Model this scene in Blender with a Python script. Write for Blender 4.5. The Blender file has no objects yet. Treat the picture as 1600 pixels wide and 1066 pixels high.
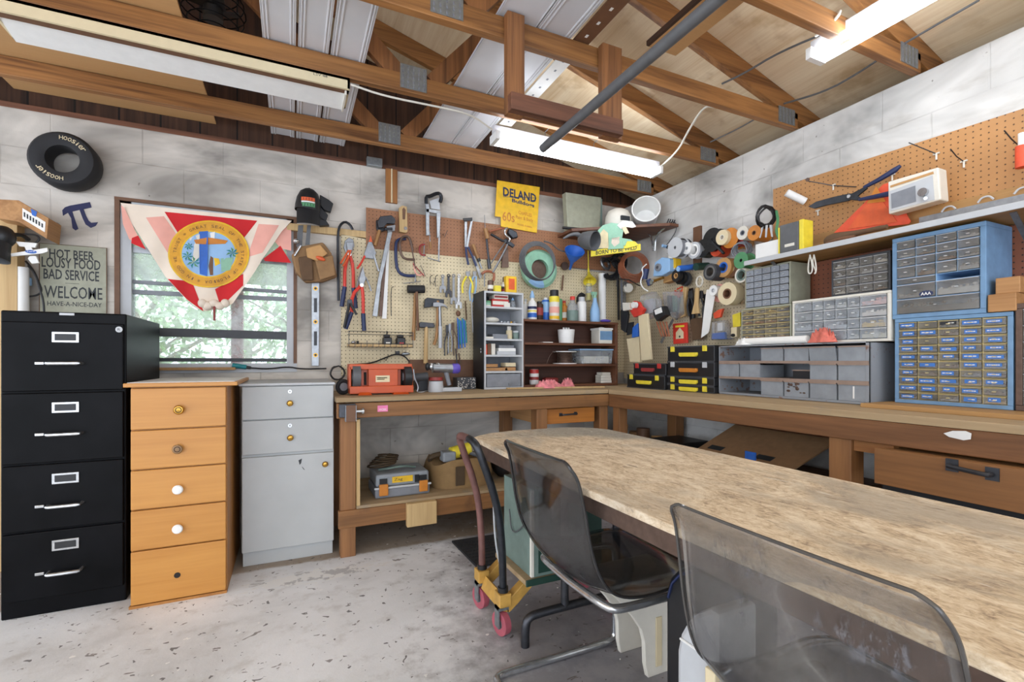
import bpy, math, random
from mathutils import Vector as V, Matrix
random.seed(7)
scene = bpy.context.scene
COL = scene.collection
# ------------------------------------------------------------------ camera
CF, CYAW, CHY = 746.8, .43289, 563.2          # focal length (px of 1600), yaw, horizon row
CX, CY, CH = -2.684, -3.431, 1.09
cd = bpy.data.cameras.new('camera'); cam = bpy.data.objects.new('camera', cd); COL.objects.link(cam)
cam.location = (CX, CY, CH); cam.rotation_euler = (math.pi/2, 0, -CYAW)
cd.sensor_width = 36; cd.lens = 36*CF/1600; cd.shift_y = (CHY-533)/1600; cd.clip_start = .02
scene.camera = cam
# ------------------------------------------------------------------ world / exposure
scene.view_settings.view_transform = 'Standard'; scene.view_settings.look = 'None'
scene.view_settings.gamma = 1; scene.view_settings.use_curve_mapping = False
scene.view_settings.exposure = 0.55
WORLD_STRENGTH = 2.6
TUBE_STRENGTH = 13.0
w = bpy.data.worlds.new('World'); scene.world = w; w.use_nodes = True
nt = w.node_tree; nt.nodes.clear()
o_ = nt.nodes.new('ShaderNodeOutputWorld'); b_ = nt.nodes.new('ShaderNodeBackground')
b_.inputs[0].default_value = (.86, .94, 1.07, 1); b_.inputs[1].default_value = WORLD_STRENGTH
nt.links.new(b_.outputs[0], o_.inputs[0])
scene.cycles.max_bounces = 8; scene.cycles.transparent_max_bounces = 16
scene.cycles.use_denoising = True
# ------------------------------------------------------------------ pixel rays onto real planes
_c, _s = math.cos(CYAW), math.sin(CYAW)
CAM = V((CX, CY, CH))
def ray(x, y):
    a = (x-800)/CF
    return V((a*_c+_s, -a*_s+_c, -(y-CHY)/CF))
def HP(x, y, z): r = ray(x, y); return CAM+r*((z-CH)/r.z)
def YP(x, y, Y): r = ray(x, y); return CAM+r*((Y-CY)/r.y)
def XP(x, y, X): r = ray(x, y); return CAM+r*((X-CX)/r.x)
def BW(x, y, w=0): return YP(x, y, -w)      # point w in front of the back wall
def RW(x, y, w=0): return XP(x, y, -w)      # point w in front of the right wall
RGT = {'B': V((1, 0, 0)), 'R': V((0, -1, 0))}
OUT = {'B': V((0, -1, 0)), 'R': V((-1, 0, 0))}
UP = V((0, 0, 1))
def PW(wl, x, y, w=0): return BW(x, y, w) if wl == 'B' else RW(x, y, w)
# ------------------------------------------------------------------ materials
def hexc(h):
    h = h.lstrip('#'); r = [int(h[i:i+2], 16)/255 for i in (0, 2, 4)]
    return tuple(((c/12.92) if c <= .04045 else ((c+.055)/1.055)**2.4) for c in r)+(1,)
MATS = {}
class N:
    def __init__(s, name):
        s.m = bpy.data.materials.new(name); s.m.use_nodes = True; s.t = s.m.node_tree
        s.b = s.t.nodes['Principled BSDF']; s.out = s.t.nodes['Material Output']; MATS[name] = s.m
    def n(s, typ, **k):
        x = s.t.nodes.new('ShaderNode'+typ)
        for a, b in k.items(): setattr(x, a, b)
        return x
    def l(s, a, b): s.t.links.new(a, b)
    def pos(s): return s.n('NewGeometry').outputs['Position']
    def mapped(s, sc, loc=(0, 0, 0)):
        m = s.n('Mapping'); m.inputs['Scale'].default_value = sc; m.inputs['Location'].default_value = loc
        s.l(s.pos(), m.inputs['Vector']); return m.outputs[0]
    def noise(s, vec, scale=1, detail=3, rough=.55, dist=0):
        x = s.n('TexNoise'); x.inputs['Scale'].default_value = scale; x.inputs['Detail'].default_value = detail
        x.inputs['Roughness'].default_value = rough; x.inputs['Distortion'].default_value = dist
        s.l(vec, x.inputs['Vector']); return x.outputs[0]
    def ramp(s, f, stops):
        x = s.n('ValToRGB'); e = x.color_ramp.elements
        while len(e) < len(stops): e.new(.5)
        for el, (p, c) in zip(e, stops):
            el.position = p; el.color = c if len(c) == 4 else tuple(c)+(1,)
        s.l(f, x.inputs[0]); return x.outputs[0]
    def step(s, f, a, b):                    # smooth 0..1 mask
        x = s.n('MapRange'); x.interpolation_type = 'SMOOTHSTEP'
        x.inputs[1].default_value = a; x.inputs[2].default_value = b; s.l(f, x.inputs[0]); return x.outputs[0]
    def math(s, op, a, b=None, c=None):
        x = s.n('Math', operation=op)
        for i, v in enumerate((a, b, c)):
            if v is None: continue
            if isinstance(v, (int, float)): x.inputs[i].default_value = v
            else: s.l(v, x.inputs[i])
        return x.outputs[0]
    def mix(s, f, a, b, mode='MIX'):
        x = s.n('Mix', data_type='RGBA', blend_type=mode)
        for k, v in ((0, f), (6, a), (7, b)):
            if isinstance(v, (int, float)): x.inputs[k].default_value = v
            elif isinstance(v, tuple): x.inputs[k].default_value = v if len(v) == 4 else v+(1,)
            else: s.l(v, x.inputs[k])
        return x.outputs[2]
    def color(s, c):
        if isinstance(c, tuple): s.b.inputs['Base Color'].default_value = c
        else: s.l(c, s.b.inputs['Base Color'])
    def rough(s, r):
        if isinstance(r, (int, float)): s.b.inputs['Roughness'].default_value = r
        else: s.l(r, s.b.inputs['Roughness'])
    def bump(s, h, strength=.3, dist=.005):
        x = s.n('Bump'); x.inputs['Strength'].default_value = strength; x.inputs['Distance'].default_value = dist
        s.l(h, x.inputs['Height']); s.l(x.outputs[0], s.b.inputs['Normal'])
    def xyz(s):
        x = s.n('SeparateXYZ'); s.l(s.pos(), x.inputs[0]); return x.outputs
def sc(c, k): return tuple(min(1, v*k) for v in c[:3])+(1,)
def flat(name, h, rough=.5, metal=0., var=.12, nscale=25, spec=.5, bump=0):
    m = N(name); c = hexc(h); f = m.noise(m.mapped((1, 1, 1)), nscale, 3)
    m.color(m.ramp(f, [(.3, sc(c, 1-var)), (.7, sc(c, 1+var))])); m.rough(rough)
    m.b.inputs['Metallic'].default_value = metal; m.b.inputs['Specular IOR Level'].default_value = spec
    if bump: m.bump(f, bump, .003)
    return m
def wood(name, light, dark, axis='X', ring=9, rough=.6, contrast=1., bump=.15, stain=None):
    m = N(name); a, d = hexc(light), hexc(dark)
    lo = .45; s_ = {'X': (lo, ring, ring), 'Y': (ring, lo, ring), 'Z': (ring, ring, lo)}[axis]
    s2 = {'X': (3, 90, 90), 'Y': (90, 3, 90), 'Z': (90, 90, 3)}[axis]
    g = m.noise(m.mapped(s_), 1.6, 5, .6, 1.1); fine = m.noise(m.mapped(s2), 1, 2)
    mx = m.mix(.28, g, fine)
    col = m.ramp(mx, [(.5-.17/contrast, d), (.5, m_mid(a, d)), (.5+.16/contrast, a)])
    if stain:
        col = m.mix(m.math('MULTIPLY', m.step(m.noise(m.mapped((1, 1, 1)), 4.5, 4), .55, .72), .7), col, hexc(stain))
    m.color(col); m.rough(rough)
    if bump: m.bump(fine, bump, .002)
    return m
def m_mid(a, d): return tuple((x*.55+y*.45) for x, y in zip(a, d))
for n_, a in dict(
    black=('1b1b1d', .45), blackgloss=('141417', .22), rubber=('222224', .75), darkgrey=('3c3e42', .55), grey=('7d8086', .5), lightgrey=('b9bbbd', .5),
    white=('e6e5e1', .5), offwhite=('d8d3c6', .55), cream=('d9c9a4', .6), red=('b3302a', .45), dullred=('8e3330', .55), brightred=('d23a2c', .45),
    pink=('e27aa5', .6), orange=('d3592a', .42), orangered=('d8502f', .55), amber=('c47a28', .5), yellow=('e3cf3b', .45), deepyellow=('e0b321', .5),
    blue=('2a62b8', .45), navy=('232f55', .5), lightblue=('8fb4d8', .45), cabblue=('6c8fb0', .5), sealgold=('d69a2c', .6), liptan=('cdb982', .55), labelblue=('3a72bd', .5), palebin=('8d9299', .5), green=('4f8c5f', .5), mint=('8dbb9f', .5),
    darkgreen=('1f3d33', .45), sage=('6d8078', .5), teal=('1c7f86', .5), purple=('5a4aa8', .4), tan=('b98c56', .65), brown=('6b4a33', .6), darkbrown=('3b2519', .65),
    canvas=('8a6e48', .9), canvasdark=('4d3d2a', .9), leather=('8c6a45', .75), leatherdark=('5c442e', .8), kraft=('94714f', .8), paper=('eceae4', .7),
    signyellow=('e8b820', .5), signgrey=('9a9a86', .55), ink=('2e3133', .6), inkblue=('1b1f4c', .6), hose=('58595b', .5), copper=('9a5a3c', .4), skincut=('d8c9a0', .6)).items():
    flat(n_, a[0], a[1], var=.03 if n_ in ('white', 'offwhite', 'lightgrey', 'paper', 'cream', 'lightblue') else .10)
for n_, a in dict(steel=('8d8f92', .38), darksteel=('4c4d51', .45), chrome=('c4c6c8', .2), brass=('b58a3c', .3), alum=('9b9ea1', .42), gunmetal=('3d3f43', .4), galv=('9aa0a3', .45), ruststeel=('6d5a50', .55)).items():
    flat(n_, a[0], a[1], metal=.85, var=.15, nscale=40)
flat('blackmetal', '09090b', .4, var=.6, nscale=6, spec=.1)
flat('greypaint', 'b3b5b4', .5, var=.05, nscale=5); flat('rag', 'd98488', .95, var=.3, nscale=30, bump=.6); flat('redcloth', 'd07060', .95, var=.2, nscale=40, bump=.5)
flat('bingrey', '8a8f94', .5, var=.12, nscale=18); flat('railtan', '8f7a6c', .6); flat('caster', 'a8545f', .5); flat('yellowpaint', 'b98f45', .5, var=.2, nscale=20); flat('rusttube', '6a4640', .5, var=.35, nscale=14)
flat('whitepanel', 'cfcfd2', .4, var=.08, nscale=3); flat('soot', '2b2724', .95)
flat('orangepaint', 'bd4c16', .4, var=.1, nscale=12); flat('oakknob', '8a6a45', .5)
# rusty grey of the bin cabinet
m = N('bincab'); f = m.noise(m.mapped((1, 1, 1)), 30, 5); f2 = m.noise(m.mapped((1, 1, 1)), 5, 3)
m.color(m.mix(m.step(m.math('ADD', f, m.math('MULTIPLY', f2, .5)), .86, .95), hexc('8c9095'), hexc('7f6152'))); m.rough(.55)
wood('pineX', 'b27a42', '7d4c22', 'X'); wood('pineY', 'b27a42', '7d4c22', 'Y'); wood('pineZ', 'a8713c', '76471f', 'Z')
wood('trussX', 'a87440', '653f20', 'X', 9, .55, 1.25); wood('trussZ', '97643a', '5f3b20', 'Z', 9, .55, 1.2)
wood('trussold', '7d5038', '4c2c1d', 'X', 8, .6)
wood('ply', 'f2e2c4', 'd2b48a', 'Y', 6, .7, .8, stain='bb9a70'); wood('plypanel', 'c49a68', 'b38755', 'X', 2, .7, .7)
wood('benchX', '9a6a3c', '63401f', 'X', 7, .6, .8, stain='5b3c24'); wood('benchY', '8f6039', '573619', 'Y', 7, .6, .8, stain='4d3322'); wood('benchZ', '9a6a3e', '6b4526', 'Z', 9, .6, .8)
wood('benchtop', 'b39a76', '8f7756', 'X', 5, .75, .9, stain='8d8273'); wood('benchtopY', 'b89f7b', '957b58', 'Y', 5, .75, .9, stain='8d8273')
wood('oak', 'c98f45', 'b0742f', 'X', 7, .4, .7, .05); wood('oakside', 'b27a3a', '96602a', 'Z', 7, .45, .8, .05)
wood('darkshelf', '75492f', '4f2f20', 'X', 8, .5); wood('darkback', '593729', '3f261b', 'X', 8, .6)
wood('gable', '4f3223', '2f1c12', 'Z', 10, .75, .8); wood('handle', 'a87b48', '7f5730', 'Z', 14, .5); wood('palewood', 'cdae7c', 'b08f5e', 'Z', 12, .6); wood('boxwood', 'b98a58', '94673b', 'Y', 12, .6)
wood('shelfpine', 'b48a55', '97703f', 'Y', 6, .6); wood('drawerfront', 'b5722f', '8f5520', 'X', 6, .45); wood('drawerY', '99683a', '6f4723', 'Y', 5, .55, .8, stain='5c4128')
# gable grooves
m = N('gableboards'); x, y, z = m.xyz(); g = m.noise(m.mapped((14, 14, .5)), 1.4, 5, .6, .8)
col = m.ramp(g, [(.35, hexc('332015')), (.65, hexc('583a29'))])
gr = m.math('LESS_THAN', m.math('FRACT', m.math('MULTIPLY', x, 5.0)), .05)
m.color(m.mix(gr, col, hexc('150d08'))); m.rough(.75)
# painted concrete block
def block(name, ax, off, tint):
    m = N(name); x, y, z = m.xyz(); u = x if ax == 'X' else m.math('MULTIPLY', y, -1)
    cb = m.n('CombineXYZ'); m.l(m.math('SUBTRACT', u, off), cb.inputs[0]); m.l(m.math('ADD', z, .0002), cb.inputs[1])
    br = m.n('TexBrick'); br.inputs['Scale'].default_value = 1; br.inputs['Mortar Size'].default_value = .0045; br.inputs['Mortar Smooth'].default_value = .6
    br.inputs['Brick Width'].default_value = .4064; br.inputs['Row Height'].default_value = .2031; m.l(cb.outputs[0], br.inputs['Vector'])
    mort = br.outputs['Fac']
    big = m.noise(m.mapped((1.1, 1.1, 2.2)), 1.3, 4, .6, .4); mid = m.noise(m.mapped((3, 3, 9)), 1, 4); fine = m.noise(m.mapped((1, 1, 1)), 70, 3, .7)
    c = m.ramp(big, [(.34, sc(hexc(tint), .42)), (.47, sc(hexc(tint), .76)), (.58, hexc(tint))])
    c = m.mix(m.math('MULTIPLY', m.step(mid, .52, .75), .45), c, hexc('8f877b'))
    c = m.mix(m.math('MULTIPLY', m.step(fine, .62, .8), .25), c, hexc('6e675e'))
    c = m.mix(m.math('MULTIPLY', m.step(m.noise(m.mapped((1, 1, 1)), 22, 2), .72, .76), .7), c, hexc('564c42'))
    c = m.mix(m.math('MULTIPLY', mort, m.math('MULTIPLY', m.step(m.noise(m.mapped((1, 1, 1)), 3, 3), .42, .68), .38)), c, hexc('6d655b'))
    m.color(c); m.rough(.85)
    h = m.math('SUBTRACT', m.math('MULTIPLY', fine, .35), mort); m.bump(h, .38, .005)
block('blockback', 'X', -3.876, 'd2cabf'); block('blockright', 'Y', .817, 'd6d4cf')
# pegboards
def peg(name, h, ax, dark='3a2a1c', var=.08):
    m = N(name); x, y, z = m.xyz(); u = x if ax == 'X' else y
    fu = m.math('SUBTRACT', m.math('FRACT', m.math('MULTIPLY', u, 39.37)), .5); fv = m.math('SUBTRACT', m.math('FRACT', m.math('MULTIPLY', z, 39.37)), .5)
    d = m.math('SQRT', m.math('ADD', m.math('MULTIPLY', fu, fu), m.math('MULTIPLY', fv, fv)))
    hole = m.math('LESS_THAN', d, .125); c = hexc(h)
    f = m.noise(m.mapped((1, 1, 1)), 5, 4)
    m.color(m.mix(hole, m.ramp(f, [(.3, sc(c, 1-var*2)), (.7, sc(c, 1+var))]), hexc(dark))); m.rough(.6)
    m.bump(m.math('SUBTRACT', 1., hole), .4, .003)
peg('pegtan', 'd6c6a2', 'X'); peg('pegbrown', '9c6c4b', 'X', '4a2f1f'); peg('pegR', 'b3824f', 'Y', '5a3c22'); peg('pegtanR', 'd0c0a0', 'Y'); peg('pegdarkR', '80492f', 'Y', '2c1a10')
# concrete floor
m = N('floorconc'); x, y, z = m.xyz()
big = m.noise(m.mapped((1, 1, 1)), 1.6, 5, .6, .5); mid = m.noise(m.mapped((1, 1, 1)), 9, 5, .65); fine = m.noise(m.mapped((1, 1, 1)), 120, 2)
c = m.ramp(big, [(.3, hexc('bfbebd')), (.5, hexc('dadada')), (.66, hexc('e6e6e7'))])
c = m.mix(m.math('MULTIPLY', m.step(mid, .5, .72), .5), c, hexc('b3ada7'))
dk = m.step(m.math('ADD', m.math('SUBTRACT', x, m.math('MULTIPLY', y, .25)), m.math('MULTIPLY', m.math('SUBTRACT', mid, .5), .9)), -1.88, -1.35)  # dark floor stain, with the table's own shade painted in
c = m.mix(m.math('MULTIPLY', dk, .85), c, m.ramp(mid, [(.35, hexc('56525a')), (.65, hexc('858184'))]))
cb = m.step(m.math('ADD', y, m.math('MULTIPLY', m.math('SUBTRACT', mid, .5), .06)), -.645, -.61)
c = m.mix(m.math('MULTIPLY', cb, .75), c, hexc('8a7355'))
sp = m.step(m.noise(m.mapped((1, 1.4, 1)), 13, 3, .6, .6), .665, .69); c = m.mix(m.math('MULTIPLY', sp, .75), c, hexc('5d5048'))
sp2 = m.step(m.noise(m.mapped((1, 1, 1), (7, 3, 0)), 30, 2, .5, .6), .685, .70); c = m.mix(m.math('MULTIPLY', sp2, .8), c, hexc('46403d'))
sp3 = m.step(m.noise(m.mapped((1, 1, 1), (2, 9, 0)), 28, 2, .5), .72, .735); c = m.mix(sp3, c, hexc('e8e6e2'))
ex = m.math('DIVIDE', m.math('SUBTRACT', x, -2.56), .34); ey = m.math('DIVIDE', m.math('SUBTRACT', y, -.82), .075)
dd = m.math('ADD', m.math('SQRT', m.math('ADD', m.math('MULTIPLY', ex, ex), m.math('MULTIPLY', ey, ey))), m.math('MULTIPLY', m.math('SUBTRACT', m.noise(m.mapped((3, 9, 1)), 5, 4), .5), 3.2))
c = m.mix(m.step(dd, .95, .75), c, m.mix(m.step(mid, .52, .56), hexc('dedcd8'), hexc('b5b3b2')))
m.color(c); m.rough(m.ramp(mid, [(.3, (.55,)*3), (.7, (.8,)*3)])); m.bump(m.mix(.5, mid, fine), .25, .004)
# particle-board table top
m = N('osb'); x, y, z = m.xyz()
g1 = m.noise(m.mapped((8, 4.5, 8)), 1, 6, .78, 1.8); g2 = m.noise(m.mapped((75, 40, 75)), 1, 3, .7, 1.2); big = m.noise(m.mapped((1, 1, 1)), 3, 3)
g3 = m.noise(m.mapped((70, 7, 70)), 1, 4, .7, .6)
c = m.ramp(m.mix(.5, g1, m.mix(.35, g2, g3)), [(.39, hexc('927d68')), (.48, hexc('cbb494')), (.58, hexc('e4d4ba'))])
c = m.mix(m.math('MULTIPLY', m.step(m.noise(m.mapped((2.2, 1.3, 1)), 1.6, 4, .6, .5), .46, .66), .7), c, hexc('a39888'))
gy = m.step(m.math('ADD', m.math('ADD', y, m.math('MULTIPLY', x, .9)), m.math('MULTIPLY', m.math('SUBTRACT', big, .5), 1.6)), -3.2, -2.65)
c = m.mix(m.math('MULTIPLY', gy, .8), c, m.ramp(g2, [(.35, hexc('7d786e')), (.65, hexc('979388'))]))
c = m.mix(m.math('MULTIPLY', m.step(m.noise(m.mapped((34, 6, 1), (3, 1, 0)), 1, 3, .5, 1), .69, .74), .6), c, hexc('ddd5c5'))
c = m.mix(m.math('MULTIPLY', m.step(m.noise(m.mapped((50, 9, 1), (8, 4, 0)), 1, 2, .5, .5), .70, .73), .55), c, hexc('5f4a37'))
m.color(c); m.rough(.75); m.bump(g2, .2, .002)
# smoked acrylic shell: see-through, with a scuffed, dusty surface
m = N('smoke'); tr = m.n('BsdfTransparent'); tr.inputs[0].default_value = (.5, .49, .47, 1)
gl = m.n('BsdfGlossy'); gl.inputs['Roughness'].default_value = .06; gl.inputs[0].default_value = (.8, .8, .8, 1)
df = m.n('BsdfDiffuse'); df.inputs[0].default_value = hexc('77767a')
fr = m.n('Fresnel'); fr.inputs[0].default_value = 1.45
mx = m.n('MixShader'); m.l(m.math('MULTIPLY', fr.outputs[0], .7), mx.inputs[0]); m.l(tr.outputs[0], mx.inputs[1]); m.l(gl.outputs[0], mx.inputs[2])
mx2 = m.n('MixShader'); du = m.noise(m.mapped((1, 1, 1)), 6, 5, .7); sc_ = m.step(m.noise(m.mapped((55, 55, 22)), 1, 5, .8), .52, .66)
m.l(m.math('MULTIPLY_ADD', m.math('MULTIPLY', m.step(du, .45, .7), sc_), .6, .03), mx2.inputs[0]); m.l(mx.outputs[0], mx2.inputs[1]); m.l(df.outputs[0], mx2.inputs[2]); m.l(mx2.outputs[0], m.out.inputs[0])
# clear plastic / glass
def clear(name, tint, haze=.06, dcol='c9ced2', gloss=.06):
    m = N(name); tr = m.n('BsdfTransparent'); tr.inputs[0].default_value = tint+(1,)
    gl = m.n('BsdfGlossy'); gl.inputs['Roughness'].default_value = gloss; fr = m.n('Fresnel'); fr.inputs[0].default_value = 1.45
    mx = m.n('MixShader'); m.l(m.math('MULTIPLY', fr.outputs[0], .6), mx.inputs[0]); m.l(tr.outputs[0], mx.inputs[1]); m.l(gl.outputs[0], mx.inputs[2])
    df = m.n('BsdfDiffuse'); df.inputs[0].default_value = hexc(dcol); mx2 = m.n('MixShader')
    f = m.noise(m.mapped((1, 1, 1)), 25, 3); m.l(m.math('MULTIPLY', f, haze*2), mx2.inputs[0]); m.l(mx.outputs[0], mx2.inputs[1]); m.l(df.outputs[0], mx2.inputs[2]); m.l(mx2.outputs[0], m.out.inputs[0])
clear('glass', (.93, .96, .95), .30, 'e6ecec'); clear('clearplastic', (.96, .97, .98), .26, 'cfd4d8', .15); clear('drawerclear', (.95, .95, .94), .2, 'b5afa5', .12); clear('bag', (.97, .97, .98), .13, 'd5d8dc', .2); clear('smokelid', (.35, .35, .36), .25, '6a6c70', .15)  # haze mixed in: pales the window view, brightens the drawer fronts
def emis(name, col, st):
    m = N(name); e = m.n('Emission'); e.inputs[0].default_value = col+(1,); e.inputs[1].default_value = st; m.l(e.outputs[0], m.out.inputs[0])
emis('tube', (.90, .96, 1.04), TUBE_STRENGTH)
# flag cloth, leaves, grass
flat('flagwhite', 'e9d9c6', .9, var=.08, nscale=5); flat('flagred', 'c8262a', .9, var=.1, nscale=5); flat('flagpink', 'e8a898', .9, var=.1, nscale=6)
flat('leafa', 'a3b98c', .8, var=.3, nscale=8); flat('leafb', 'c0cfae', .8, var=.3, nscale=8); flat('lawn', 'a9b88f', .95, var=.35, nscale=6); flat('bark', 'a79c90', .9, var=.2)
# ------------------------------------------------------------------ mesh builder
class MB:
    def __init__(s, mat='grey'):
        s.v = []; s.f = []; s.mi = []; s.sm = []; s.mats = []; s.use(mat)
    def use(s, mat, smooth=None):
        if mat not in s.mats: s.mats.append(mat)
        s.cur = s.mats.index(mat); return s
    def add(s, vs, fs, smooth=False):
        k = len(s.v); s.v += [V(p) for p in vs]
        for f in fs: s.f.append([i+k for i in f]); s.mi.append(s.cur); s.sm.append(smooth)
        return s
    def para(s, p, a, b, c):                 # parallelepiped from a corner and three edges
        p, a, b, c = V(p), V(a), V(b), V(c)
        vs = [p, p+a, p+a+b, p+b, p+c, p+a+c, p+a+b+c, p+b+c]
        fs = [(0, 3, 2, 1), (4, 5, 6, 7), (0, 1, 5, 4), (1, 2, 6, 5), (2, 3, 7, 6), (3, 0, 4, 7)]
        if a.cross(b).dot(c) < 0: fs = [f[::-1] for f in fs]
        return s.add(vs, fs)
    def box(s, x0, x1, y0, y1, z0, z1): return s.para((x0, y0, z0), (x1-x0, 0, 0), (0, y1-y0, 0), (0, 0, z1-z0))
    def cbox(s, c, sx, sy, sz): return s.box(c[0]-sx/2, c[0]+sx/2, c[1]-sy/2, c[1]+sy/2, c[2]-sz/2, c[2]+sz/2)
    def beam(s, p0, p1, wv, t):              # bar p0->p1, width vector wv (full), thickness t
        p0, p1, wv = V(p0), V(p1), V(wv); d = p1-p0; n = d.cross(wv).normalized()*t
        return s.para(p0-wv/2-n/2, d, wv, n)
    def prism(s, pts, vec):
        pts = [V(p) for p in pts]; vec = V(vec); n = len(pts)
        nr = V((0, 0, 0))
        for i in range(n): nr += pts[i].cross(pts[(i+1) % n])
        if nr.dot(vec) > 0: pts = pts[::-1]
        vs = pts+[p+vec for p in pts]
        fs = [tuple(range(n)), tuple(range(2*n-1, n-1, -1))]+[(i, i+n, (i+1) % n+n, (i+1) % n) for i in range(n)]
        return s.add(vs, fs)
    def tube(s, pts, r, n=8, closed=False):
        pts = [V(p) for p in pts]; k = len(pts); rr = r if isinstance(r, (list, tuple)) else [r]*k
        vs = []; fs = []; ref = None
        for i, p in enumerate(pts):
            if closed: d = pts[(i+1) % k]-pts[i-1]
            else: d = pts[min(i+1, k-1)]-pts[max(i-1, 0)]
            d = d.normalized() if d.length > 1e-9 else V((0, 0, 1))
            if ref is None:
                ref = d.orthogonal().normalized()
            ref = (ref-d*ref.dot(d)); ref = ref.normalized() if ref.length > 1e-6 else d.orthogonal().normalized()
            b = d.cross(ref)
            for j in range(n):
                a = 2*math.pi*j/n; vs.append(p+(ref*math.cos(a)+b*math.sin(a))*rr[i])
        m = k if closed else k-1
        for i in range(m):
            for j in range(n):
                a, b = i*n+j, i*n+(j+1) % n; c, d = ((i+1) % k)*n+(j+1) % n, ((i+1) % k)*n+j
                fs.append((a, b, c, d))
        s.add(vs, fs, True)
        if not closed:
            s.add(vs[:n], [tuple(range(n-1, -1, -1))]); s.add(vs[-n:], [tuple(range(n))])
        return s
    def cyl(s, p0, p1, r0, r1=None, n=16): return s.tube([p0, p1], [r0, r0 if r1 is None else r1], n)
    def lathe(s, prof, o, axis=(0, 0, 1), n=20, arc=1.0):   # prof = [(radius, height)...]
        o, ax = V(o), V(axis).normalized(); a = ax.orthogonal().normalized(); b = ax.cross(a); vs = []; fs = []
        k = len(prof); full = arc >= 1; cols = n if full else n+1
        for j in range(cols):
            t = 2*math.pi*arc*j/n; dr = a*math.cos(t)+b*math.sin(t)
            for r, h in prof: vs.append(o+ax*h+dr*r)
        for j in range(n):
            q = (j+1) % cols
            for i in range(k-1): fs.append((j*k+i, q*k+i, q*k+i+1, j*k+i+1))
        return s.add(vs, fs, True)
    def ell(s, c, rx, ry, rz, n=14, m=8, rot=None):
        c = V(c); vs = []; fs = []
        for i in range(m+1):
            t = math.pi*i/m
            for j in range(n):
                p = 2*math.pi*j/n; q = V((rx*math.sin(t)*math.cos(p), ry*math.sin(t)*math.sin(p), rz*math.cos(t)))
                vs.append(c+(rot @ q if rot else q))
        for i in range(m):
            for j in range(n): fs.append((i*n+j, (i+1)*n+j, (i+1)*n+(j+1) % n, i*n+(j+1) % n))
        return s.add(vs, fs, True)
    def torus(s, c, axis, R, r, n=28, m=10, sq=1.0):
        c, ax = V(c), V(axis).normalized(); a = ax.orthogonal().normalized(); b = ax.cross(a)
        prof = [(R+r*math.cos(2*math.pi*i/m), sq*r*math.sin(2*math.pi*i/m)) for i in range(m+1)]
        return s.lathe(prof, c, ax, n)
    def ring(s, c, axis, r0, r1, t, n=24):    # flat washer / tape roll of length t along axis
        return s.lathe([(r0, 0), (r1, 0), (r1, t), (r0, t), (r0, 0)], c, axis, n)
    def disc(s, c, axis, r, t, n=24): return s.lathe([(0, 0), (r, 0), (r, t), (0, t)], c, axis, n)
    def sheet(s, rows, smooth=True):
        k = len(rows[0]); vs = [p for r in rows for p in r]
        return s.add(vs, [(i*k+j, i*k+j+1, (i+1)*k+j+1, (i+1)*k+j) for i in range(len(rows)-1) for j in range(k-1)], smooth)
    def text(s, txt, o, right, up, w, h, ext=.0008, bold=0):        # lettering scaled to fit w x h, lower left corner at o
        cu = bpy.data.curves.new('t', 'FONT'); cu.body = txt; cu.resolution_u = 2; cu.offset = bold
        ob = bpy.data.objects.new('t', cu); COL.objects.link(ob)
        dg = bpy.context.evaluated_depsgraph_get(); me = ob.evaluated_get(dg).to_mesh()
        P = [v.co.copy() for v in me.vertices]; F = [tuple(p.vertices) for p in me.polygons]
        ob.evaluated_get(dg).to_mesh_clear(); bpy.data.objects.remove(ob); bpy.data.curves.remove(cu)
        if not P: return s
        x0 = min(p.x for p in P); x1 = max(p.x for p in P); y0 = min(p.y for p in P); y1 = max(p.y for p in P)
        right, up = V(right).normalized(), V(up).normalized(); out = right.cross(up)
        return s.add([V(o)+right*((p.x-x0)/(x1-x0)*w)+up*((p.y-y0)/max(y1-y0, 1e-6)*h)+out*ext for p in P], F)
    # tracing on a wall: pixel outline -> solid of thickness t whose front lies w before the wall
    def trace(s, wl, px, w, t): return s.prism([PW(wl, x, y, w) for x, y in px], -OUT[wl]*t)
    def wire(s, wl, px, w, r, n=6, closed=False):
        return s.tube([PW(wl, p[0], p[1], p[2] if len(p) > 2 else w) for p in px], r, n, closed)
def smoothpts(pts, it=2):
    pts = [V(p) for p in pts]
    for _ in range(it):
        q = [pts[0]]
        for a, b in zip(pts, pts[1:]): q += [a*.75+b*.25, a*.25+b*.75]
        pts = q+[pts[-1]]
    return pts
def arc2(cx, cy, rx, ry, a0, a1, n=12):
    return [(cx+rx*math.cos(math.radians(a0+(a1-a0)*i/n)), cy-ry*math.sin(math.radians(a0+(a1-a0)*i/n))) for i in range(n+1)]
def helix(c, axis, R, pitch, turns, n=16, jit=0.):
    c, ax = V(c), V(axis).normalized(); a = ax.orthogonal().normalized(); b = ax.cross(a); o = []
    for i in range(int(turns*n)+1):
        t = 2*math.pi*i/n; rr = R*(1+random.uniform(-jit, jit))
        o.append(c+ax*(pitch*i/n)+(a*math.cos(t)+b*math.sin(t))*rr)
    return o
def rrect(x0, y0, x1, y1, r, n=4):
    o = []
    for cx, cy, a in ((x1-r, y1-r, 0), (x0+r, y1-r, 90), (x0+r, y0+r, 180), (x1-r, y0+r, 270)):
        for i in range(n+1):
            t = math.radians(a+90*i/n); o.append((cx+r*math.cos(t), cy+r*math.sin(t)))
    return o
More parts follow.
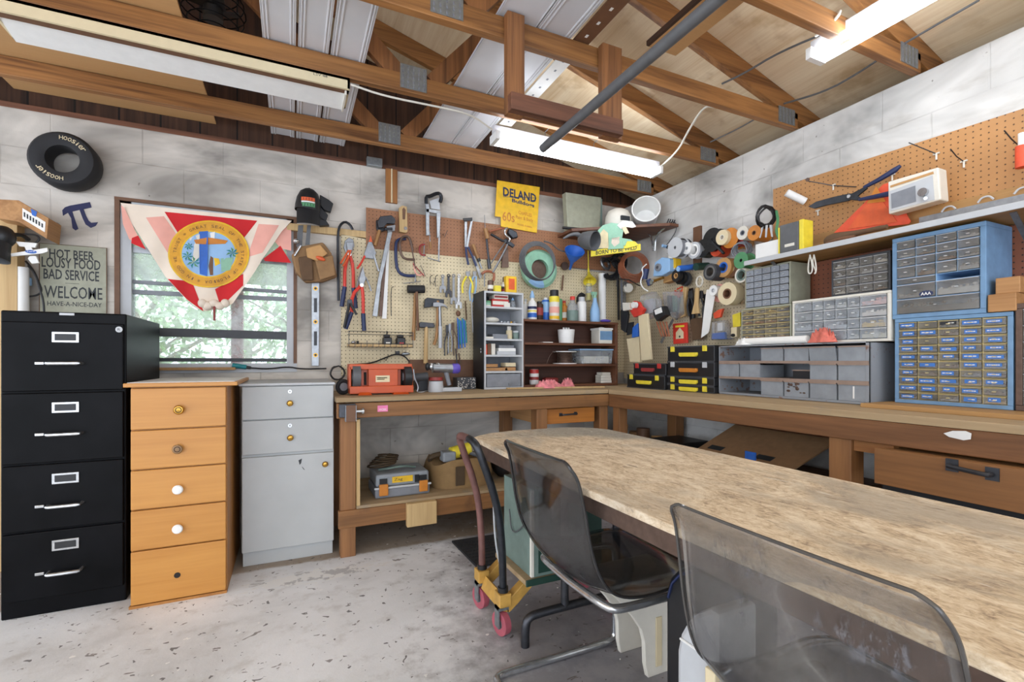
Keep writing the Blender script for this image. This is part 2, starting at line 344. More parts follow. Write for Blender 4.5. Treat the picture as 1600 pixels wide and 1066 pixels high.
# ------------------------------------------------------------------ things, parts, sub-parts
def _mesh(name, mb, origin, bev):
    me = bpy.data.meshes.new(name); me.from_pydata([v-origin for v in mb.v], [], mb.f)
    for k in mb.mats: me.materials.append(MATS[k])
    me.polygons.foreach_set('material_index', mb.mi); me.polygons.foreach_set('use_smooth', mb.sm); me.update()
    ob = bpy.data.objects.new(name, me); COL.objects.link(ob)
    if any(mb.sm): me.set_sharp_from_angle(angle=math.radians(40))
    if bev:
        bm = ob.modifiers.new('bevel', 'BEVEL'); bm.width = bev; bm.segments = 2; bm.limit_method = 'ANGLE'; bm.angle_limit = math.radians(50)
    return ob
def base(vs):
    lo = [min(v[i] for v in vs) for i in range(3)]; hi = [max(v[i] for v in vs) for i in range(3)]
    return V(((lo[0]+hi[0])/2, (lo[1]+hi[1])/2, lo[2]))
def tag(o, label=None, cat=None, group=None, kind=None):
    for k, v in (('label', label), ('category', cat), ('group', group), ('kind', kind)):
        if v: o[k] = v
    return o
def one(name, label, cat, mb, group=None, bev=0, kind=None):
    b = base(mb.v); o = _mesh(name, mb, b, bev); o.location = b; return tag(o, label, cat, group, kind)
def struct(name, mb, label=None, cat=None, bev=0, parent=None):
    o = _mesh(name, mb, V((0, 0, 0)), bev)
    if parent: o.parent = parent
    else: tag(o, label or name.replace('_', ' '), cat or name.split('_')[0], None, 'structure')
    return o
class T:                                       # a thing made of parts
    def __init__(s, name, label, cat, group=None): s.a = (name, label, cat, group); s.p = []
    def part(s, name, mb, bev=0, label=None, of=None, kind=None):
        s.p.append((name, mb, bev, label, of, kind)); return len(s.p)-1
    def done(s):
        n, l, c, g = s.a; b = base([v for q in s.p for v in q[1].v])
        e = bpy.data.objects.new(n, None); e.empty_display_size = .05; COL.objects.link(e); e.location = b; tag(e, l, c, g)
        obs = []
        for name, mb, bev, label, of, kind in s.p:
            o = _mesh(name, mb, b, bev); o.parent = e if of is None else obs[of]
            tag(o, label, None, None, kind); obs.append(o)
        return e
def copy_tree(o, d, label, group=None, parent=None):
    c = o.copy(); COL.objects.link(c)
    if parent is None:
        c.location = o.location+V(d); c['label'] = label
        if group: c['group'] = group
    else: c.parent = parent
    for ch in o.children: copy_tree(ch, d, None, None, c)
    return c
# ================================================================== SETTING
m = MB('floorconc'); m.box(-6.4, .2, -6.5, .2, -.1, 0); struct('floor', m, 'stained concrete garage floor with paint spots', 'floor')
WZ = 2.437; WX0, WX1, WZ0, WZ1 = -3.60, -2.65, 1.035, 2.02
m = MB('blockback'); m.box(-6.4, WX0, 0, .2, 0, WZ); m.box(WX1, .2, 0, .2, 0, WZ); m.box(WX0, WX1, 0, .2, 0, WZ0); m.box(WX0, WX1, 0, .2, WZ1, WZ)
wall_back = struct('wall_back', m, 'whitewashed concrete block wall with the window', 'wall')
m = MB('blockright'); m.box(0, .2, -6.5, 0, 0, WZ); struct('wall_right', m, 'white painted concrete block wall on the right', 'wall')
m = MB('gableboards'); m.prism([(-6.6, .06, WZ), (.3, .06, WZ), (.3, .06, 2.60), (-3.1, .06, 3.5), (-6.6, .06, 2.60)], (0, .04, 0)); struct('wall_gable', m, 'dark brown grooved boards closing the gable', 'wall')
m = MB('trussold'); m.box(-6.4, .2, .0, .2, WZ, WZ+.03); struct('trim_1', m, 'dark wooden plate along the top of the back wall', 'trim')
RB = lambda X: 2.4895-.278*X if X > -3.1 else 2.4895-.278*(-6.2-X)      # rafter underside
m = MB('ply')
for sx in (1, -1):
    xs = (-3.1, .45) if sx > 0 else (-3.1, -6.65)
    m.prism([(xs[0], -6.5, RB(xs[0])+.115), (xs[1], -6.5, RB(xs[1])+.115), (xs[1], -6.5, RB(xs[1])+.13), (xs[0], -6.5, RB(xs[0])+.13)], (0, 6.8, 0))
struct('ceiling', m, 'bare plywood roof deck sloping down to the right wall', 'ceiling')
m = MB('trussold'); m.box(.40, .43, -6.5, .3, 2.2, 2.52); m.box(.2, .43, -6.5, .3, 2.2, 2.215); struct('trim_2', m, 'unseen eave board added outside the right wall to block sky light', 'trim')  # unseen board, added to stop sky light leaking in over the wall
# ---- window
win = MB('alum')
FY = .05
def rail(x0, y0, x1, y1, h, mat='alum', d=.03, Y=FY):
    a, b = YP(x0, y0, Y), YP(x1, y1, Y); win.use(mat); win.para((a.x, Y-d/2, a.z-h/2), (b.x-a.x, 0, b.z-a.z), (0, d, 0), (0, 0, h))
for x0, x1 in ((WX0+.024, WX0+.075), (WX1-.06, WX1-.02)): win.use('lightgrey').box(x0, x1, .01, .09, WZ0, WZ1)
win.use('lightgrey').box(WX0, WX1, .01, .09, WZ1-.035, WZ1); win.box(WX0, WX1, -.012, .09, WZ0-.02, WZ0+.035)
win.use('brown').box(WX0, WX0+.024, -.004, .12, WZ0, WZ1); win.box(WX1-.02, WX1, -.004, .12, WZ0, WZ1); win.box(WX0, WX1, -.006, .12, WZ1-.012, WZ1+.006)
rail(200, 390, 452, 411, .035); rail(200, 440, 452, 457, .02, 'grey'); rail(200, 456, 452, 468, .025, 'grey'); rail(203, 518, 452, 525, .05, 'darkgrey', .05); rail(203, 562, 452, 563, .022, 'darkgrey')
window = struct('window_1', win, 'aluminium sash window with weathered frame and bright garden outside', 'window')
m = MB('glass'); m.box(WX0+.07, WX1-.06, .052, .055, WZ0+.03, WZ1-.03); struct('pane', m, parent=window)
# outside
m = MB('lawn'); m.box(-14, 8, .2, 20, -.12, -.1); one('lawn', 'pale grass lawn outside the window', 'lawn', m, kind='structure')
def tree(x, y, h, r, lab, mats=('leafa', 'leafb')):
    t = T('garden_tree', lab, 'tree', 'trees outside the window'); k = MB('bark'); k.tube([(x, y, -.1), (x+.1, y, h*.4), (x, y, h*.7)], [.11, .08, .04], 8)
    for q in range(7):
        a = q*.9; k.tube([(x, y, h*.35+q*.1), (x+math.cos(a)*r*.5, y+math.sin(a)*r*.5, h*.55+q*.12), (x+math.cos(a)*r*.9, y+math.sin(a)*r*.9, h*.6+q*.16)], [.04, .025, .008], 5)
    t.part('trunk', k); f = MB(mats[0])
    for q in range(1500):
        d = V((random.gauss(0, 1), random.gauss(0, 1), random.gauss(0, 1))).normalized()*r*random.uniform(.3, 1)
        p = V((x, y, h*.72))+V((d.x, d.y, d.z*.9)); f.use(random.choice(mats)); a = V((random.uniform(-1, 1), random.uniform(-1, 1), random.uniform(-1, 1))).normalized(); b = a.orthogonal().normalized(); s_ = random.uniform(.03, .07)
        f.add([p-a*s_*1.6, p-b*s_*.6, p+a*s_*1.6, p+b*s_*.6], [(0, 1, 2, 3)])
    t.part('crown', f, kind='stuff'); t.done()
tree(-4.6, 4.6, 2.5, 1.5, 'leafy green tree outside at the left of the window'); tree(-2.2, 5.2, 2.3, 1.4, 'leafy green tree outside behind the red post'); tree(-3.6, 8.0, 3.2, 2.0, 'tall pale tree farthest off outside the window', ('leafb', 'leafb'))
a = YP(371, 468, 1.5); m = MB('dullred'); m.box(a.x-.045, a.x+.045, 1.45, 1.55, -.1, 2.09); one('porch_post', 'faded red post standing outside the window', 'post', m)
m = MB('whitepanel'); m.para((-5.2, .3, 2.3), (4.2, 0, 0), (0, 2.5, -.34), (0, 0, .03))
for k in range(8): m.use('lightgrey').para((-5.2+k*.55, .3, 2.26), (.05, 0, 0), (0, 2.5, -.34), (0, 0, .05))
one('porch_roof', 'white porch roof overhanging the window outside', 'roof', m)
# ================================================================== ROOF TRUSSES
TY = [-.38, -1.03, -1.60, -2.20, -2.81]; TT = .038
def truss(y):
    t = T('roof_truss', 'stained pine roof truss nearest the back wall, above the yellow sign', 'roof truss', 'roof trusses')
    m = MB('trussX'); m.box(-6.3, .0, y, y+TT, 2.44, 2.53); t.part('bottom_chord', m, .003)
    for sx in (1, -1):
        X = lambda x: x if sx > 0 else -6.2-x
        m = MB('trussX'); P = lambda x, dz: V((X(x), y, RB(x)+dz)); m.prism([P(-3.1, 0), P(.40, 0), P(.40, .113), P(-3.1, .113)], (0, TT, 0)); t.part('rafter', m, .002)
        m = MB('trussZ'); m.beam((X(-2.02), y+TT/2, 2.52), (X(-1.66), y+TT/2, 2.93), (sx*.066, 0, -.056), TT*.9); t.part('web', m)
        m = MB('trussZ'); m.beam((X(-2.19), y+TT/2, 2.52), (X(-3.06), y+TT/2, 3.30), (.06, 0, .066*sx), TT*.9); t.part('web', m)
        for x0, x1, z0, z1 in ((-2.19, -2.055, 2.455, 2.575), (-.17, -.03, 2.45, 2.54)):
            g = MB('galv'); g.box(min(X(x0), X(x1)), max(X(x0), X(x1)), y-.003, y, z0, z1); g.use('grey'); n = 5
            for i in range(n):
                for j in range(n):
                    px = x0+(x1-x0)*(i+.5)/n; pz = z0+(z1-z0)*(j+.5)/n; g.cbox((X(px), y-.0033, pz), .008, .001, .014)
            t.part('gusset_plate', g)
    return t.done()
tr0 = truss(TY[0])
for y, l in zip(TY[1:], ('roof truss above the lit lamp in the middle, second from the back wall', 'roof truss with the hanging storage rack, third from the back wall', 'roof truss whose end shows at the top beside the right-hand lamp', 'roof truss closest to the camera, above the near end of the table')):
    copy_tree(tr0, (0, y-TY[0], 0), l, 'roof trusses')
# ================================================================== LAMPS
def lamp(label, x0, x1, y0, y1, z, along, lit, hang=()):
    t = T('fluorescent_lamp', label, 'ceiling lamp')
    m = MB('whitepanel' if lit else 'cream')
    if lit:
        cx, cy = (x0+x1)/2, (y0+y1)/2; m.box(x0, x1, cy-.017, cy+.017, z+.03, z+.036) if along == 'X' else m.box(cx-.017, cx+.017, y0, y1, z+.03, z+.036)
        if along == 'X': m.box(x0, x1, cy-.017, cy+.017, z+.036, z+.075)
        else: m.box(cx-.017, cx+.017, y0, y1, z+.036, z+.075)
        t.part('housing', m, .003)
        for q in (.27, .73):
            k = MB('tube')
            if along == 'X': a = y0+(y1-y0)*q; k.cyl((x0+.03, a, z), (x1-.03, a, z), .019, n=12)
            else: a = x0+(x1-x0)*q; k.cyl((a, y0+.03, z), (a, y1-.03, z), .019, n=12)
            t.part('tube', k)
            for e in (0, 1):
                c = MB('white')
                if along == 'X': xx = (x0+.014, x1-.014)[e]; c.box(xx-.012, xx+.012, min(a-.014, cy), max(a+.014, cy), z-.018, z+.03)
                else: yy = (y0+.014, y1-.014)[e]; c.box(min(a-.014, cx), max(a+.014, cx), yy-.012, yy+.012, z-.018, z+.03)
                t.part('lamp_holder', c)
        for hx in hang:
            m = MB('steel'); m.tube([(hx, -.91, z+.068), (hx, -.91, z+.105), (hx+.03, -1.035, z+.145)], .0025, 5); t.part('hanger_wire', m)
    else:
        m.box(x0, x1, y0, y0+.012, z-.002, z+.052); m.box(x0, x1, y1-.012, y1, z, z+.052); m.box(x0, x1, y0, y1, z+.04, z+.052)
        for xx in (x0, x1-.01): m.box(xx, xx+.01, y0, y1, z, z+.05)
        m.use('ink').text('LSV 48', (x1-.16, y0, z+.028), (1, 0, 0), UP, .06, .012)
        t.part('housing', m); k = MB('brown'); k.box(x0, x1, y0+.01, y0+.05, z, z+.006); t.part('channel', k)  # underside lip coloured brown where the shadow gap shows
        k = MB('white'); k.prism([(x0+.01, y0+.045, z+.008), (x0+.01, y1-.005, z-.012), (x0+.01, y1-.005, z-.006), (x0+.01, y0+.045, z+.014)], (x1-x0-.03, 0, 0)); t.part('diffuser', k)
        k = MB('offwhite'); k.box(x1-.02, x1-.012, y0+.02, y1, z-.02, z+.04); t.part('end_plate', k)
    return t.done()
lamp('unlit strip lamp with cream housing at the upper left', -3.70, -2.43, -1.035, -.84, 2.385, 'X', False)
lamp('glowing fluorescent lamp above the corner workbench', -1.64, -.43, -.99, -.83, 2.355, 'X', True, (-1.30, -.95))
lamp('glowing fluorescent lamp at the upper right, along the wall', -.64, -.48, -3.27, -2.05, 2.44, 'Y', True)
def cord(name, label, pts, r=.004, mat='offwhite', cat='cord', n=6, it=2):
    m = MB(mat); m.tube(smoothpts(pts, it), r, n); return one(name, label, cat, m)
cord('electric_cable', 'white cord looping down to the right end of the middle lamp', [(-.62, -1.56, 2.45), HP(1100, 165, 2.47), HP(1075, 205, 2.45), HP(1060, 235, 2.42), (-.412, -.91, 2.40)], .006)
cord('electric_cable', 'white cord along the second truss to the left end of the middle lamp', [YP(548, 132, -1.04), YP(600, 150, -1.04), YP(680, 166, -1.045), YP(735, 178, -1.045), (-1.66, -.95, 2.385)], .005)
cord('electric_cable', 'pale cord hanging beside the end of the upper right lamp', [(-.63, -2.21, 2.53), (-.65, -2.215, 2.50), (-.645, -2.16, 2.485), (-.615, -2.10, 2.500)], .006)
cord('power_cable', 'grey cable stapled to the rafters above the right wall', [XP(1128, 128, -.62)-V((0, 0, .01)), (-.52, -1.66, 2.60), (-.50, -1.85, 2.61), (-.44, -2.10, 2.59), (-.40, -2.18, 2.58)], .005, 'hose')
cord('power_cable', 'grey cable drooping under the deck towards the right wall', [V((-.14, p_.y, min(p_.z, 2.60))) for p_ in (XP(1225, 162, -.14), XP(1290, 143, -.14), XP(1340, 115, -.14), XP(1380, 88, -.14), XP(1430, 58, -.14), XP(1530, 0, -.14))], .005, 'hose')
cord('power_cable', 'thin dark cable drooping between the two right-hand trusses', [V((-.26, p_.y, min(p_.z, 2.62))) for p_ in (XP(1110, 222, -.26), XP(1150, 203, -.26), XP(1180, 186, -.26))], .004, 'hose')
# ---- storage rack below the third truss
t = T('storage_rack', 'wooden rack of two posts and a board hanging from the roof truss', 'rack')
for a, b in (((793, 18), (820, 178)), ((942, 70), (972, 190))):
    m = MB('trussZ'); p, q = YP(a[0], a[1], -1.645), YP(b[0], b[1], -1.645); m.box(p.x, q.x, -1.645, -1.607, 2.105, 2.528); t.part('post', m, .003)
m = MB('trussold'); p, q = YP(799, 147, -1.685), YP(974, 190, -1.685); m.box(p.x, q.x, -1.685, -1.647, 2.105, 2.175); t.part('rail', m, .003)
t.done()
m = MB('hose'); p = HP(848, 232, 2.082); m.cyl((p.x, p.y, 2.082), (p.x-.01, -3.4, 2.082), .0195, n=16); one('metal_pipe', 'long grey metal pipe slung under the hanging rack', 'pipe', m)
# ---- stock stored on top of the trusses
ZS = 2.533
m = MB('plypanel'); m.box(-4.02, -3.1, -2.3, -.02, ZS, ZS+.012); one('plywood_sheet', 'tan plywood sheet lying on the trusses at the upper left', 'plywood sheet', m)
def plank(name, label, x0, x1, y0, y1, mat='whitepanel', ribs=True, group=None):
    m = MB(mat); m.box(x0, x1, y0, y1, ZS+.004, ZS+.008)
    if ribs:
        for r in (.08, .18, .86, .94): m.cyl((x0+(x1-x0)*r, y0, ZS+.005), (x0+(x1-x0)*r, y1, ZS+.005), .006, n=8)
    m.box(x0, x0+.004, y0, y1, ZS, ZS+.02); m.box(x1-.004, x1, y0, y1, ZS, ZS+.02)
    return one(name, label, 'siding panel', m, group)
for k, (x0, x1) in enumerate(((-2.80, -2.665), (-2.655, -2.525), (-2.515, -2.36))):
    plank('siding_panel', 'white ribbed siding panel on the trusses, '+('beside the plywood sheet', 'between two others above the unlit lamp', 'over the right end of the unlit lamp')[k], x0, x1, -2.6, -.03, group='white siding panels on the trusses')
for k, (x0, x1) in enumerate(((-1.90, -1.72), (-1.715, -1.545))):
    plank('siding_panel', 'long white siding panel crossing the trusses above the lit lamp, '+('nearer the truss plates' if k == 0 else 'nearer the metal pipe'), x0, x1, -3.0, -.2, ribs=k > 0, group='white siding panels on the trusses')
m = MB('brown'); m.box(-1.53, -1.45, -3.0, -1.56, ZS, ZS+.006); m.use('white')
for k in range(9): m.cbox((-1.49, -1.64-k*.09, ZS-.0006), .012, .018, .001)
one('perforated_strip', 'brown perforated strip lying on the trusses beside the white panels', 'strip', m)
m = MB('white'); m.box(-1.53, -1.45, -1.59, -.75, ZS+.0, ZS+.004); m.use('grey')
for k in range(10): m.cbox((-1.49, -.80-k*.08, ZS-.0006), .01, .014, .001)
one('perforated_strip', 'white perforated strip lying on the trusses above the middle lamp', 'strip', m)
p = XP(995, 72, -1.18); m = MB('plypanel'); m.box(-1.19, -1.03, -3.1, -1.70, ZS, ZS+.02); m.use('darkbrown').box(-1.205, -1.19, -3.1, -1.70, ZS, ZS+.022); one('spare_board', 'brown board stored on the trusses beside the pipe', 'board', m)
t = T('desk_fan', 'black wire fan cage lying on the trusses at the top', 'fan'); c = HP(333, 14, ZS+.14); m = MB('blackmetal')
for q in range(9): R = .13*math.sin(math.pi*(q+.5)/9); m.torus(c+V((0, 0, .11*math.cos(math.pi*(q+.5)/9))), (0, 0, 1), max(R, .02), .003, 20, 5)
t.part('guard', m); m = MB('black')
for q in range(4):
    a = q*math.pi/2; m.para(c+V((0, 0, -.01)), (math.cos(a)*.1, math.sin(a)*.1, .02), (-math.sin(a)*.05, math.cos(a)*.05, .01), (0, 0, .004))
t.part('blade', m); m = MB('black'); m.cyl(c-V((0, 0, .05)), c+V((0, 0, .05)), .04); t.part('motor', m); t.done()
m = MB('galv'); a, b = BW(573, 245, .03), BW(597, 262, .03); m.box(a.x, b.x, -.045, -.005, b.z, a.z); one('junction_box', 'small grey metal box at the top of the back wall', 'junction box', m, bev=.003)
t = T('wall_strip', 'vertical brown wooden strip with a wire above the pegboard', 'strip'); a, b = BW(603, 264, .02), BW(621, 318, .02); m = MB('pineZ'); m.box(a.x, b.x, -.02, 0, b.z, WZ); t.part('board', m); m = MB('cream'); m.cyl(((a.x+b.x)/2, -.023, b.z), ((a.x+b.x)/2, -.023, WZ), .005); t.part('wire', m); t.done()
# ================================================================== FURNITURE
def pull(m, a, b, out, r=.006, st=.03):       # bow handle between two points
    a, b, out = V(a), V(b), V(out)
    m.tube(smoothpts([a, a+out*st, a*.9+b*.1+out*st*1.15, a*.1+b*.9+out*st*1.15, b+out*st, b], 1), r, 8)
# ---- black filing cabinet
t = T('filing_cabinet', 'tall black four-drawer filing cabinet at the left edge', 'filing cabinet')
fx0, fx1, fy, fh = -3.785, -3.363, -.73, 1.30
m = MB('blackmetal'); m.box(fx0, fx1, fy+.004, -.12, .0, fh); t.part('body', m, .006)
zz = [YP(100, y, fy).z for y in (503, 612, 722, 825, 930)]
for k in range(4):
    m = MB('blackmetal'); m.box(fx0+.008, fx1-.008, fy-.012, fy+.004, zz[k+1]+.004, zz[k]-.004); d = t.part('drawer', m, .004)
    zc = (zz[k]+zz[k+1])/2; xm = (fx0+fx1)/2+.005
    lh = MB('chrome'); z1 = zz[k]-.045; lh.box(xm-.045, xm+.045, fy-.018, fy-.012, z1-.045, z1); lh.use('black').box(xm-.036, xm+.036, fy-.0185, fy-.017, z1-.037, z1-.008); t.part('label_holder', lh, .001, of=d)
    h = MB('chrome'); zb = z1-.135; pull(h, (xm-.055, fy-.012, zb), (xm+.055, fy-.012, zb), (0, -1, 0), .007, .032); t.part('handle', h, of=d)
    l = MB('chrome'); l.box(xm-.10, xm-.07, fy-.02, fy-.012, zb-.006, zb+.006); t.part('thumb_latch', l, .002, of=d)
    if k == 0:
        s_ = MB('lightgrey'); p = YP(186, 515, fy-.013); s_.disc(p, (0, -1, 0), .013, .001); s_.use('ink').text('R', p+V((-.005, -.0016, -.005)), (1, 0, 0), UP, .01, .01); t.part('sticker', s_, of=d)
m = MB('lightgrey'); m.box(fx0+.19, fx0+.24, fy-.001, fy+.004, fh-.014, fh-.004); t.part('maker_plate', m)
t.done()
# ---- oak drawer chest
t = T('drawer_chest', 'narrow orange oak chest of five drawers beside the black cabinet', 'chest of drawers')
ox0, ox1, oy = -3.322, -2.957, -.84
m = MB('oakside'); m.box(ox0, ox1, oy+.018, -.22, 0, .975); t.part('body', m, .002)
m = MB('oak'); m.box(ox0-.02, ox1+.045, oy-.02, -.2, .972, .99); k_ = t.part('top', m, .003); m = MB('white'); m.box(ox0-.008, ox1+.033, oy-.008, -.21, .9902, .9925); t.part('laminate', m, label='white laminate top sheet', of=k_)
oz = [.968]+[YP(280, y, oy).z for y in (670, 730.6, 791.5, 853.4, 936)]
for k in range(5):
    m = MB('oak'); m.box(ox0+.002, ox1-.004, oy, oy+.018, oz[k+1]+.004, oz[k]-.002); d = t.part('drawer', m, .003)
    p = YP(*((280.6, 640), (278.7, 701), (279, 764), (278.7, 825), (277, 899))[k], oy)
    if k < 4:
        kb = MB(('brass', 'oakknob', 'white', 'white')[k]); kb.lathe([(.006, 0), (.006, .01), (.019, .014), (.021, .02), (.017, .026), (0, .028)], p, (0, -1, 0), 20)
        if k < 2: kb.use('darkbrown').torus(p+V((0, -.027, 0)), (0, -1, 0), .011, .0016, 18, 6)
        t.part('knob', kb, label=('antique brass knob', 'carved wooden knob', 'white china knob', 'white china knob')[k], of=d)
    else:
        kb = MB('soot'); kb.ring(p, (0, -1, 0), .008, .0125, .002); kb.disc(p, (0, -1, 0), .011, .001); t.part('knob_hole', kb, of=d)
m = MB('oakside'); m.box(ox0-.005, ox1, oy+.002, oy+.02, 0, oz[5]); t.part('plinth', m)
t.done()
# ---- grey cupboard
t = T('base_cabinet', 'pale grey painted cupboard with two drawers and a door', 'cabinet')
gx0, gx1, gy = -2.92, -2.466, -.58
m = MB('greypaint'); m.box(gx0, gx1, gy+.018, -.01, .08, .955); m.box(gx0+.005, gx1-.005, gy+.03, -.01, 0, .08); t.part('body', m, .002)
m = MB('lightgrey'); m.box(gx0-.012, gx1+.006, gy-.008, -.005, .955, .968); t.part('top', m, .003)
zg = [.952]+[YP(450, y, gy).z for y in (655, 708)]
for k in range(2):
    m = MB('greypaint'); m.box(gx0+.004, gx1-.004, gy, gy+.018, zg[k+1]+.004, zg[k]-.002); d = t.part('drawer', m, .002)
    for pp, mt, nm in ((((453, 630), (453.6, 683.7))[k], 'brass', 'knob'), (((453, 612), (453, 665))[k], 'chrome', 'lock')):
        p = YP(*pp, gy); kb = MB(mt)
        if nm == 'knob': kb.lathe([(.005, 0), (.005, .01), (.015, .015), (.016, .02), (.011, .026), (0, .028)], p, (0, -1, 0), 18)
        else: kb.disc(p, (0, -1, 0), .010, .004, 18); kb.use('black').box(p.x-.002, p.x+.002, p.y-.0046, p.y-.003, p.z-.005, p.z+.005)
        t.part(nm, kb, of=d)
m = MB('greypaint'); m.box(gx0+.004, gx1-.002, gy-.002, gy+.018, .082, zg[2]-.012)
sc0 = YP(470, 722, gy-.002); m.use('ink').add([sc0+V((-.012, -.0006, .01)), sc0+V((.006, -.0006, .018)), sc0+V((.002, -.0006, -.006)), sc0+V((-.006, -.0006, -.016))], [(0, 3, 2, 1)]); m.add([sc0+V((.004, -.0006, -.024)), sc0+V((.010, -.0006, -.03)), sc0+V((.022, -.0006, -.048)), sc0+V((.012, -.0006, -.04))], [(0, 3, 2, 1)])
d = t.part('door', m, .002); p = YP(507.7, 724.7, gy); kb = MB('brass'); kb.lathe([(.005, 0), (.005, .01), (.015, .015), (.016, .02), (.011, .026), (0, .028)], p, (0, -1, 0), 18); t.part('knob', kb, of=d); t.done()
# drawers slung below the benches
def bench_drawer(t, label, mat, x0, x1, y0, y1, z0, z1, face, hpx):
    m = MB('boxwood')
    if face == 'B': m.box(x0+.005, x1-.005, y0+.02, y1, z0+.008, z1-.004)
    else: m.box(x0+.02, x1, y0+.005, y1-.005, z0+.008, z1-.004)
    m.use(mat)
    if face == 'B': m.box(x0, x1, y0, y0+.02, z0, z1)
    else: m.box(x0, x0+.02, y0, y1, z0, z1)
    d = t.part('drawer', m, .002, label=label); h = MB('darksteel')
    if face == 'B':
        a, b = YP(*hpx[0], y0), YP(*hpx[1], y0); pull(h, a, b, (0, -1, 0), .006, .025); [h.cbox(c+V((0, -.002, 0)), .024, .004, .022) for c in (a, b)]
    else:
        a, b = XP(*hpx[0], x0), XP(*hpx[1], x0); pull(h, a, b, (-1, 0, 0), .0075, .03); [h.cbox(c+V((-.002, 0, 0)), .004, .034, .042) for c in (a, b)]
    t.part('handle', h, of=d)
# ---- corner workbenches
BZ = .885; RZ = .885
t = T('workbench', 'long wooden workbench along the back wall with an open lower shelf', 'workbench')
m = MB('benchtop'); m.prism([(-2.462, -.672, BZ-.026), (-.667, -.672, BZ-.026), (-.60, -.6, BZ-.026), (-.6, 0, BZ-.026), (-2.462, 0, BZ-.026)], (0, 0, .026)); t.part('top', m, .002)
m = MB('benchX'); m.box(-2.458, -.64, -.665, -.625, .77, BZ-.032); t.part('apron', m, .004)
for x0, x1, y0, y1 in ((-2.438, -2.357, -.65, -.565), (-2.438, -2.357, -.1, -.02), (-1.22, -1.14, -.65, -.565), (-1.22, -1.14, -.1, -.02), (-.70, -.63, -.62, -.54)):
    m = MB('benchZ'); m.box(x0, x1, y0, y1, 0, .77 if y0 < -.3 else BZ-.03); t.part('leg', m, .004)
m = MB('benchX'); m.box(-2.45, -1.1, -.665, -.627, .165, .262); t.part('shelf_rail', m, .004)
m = MB('benchtop'); m.box(-2.355, -1.1, -.66, -.02, .263, .28); t.part('shelf', m, .002)
m = MB('palewood'); m.box(-2.354, -2.335, -.655, -.625, .28, .76); t.part('batten', m, label='thin upright strip beside the front leg')
a, b = YP(634, 788, -.667), YP(680, 815, -.667); m = MB('palewood'); m.box(a.x, b.x, -.705, -.667, b.z, a.z+.008); t.part('block', m, .003, label='short wooden block nailed to the shelf rail')
bench_drawer(t, 'orange wooden drawer at the corner end', 'drawerfront', -1.21, -.745, -.62, -.2, .66, .762, 'B', ((876, 648), (899, 646)))
t.done()
m = MB('cream'); a, b = YP(590, 634, -.667), YP(606, 643, -.667); m.use('pink').box(a.x, b.x, -.668, -.6655, b.z, a.z); m.use('white').text('WORK', (a.x+.008, -.6682, b.z+.006), (1, 0, 0), UP, b.x-a.x-.016, .012); one('pink_sticker', 'small pink sticker on the front edge of the workbench', 'sticker', m)
t = T('workbench', 'wooden workbench along the right wall below the drawer units', 'workbench')
ex = lambda y: -.667+(-.6+.667)*min(1, max(0, (-.67-y)/2.0))
m = MB('benchtopY'); m.prism([(-.597, 0, RZ-.03), (-.597, -.605, RZ-.03), (-.664, -.675, RZ-.03), (-.60, -2.7, RZ-.03), (-.59, -3.6, RZ-.03), (0, -3.6, RZ-.03), (0, 0, RZ-.03)], (0, 0, .03)); t.part('top', m, .002)
m = MB('benchY'); m.prism([(-.662, -.675, .765), (-.60, -2.7, .765), (-.59, -3.6, .765), (-.55, -3.6, .765), (-.56, -2.7, .765), (-.622, -.675, .765)], (0, 0, RZ-.031-.765)); t.part('apron', m, .004)
for x0, x1, y0, y1 in ((-.63, -.56, -.75, -.677), (-.12, -.04, -.75, -.66), (-.60, -.51, -2.235, -2.145), (-.1, -.02, -2.235, -2.145)):
    m = MB('benchZ'); m.box(x0, x1, y0, y1, 0, .765 if x0 < -.3 else RZ-.03); t.part('leg', m, .004)
m = MB('benchY'); m.box(-.59, -.02, -3.6, -2.24, .14, .17); t.part('shelf', m)
m = MB('pineY'); m.box(-.585, -.545, -2.38, -2.237, .72, .762); t.part('drawer_runner', m)
m = MB('shelfpine'); m.box(-.42, -.02, -3.6, -2.17, RZ, RZ+.018); t.part('riser_board', m, .002)
m = MB('white'); q = XP(1500, 682, -.612)
m.prism([(-.6135, q.y+dy, q.z+dz) for dy, dz in ((.045, .004), (.02, .016), (-.015, .02), (-.03, .014), (-.028, -.006), (-.01, -.012), (.03, -.006))], (.003, 0, 0)); t.part('paint_patch', m, label='flaking white paint patch')
bench_drawer(t, 'wide brown wooden drawer', 'drawerY', -.655, -.05, -3.0, -2.35, .62, .755, 'R', ((1488, 727), (1551, 741)))
t.done()
# ---- bench clamp on the front corner
t = T('bench_clamp', 'steel clamp with a leather strap on the left end of the bench', 'clamp'); m = MB('darksteel'); a, b = YP(530, 632, -.70), YP(556, 652, -.70); m.box(a.x, b.x, -.705, -.667, b.z, a.z); t.part('body', m, .004)
m = MB('brown'); a, b = YP(541, 634, -.72), YP(556, 659, -.72); m.box(a.x, b.x, -.72, -.706, b.z, a.z); m.use('alum').box(a.x-.004, a.x, -.722, -.667, b.z, a.z); m.box(b.x, b.x+.004, -.722, -.667, b.z, a.z); t.part('strap', m, .002)
m = MB('chrome'); p = YP(556, 643, -.70); m.cyl(p, p+V((.035, 0, 0)), .009); m.cyl(p+V((.03, 0, 0)), p+V((.042, 0, 0)), .017); t.part('screw', m); t.done()
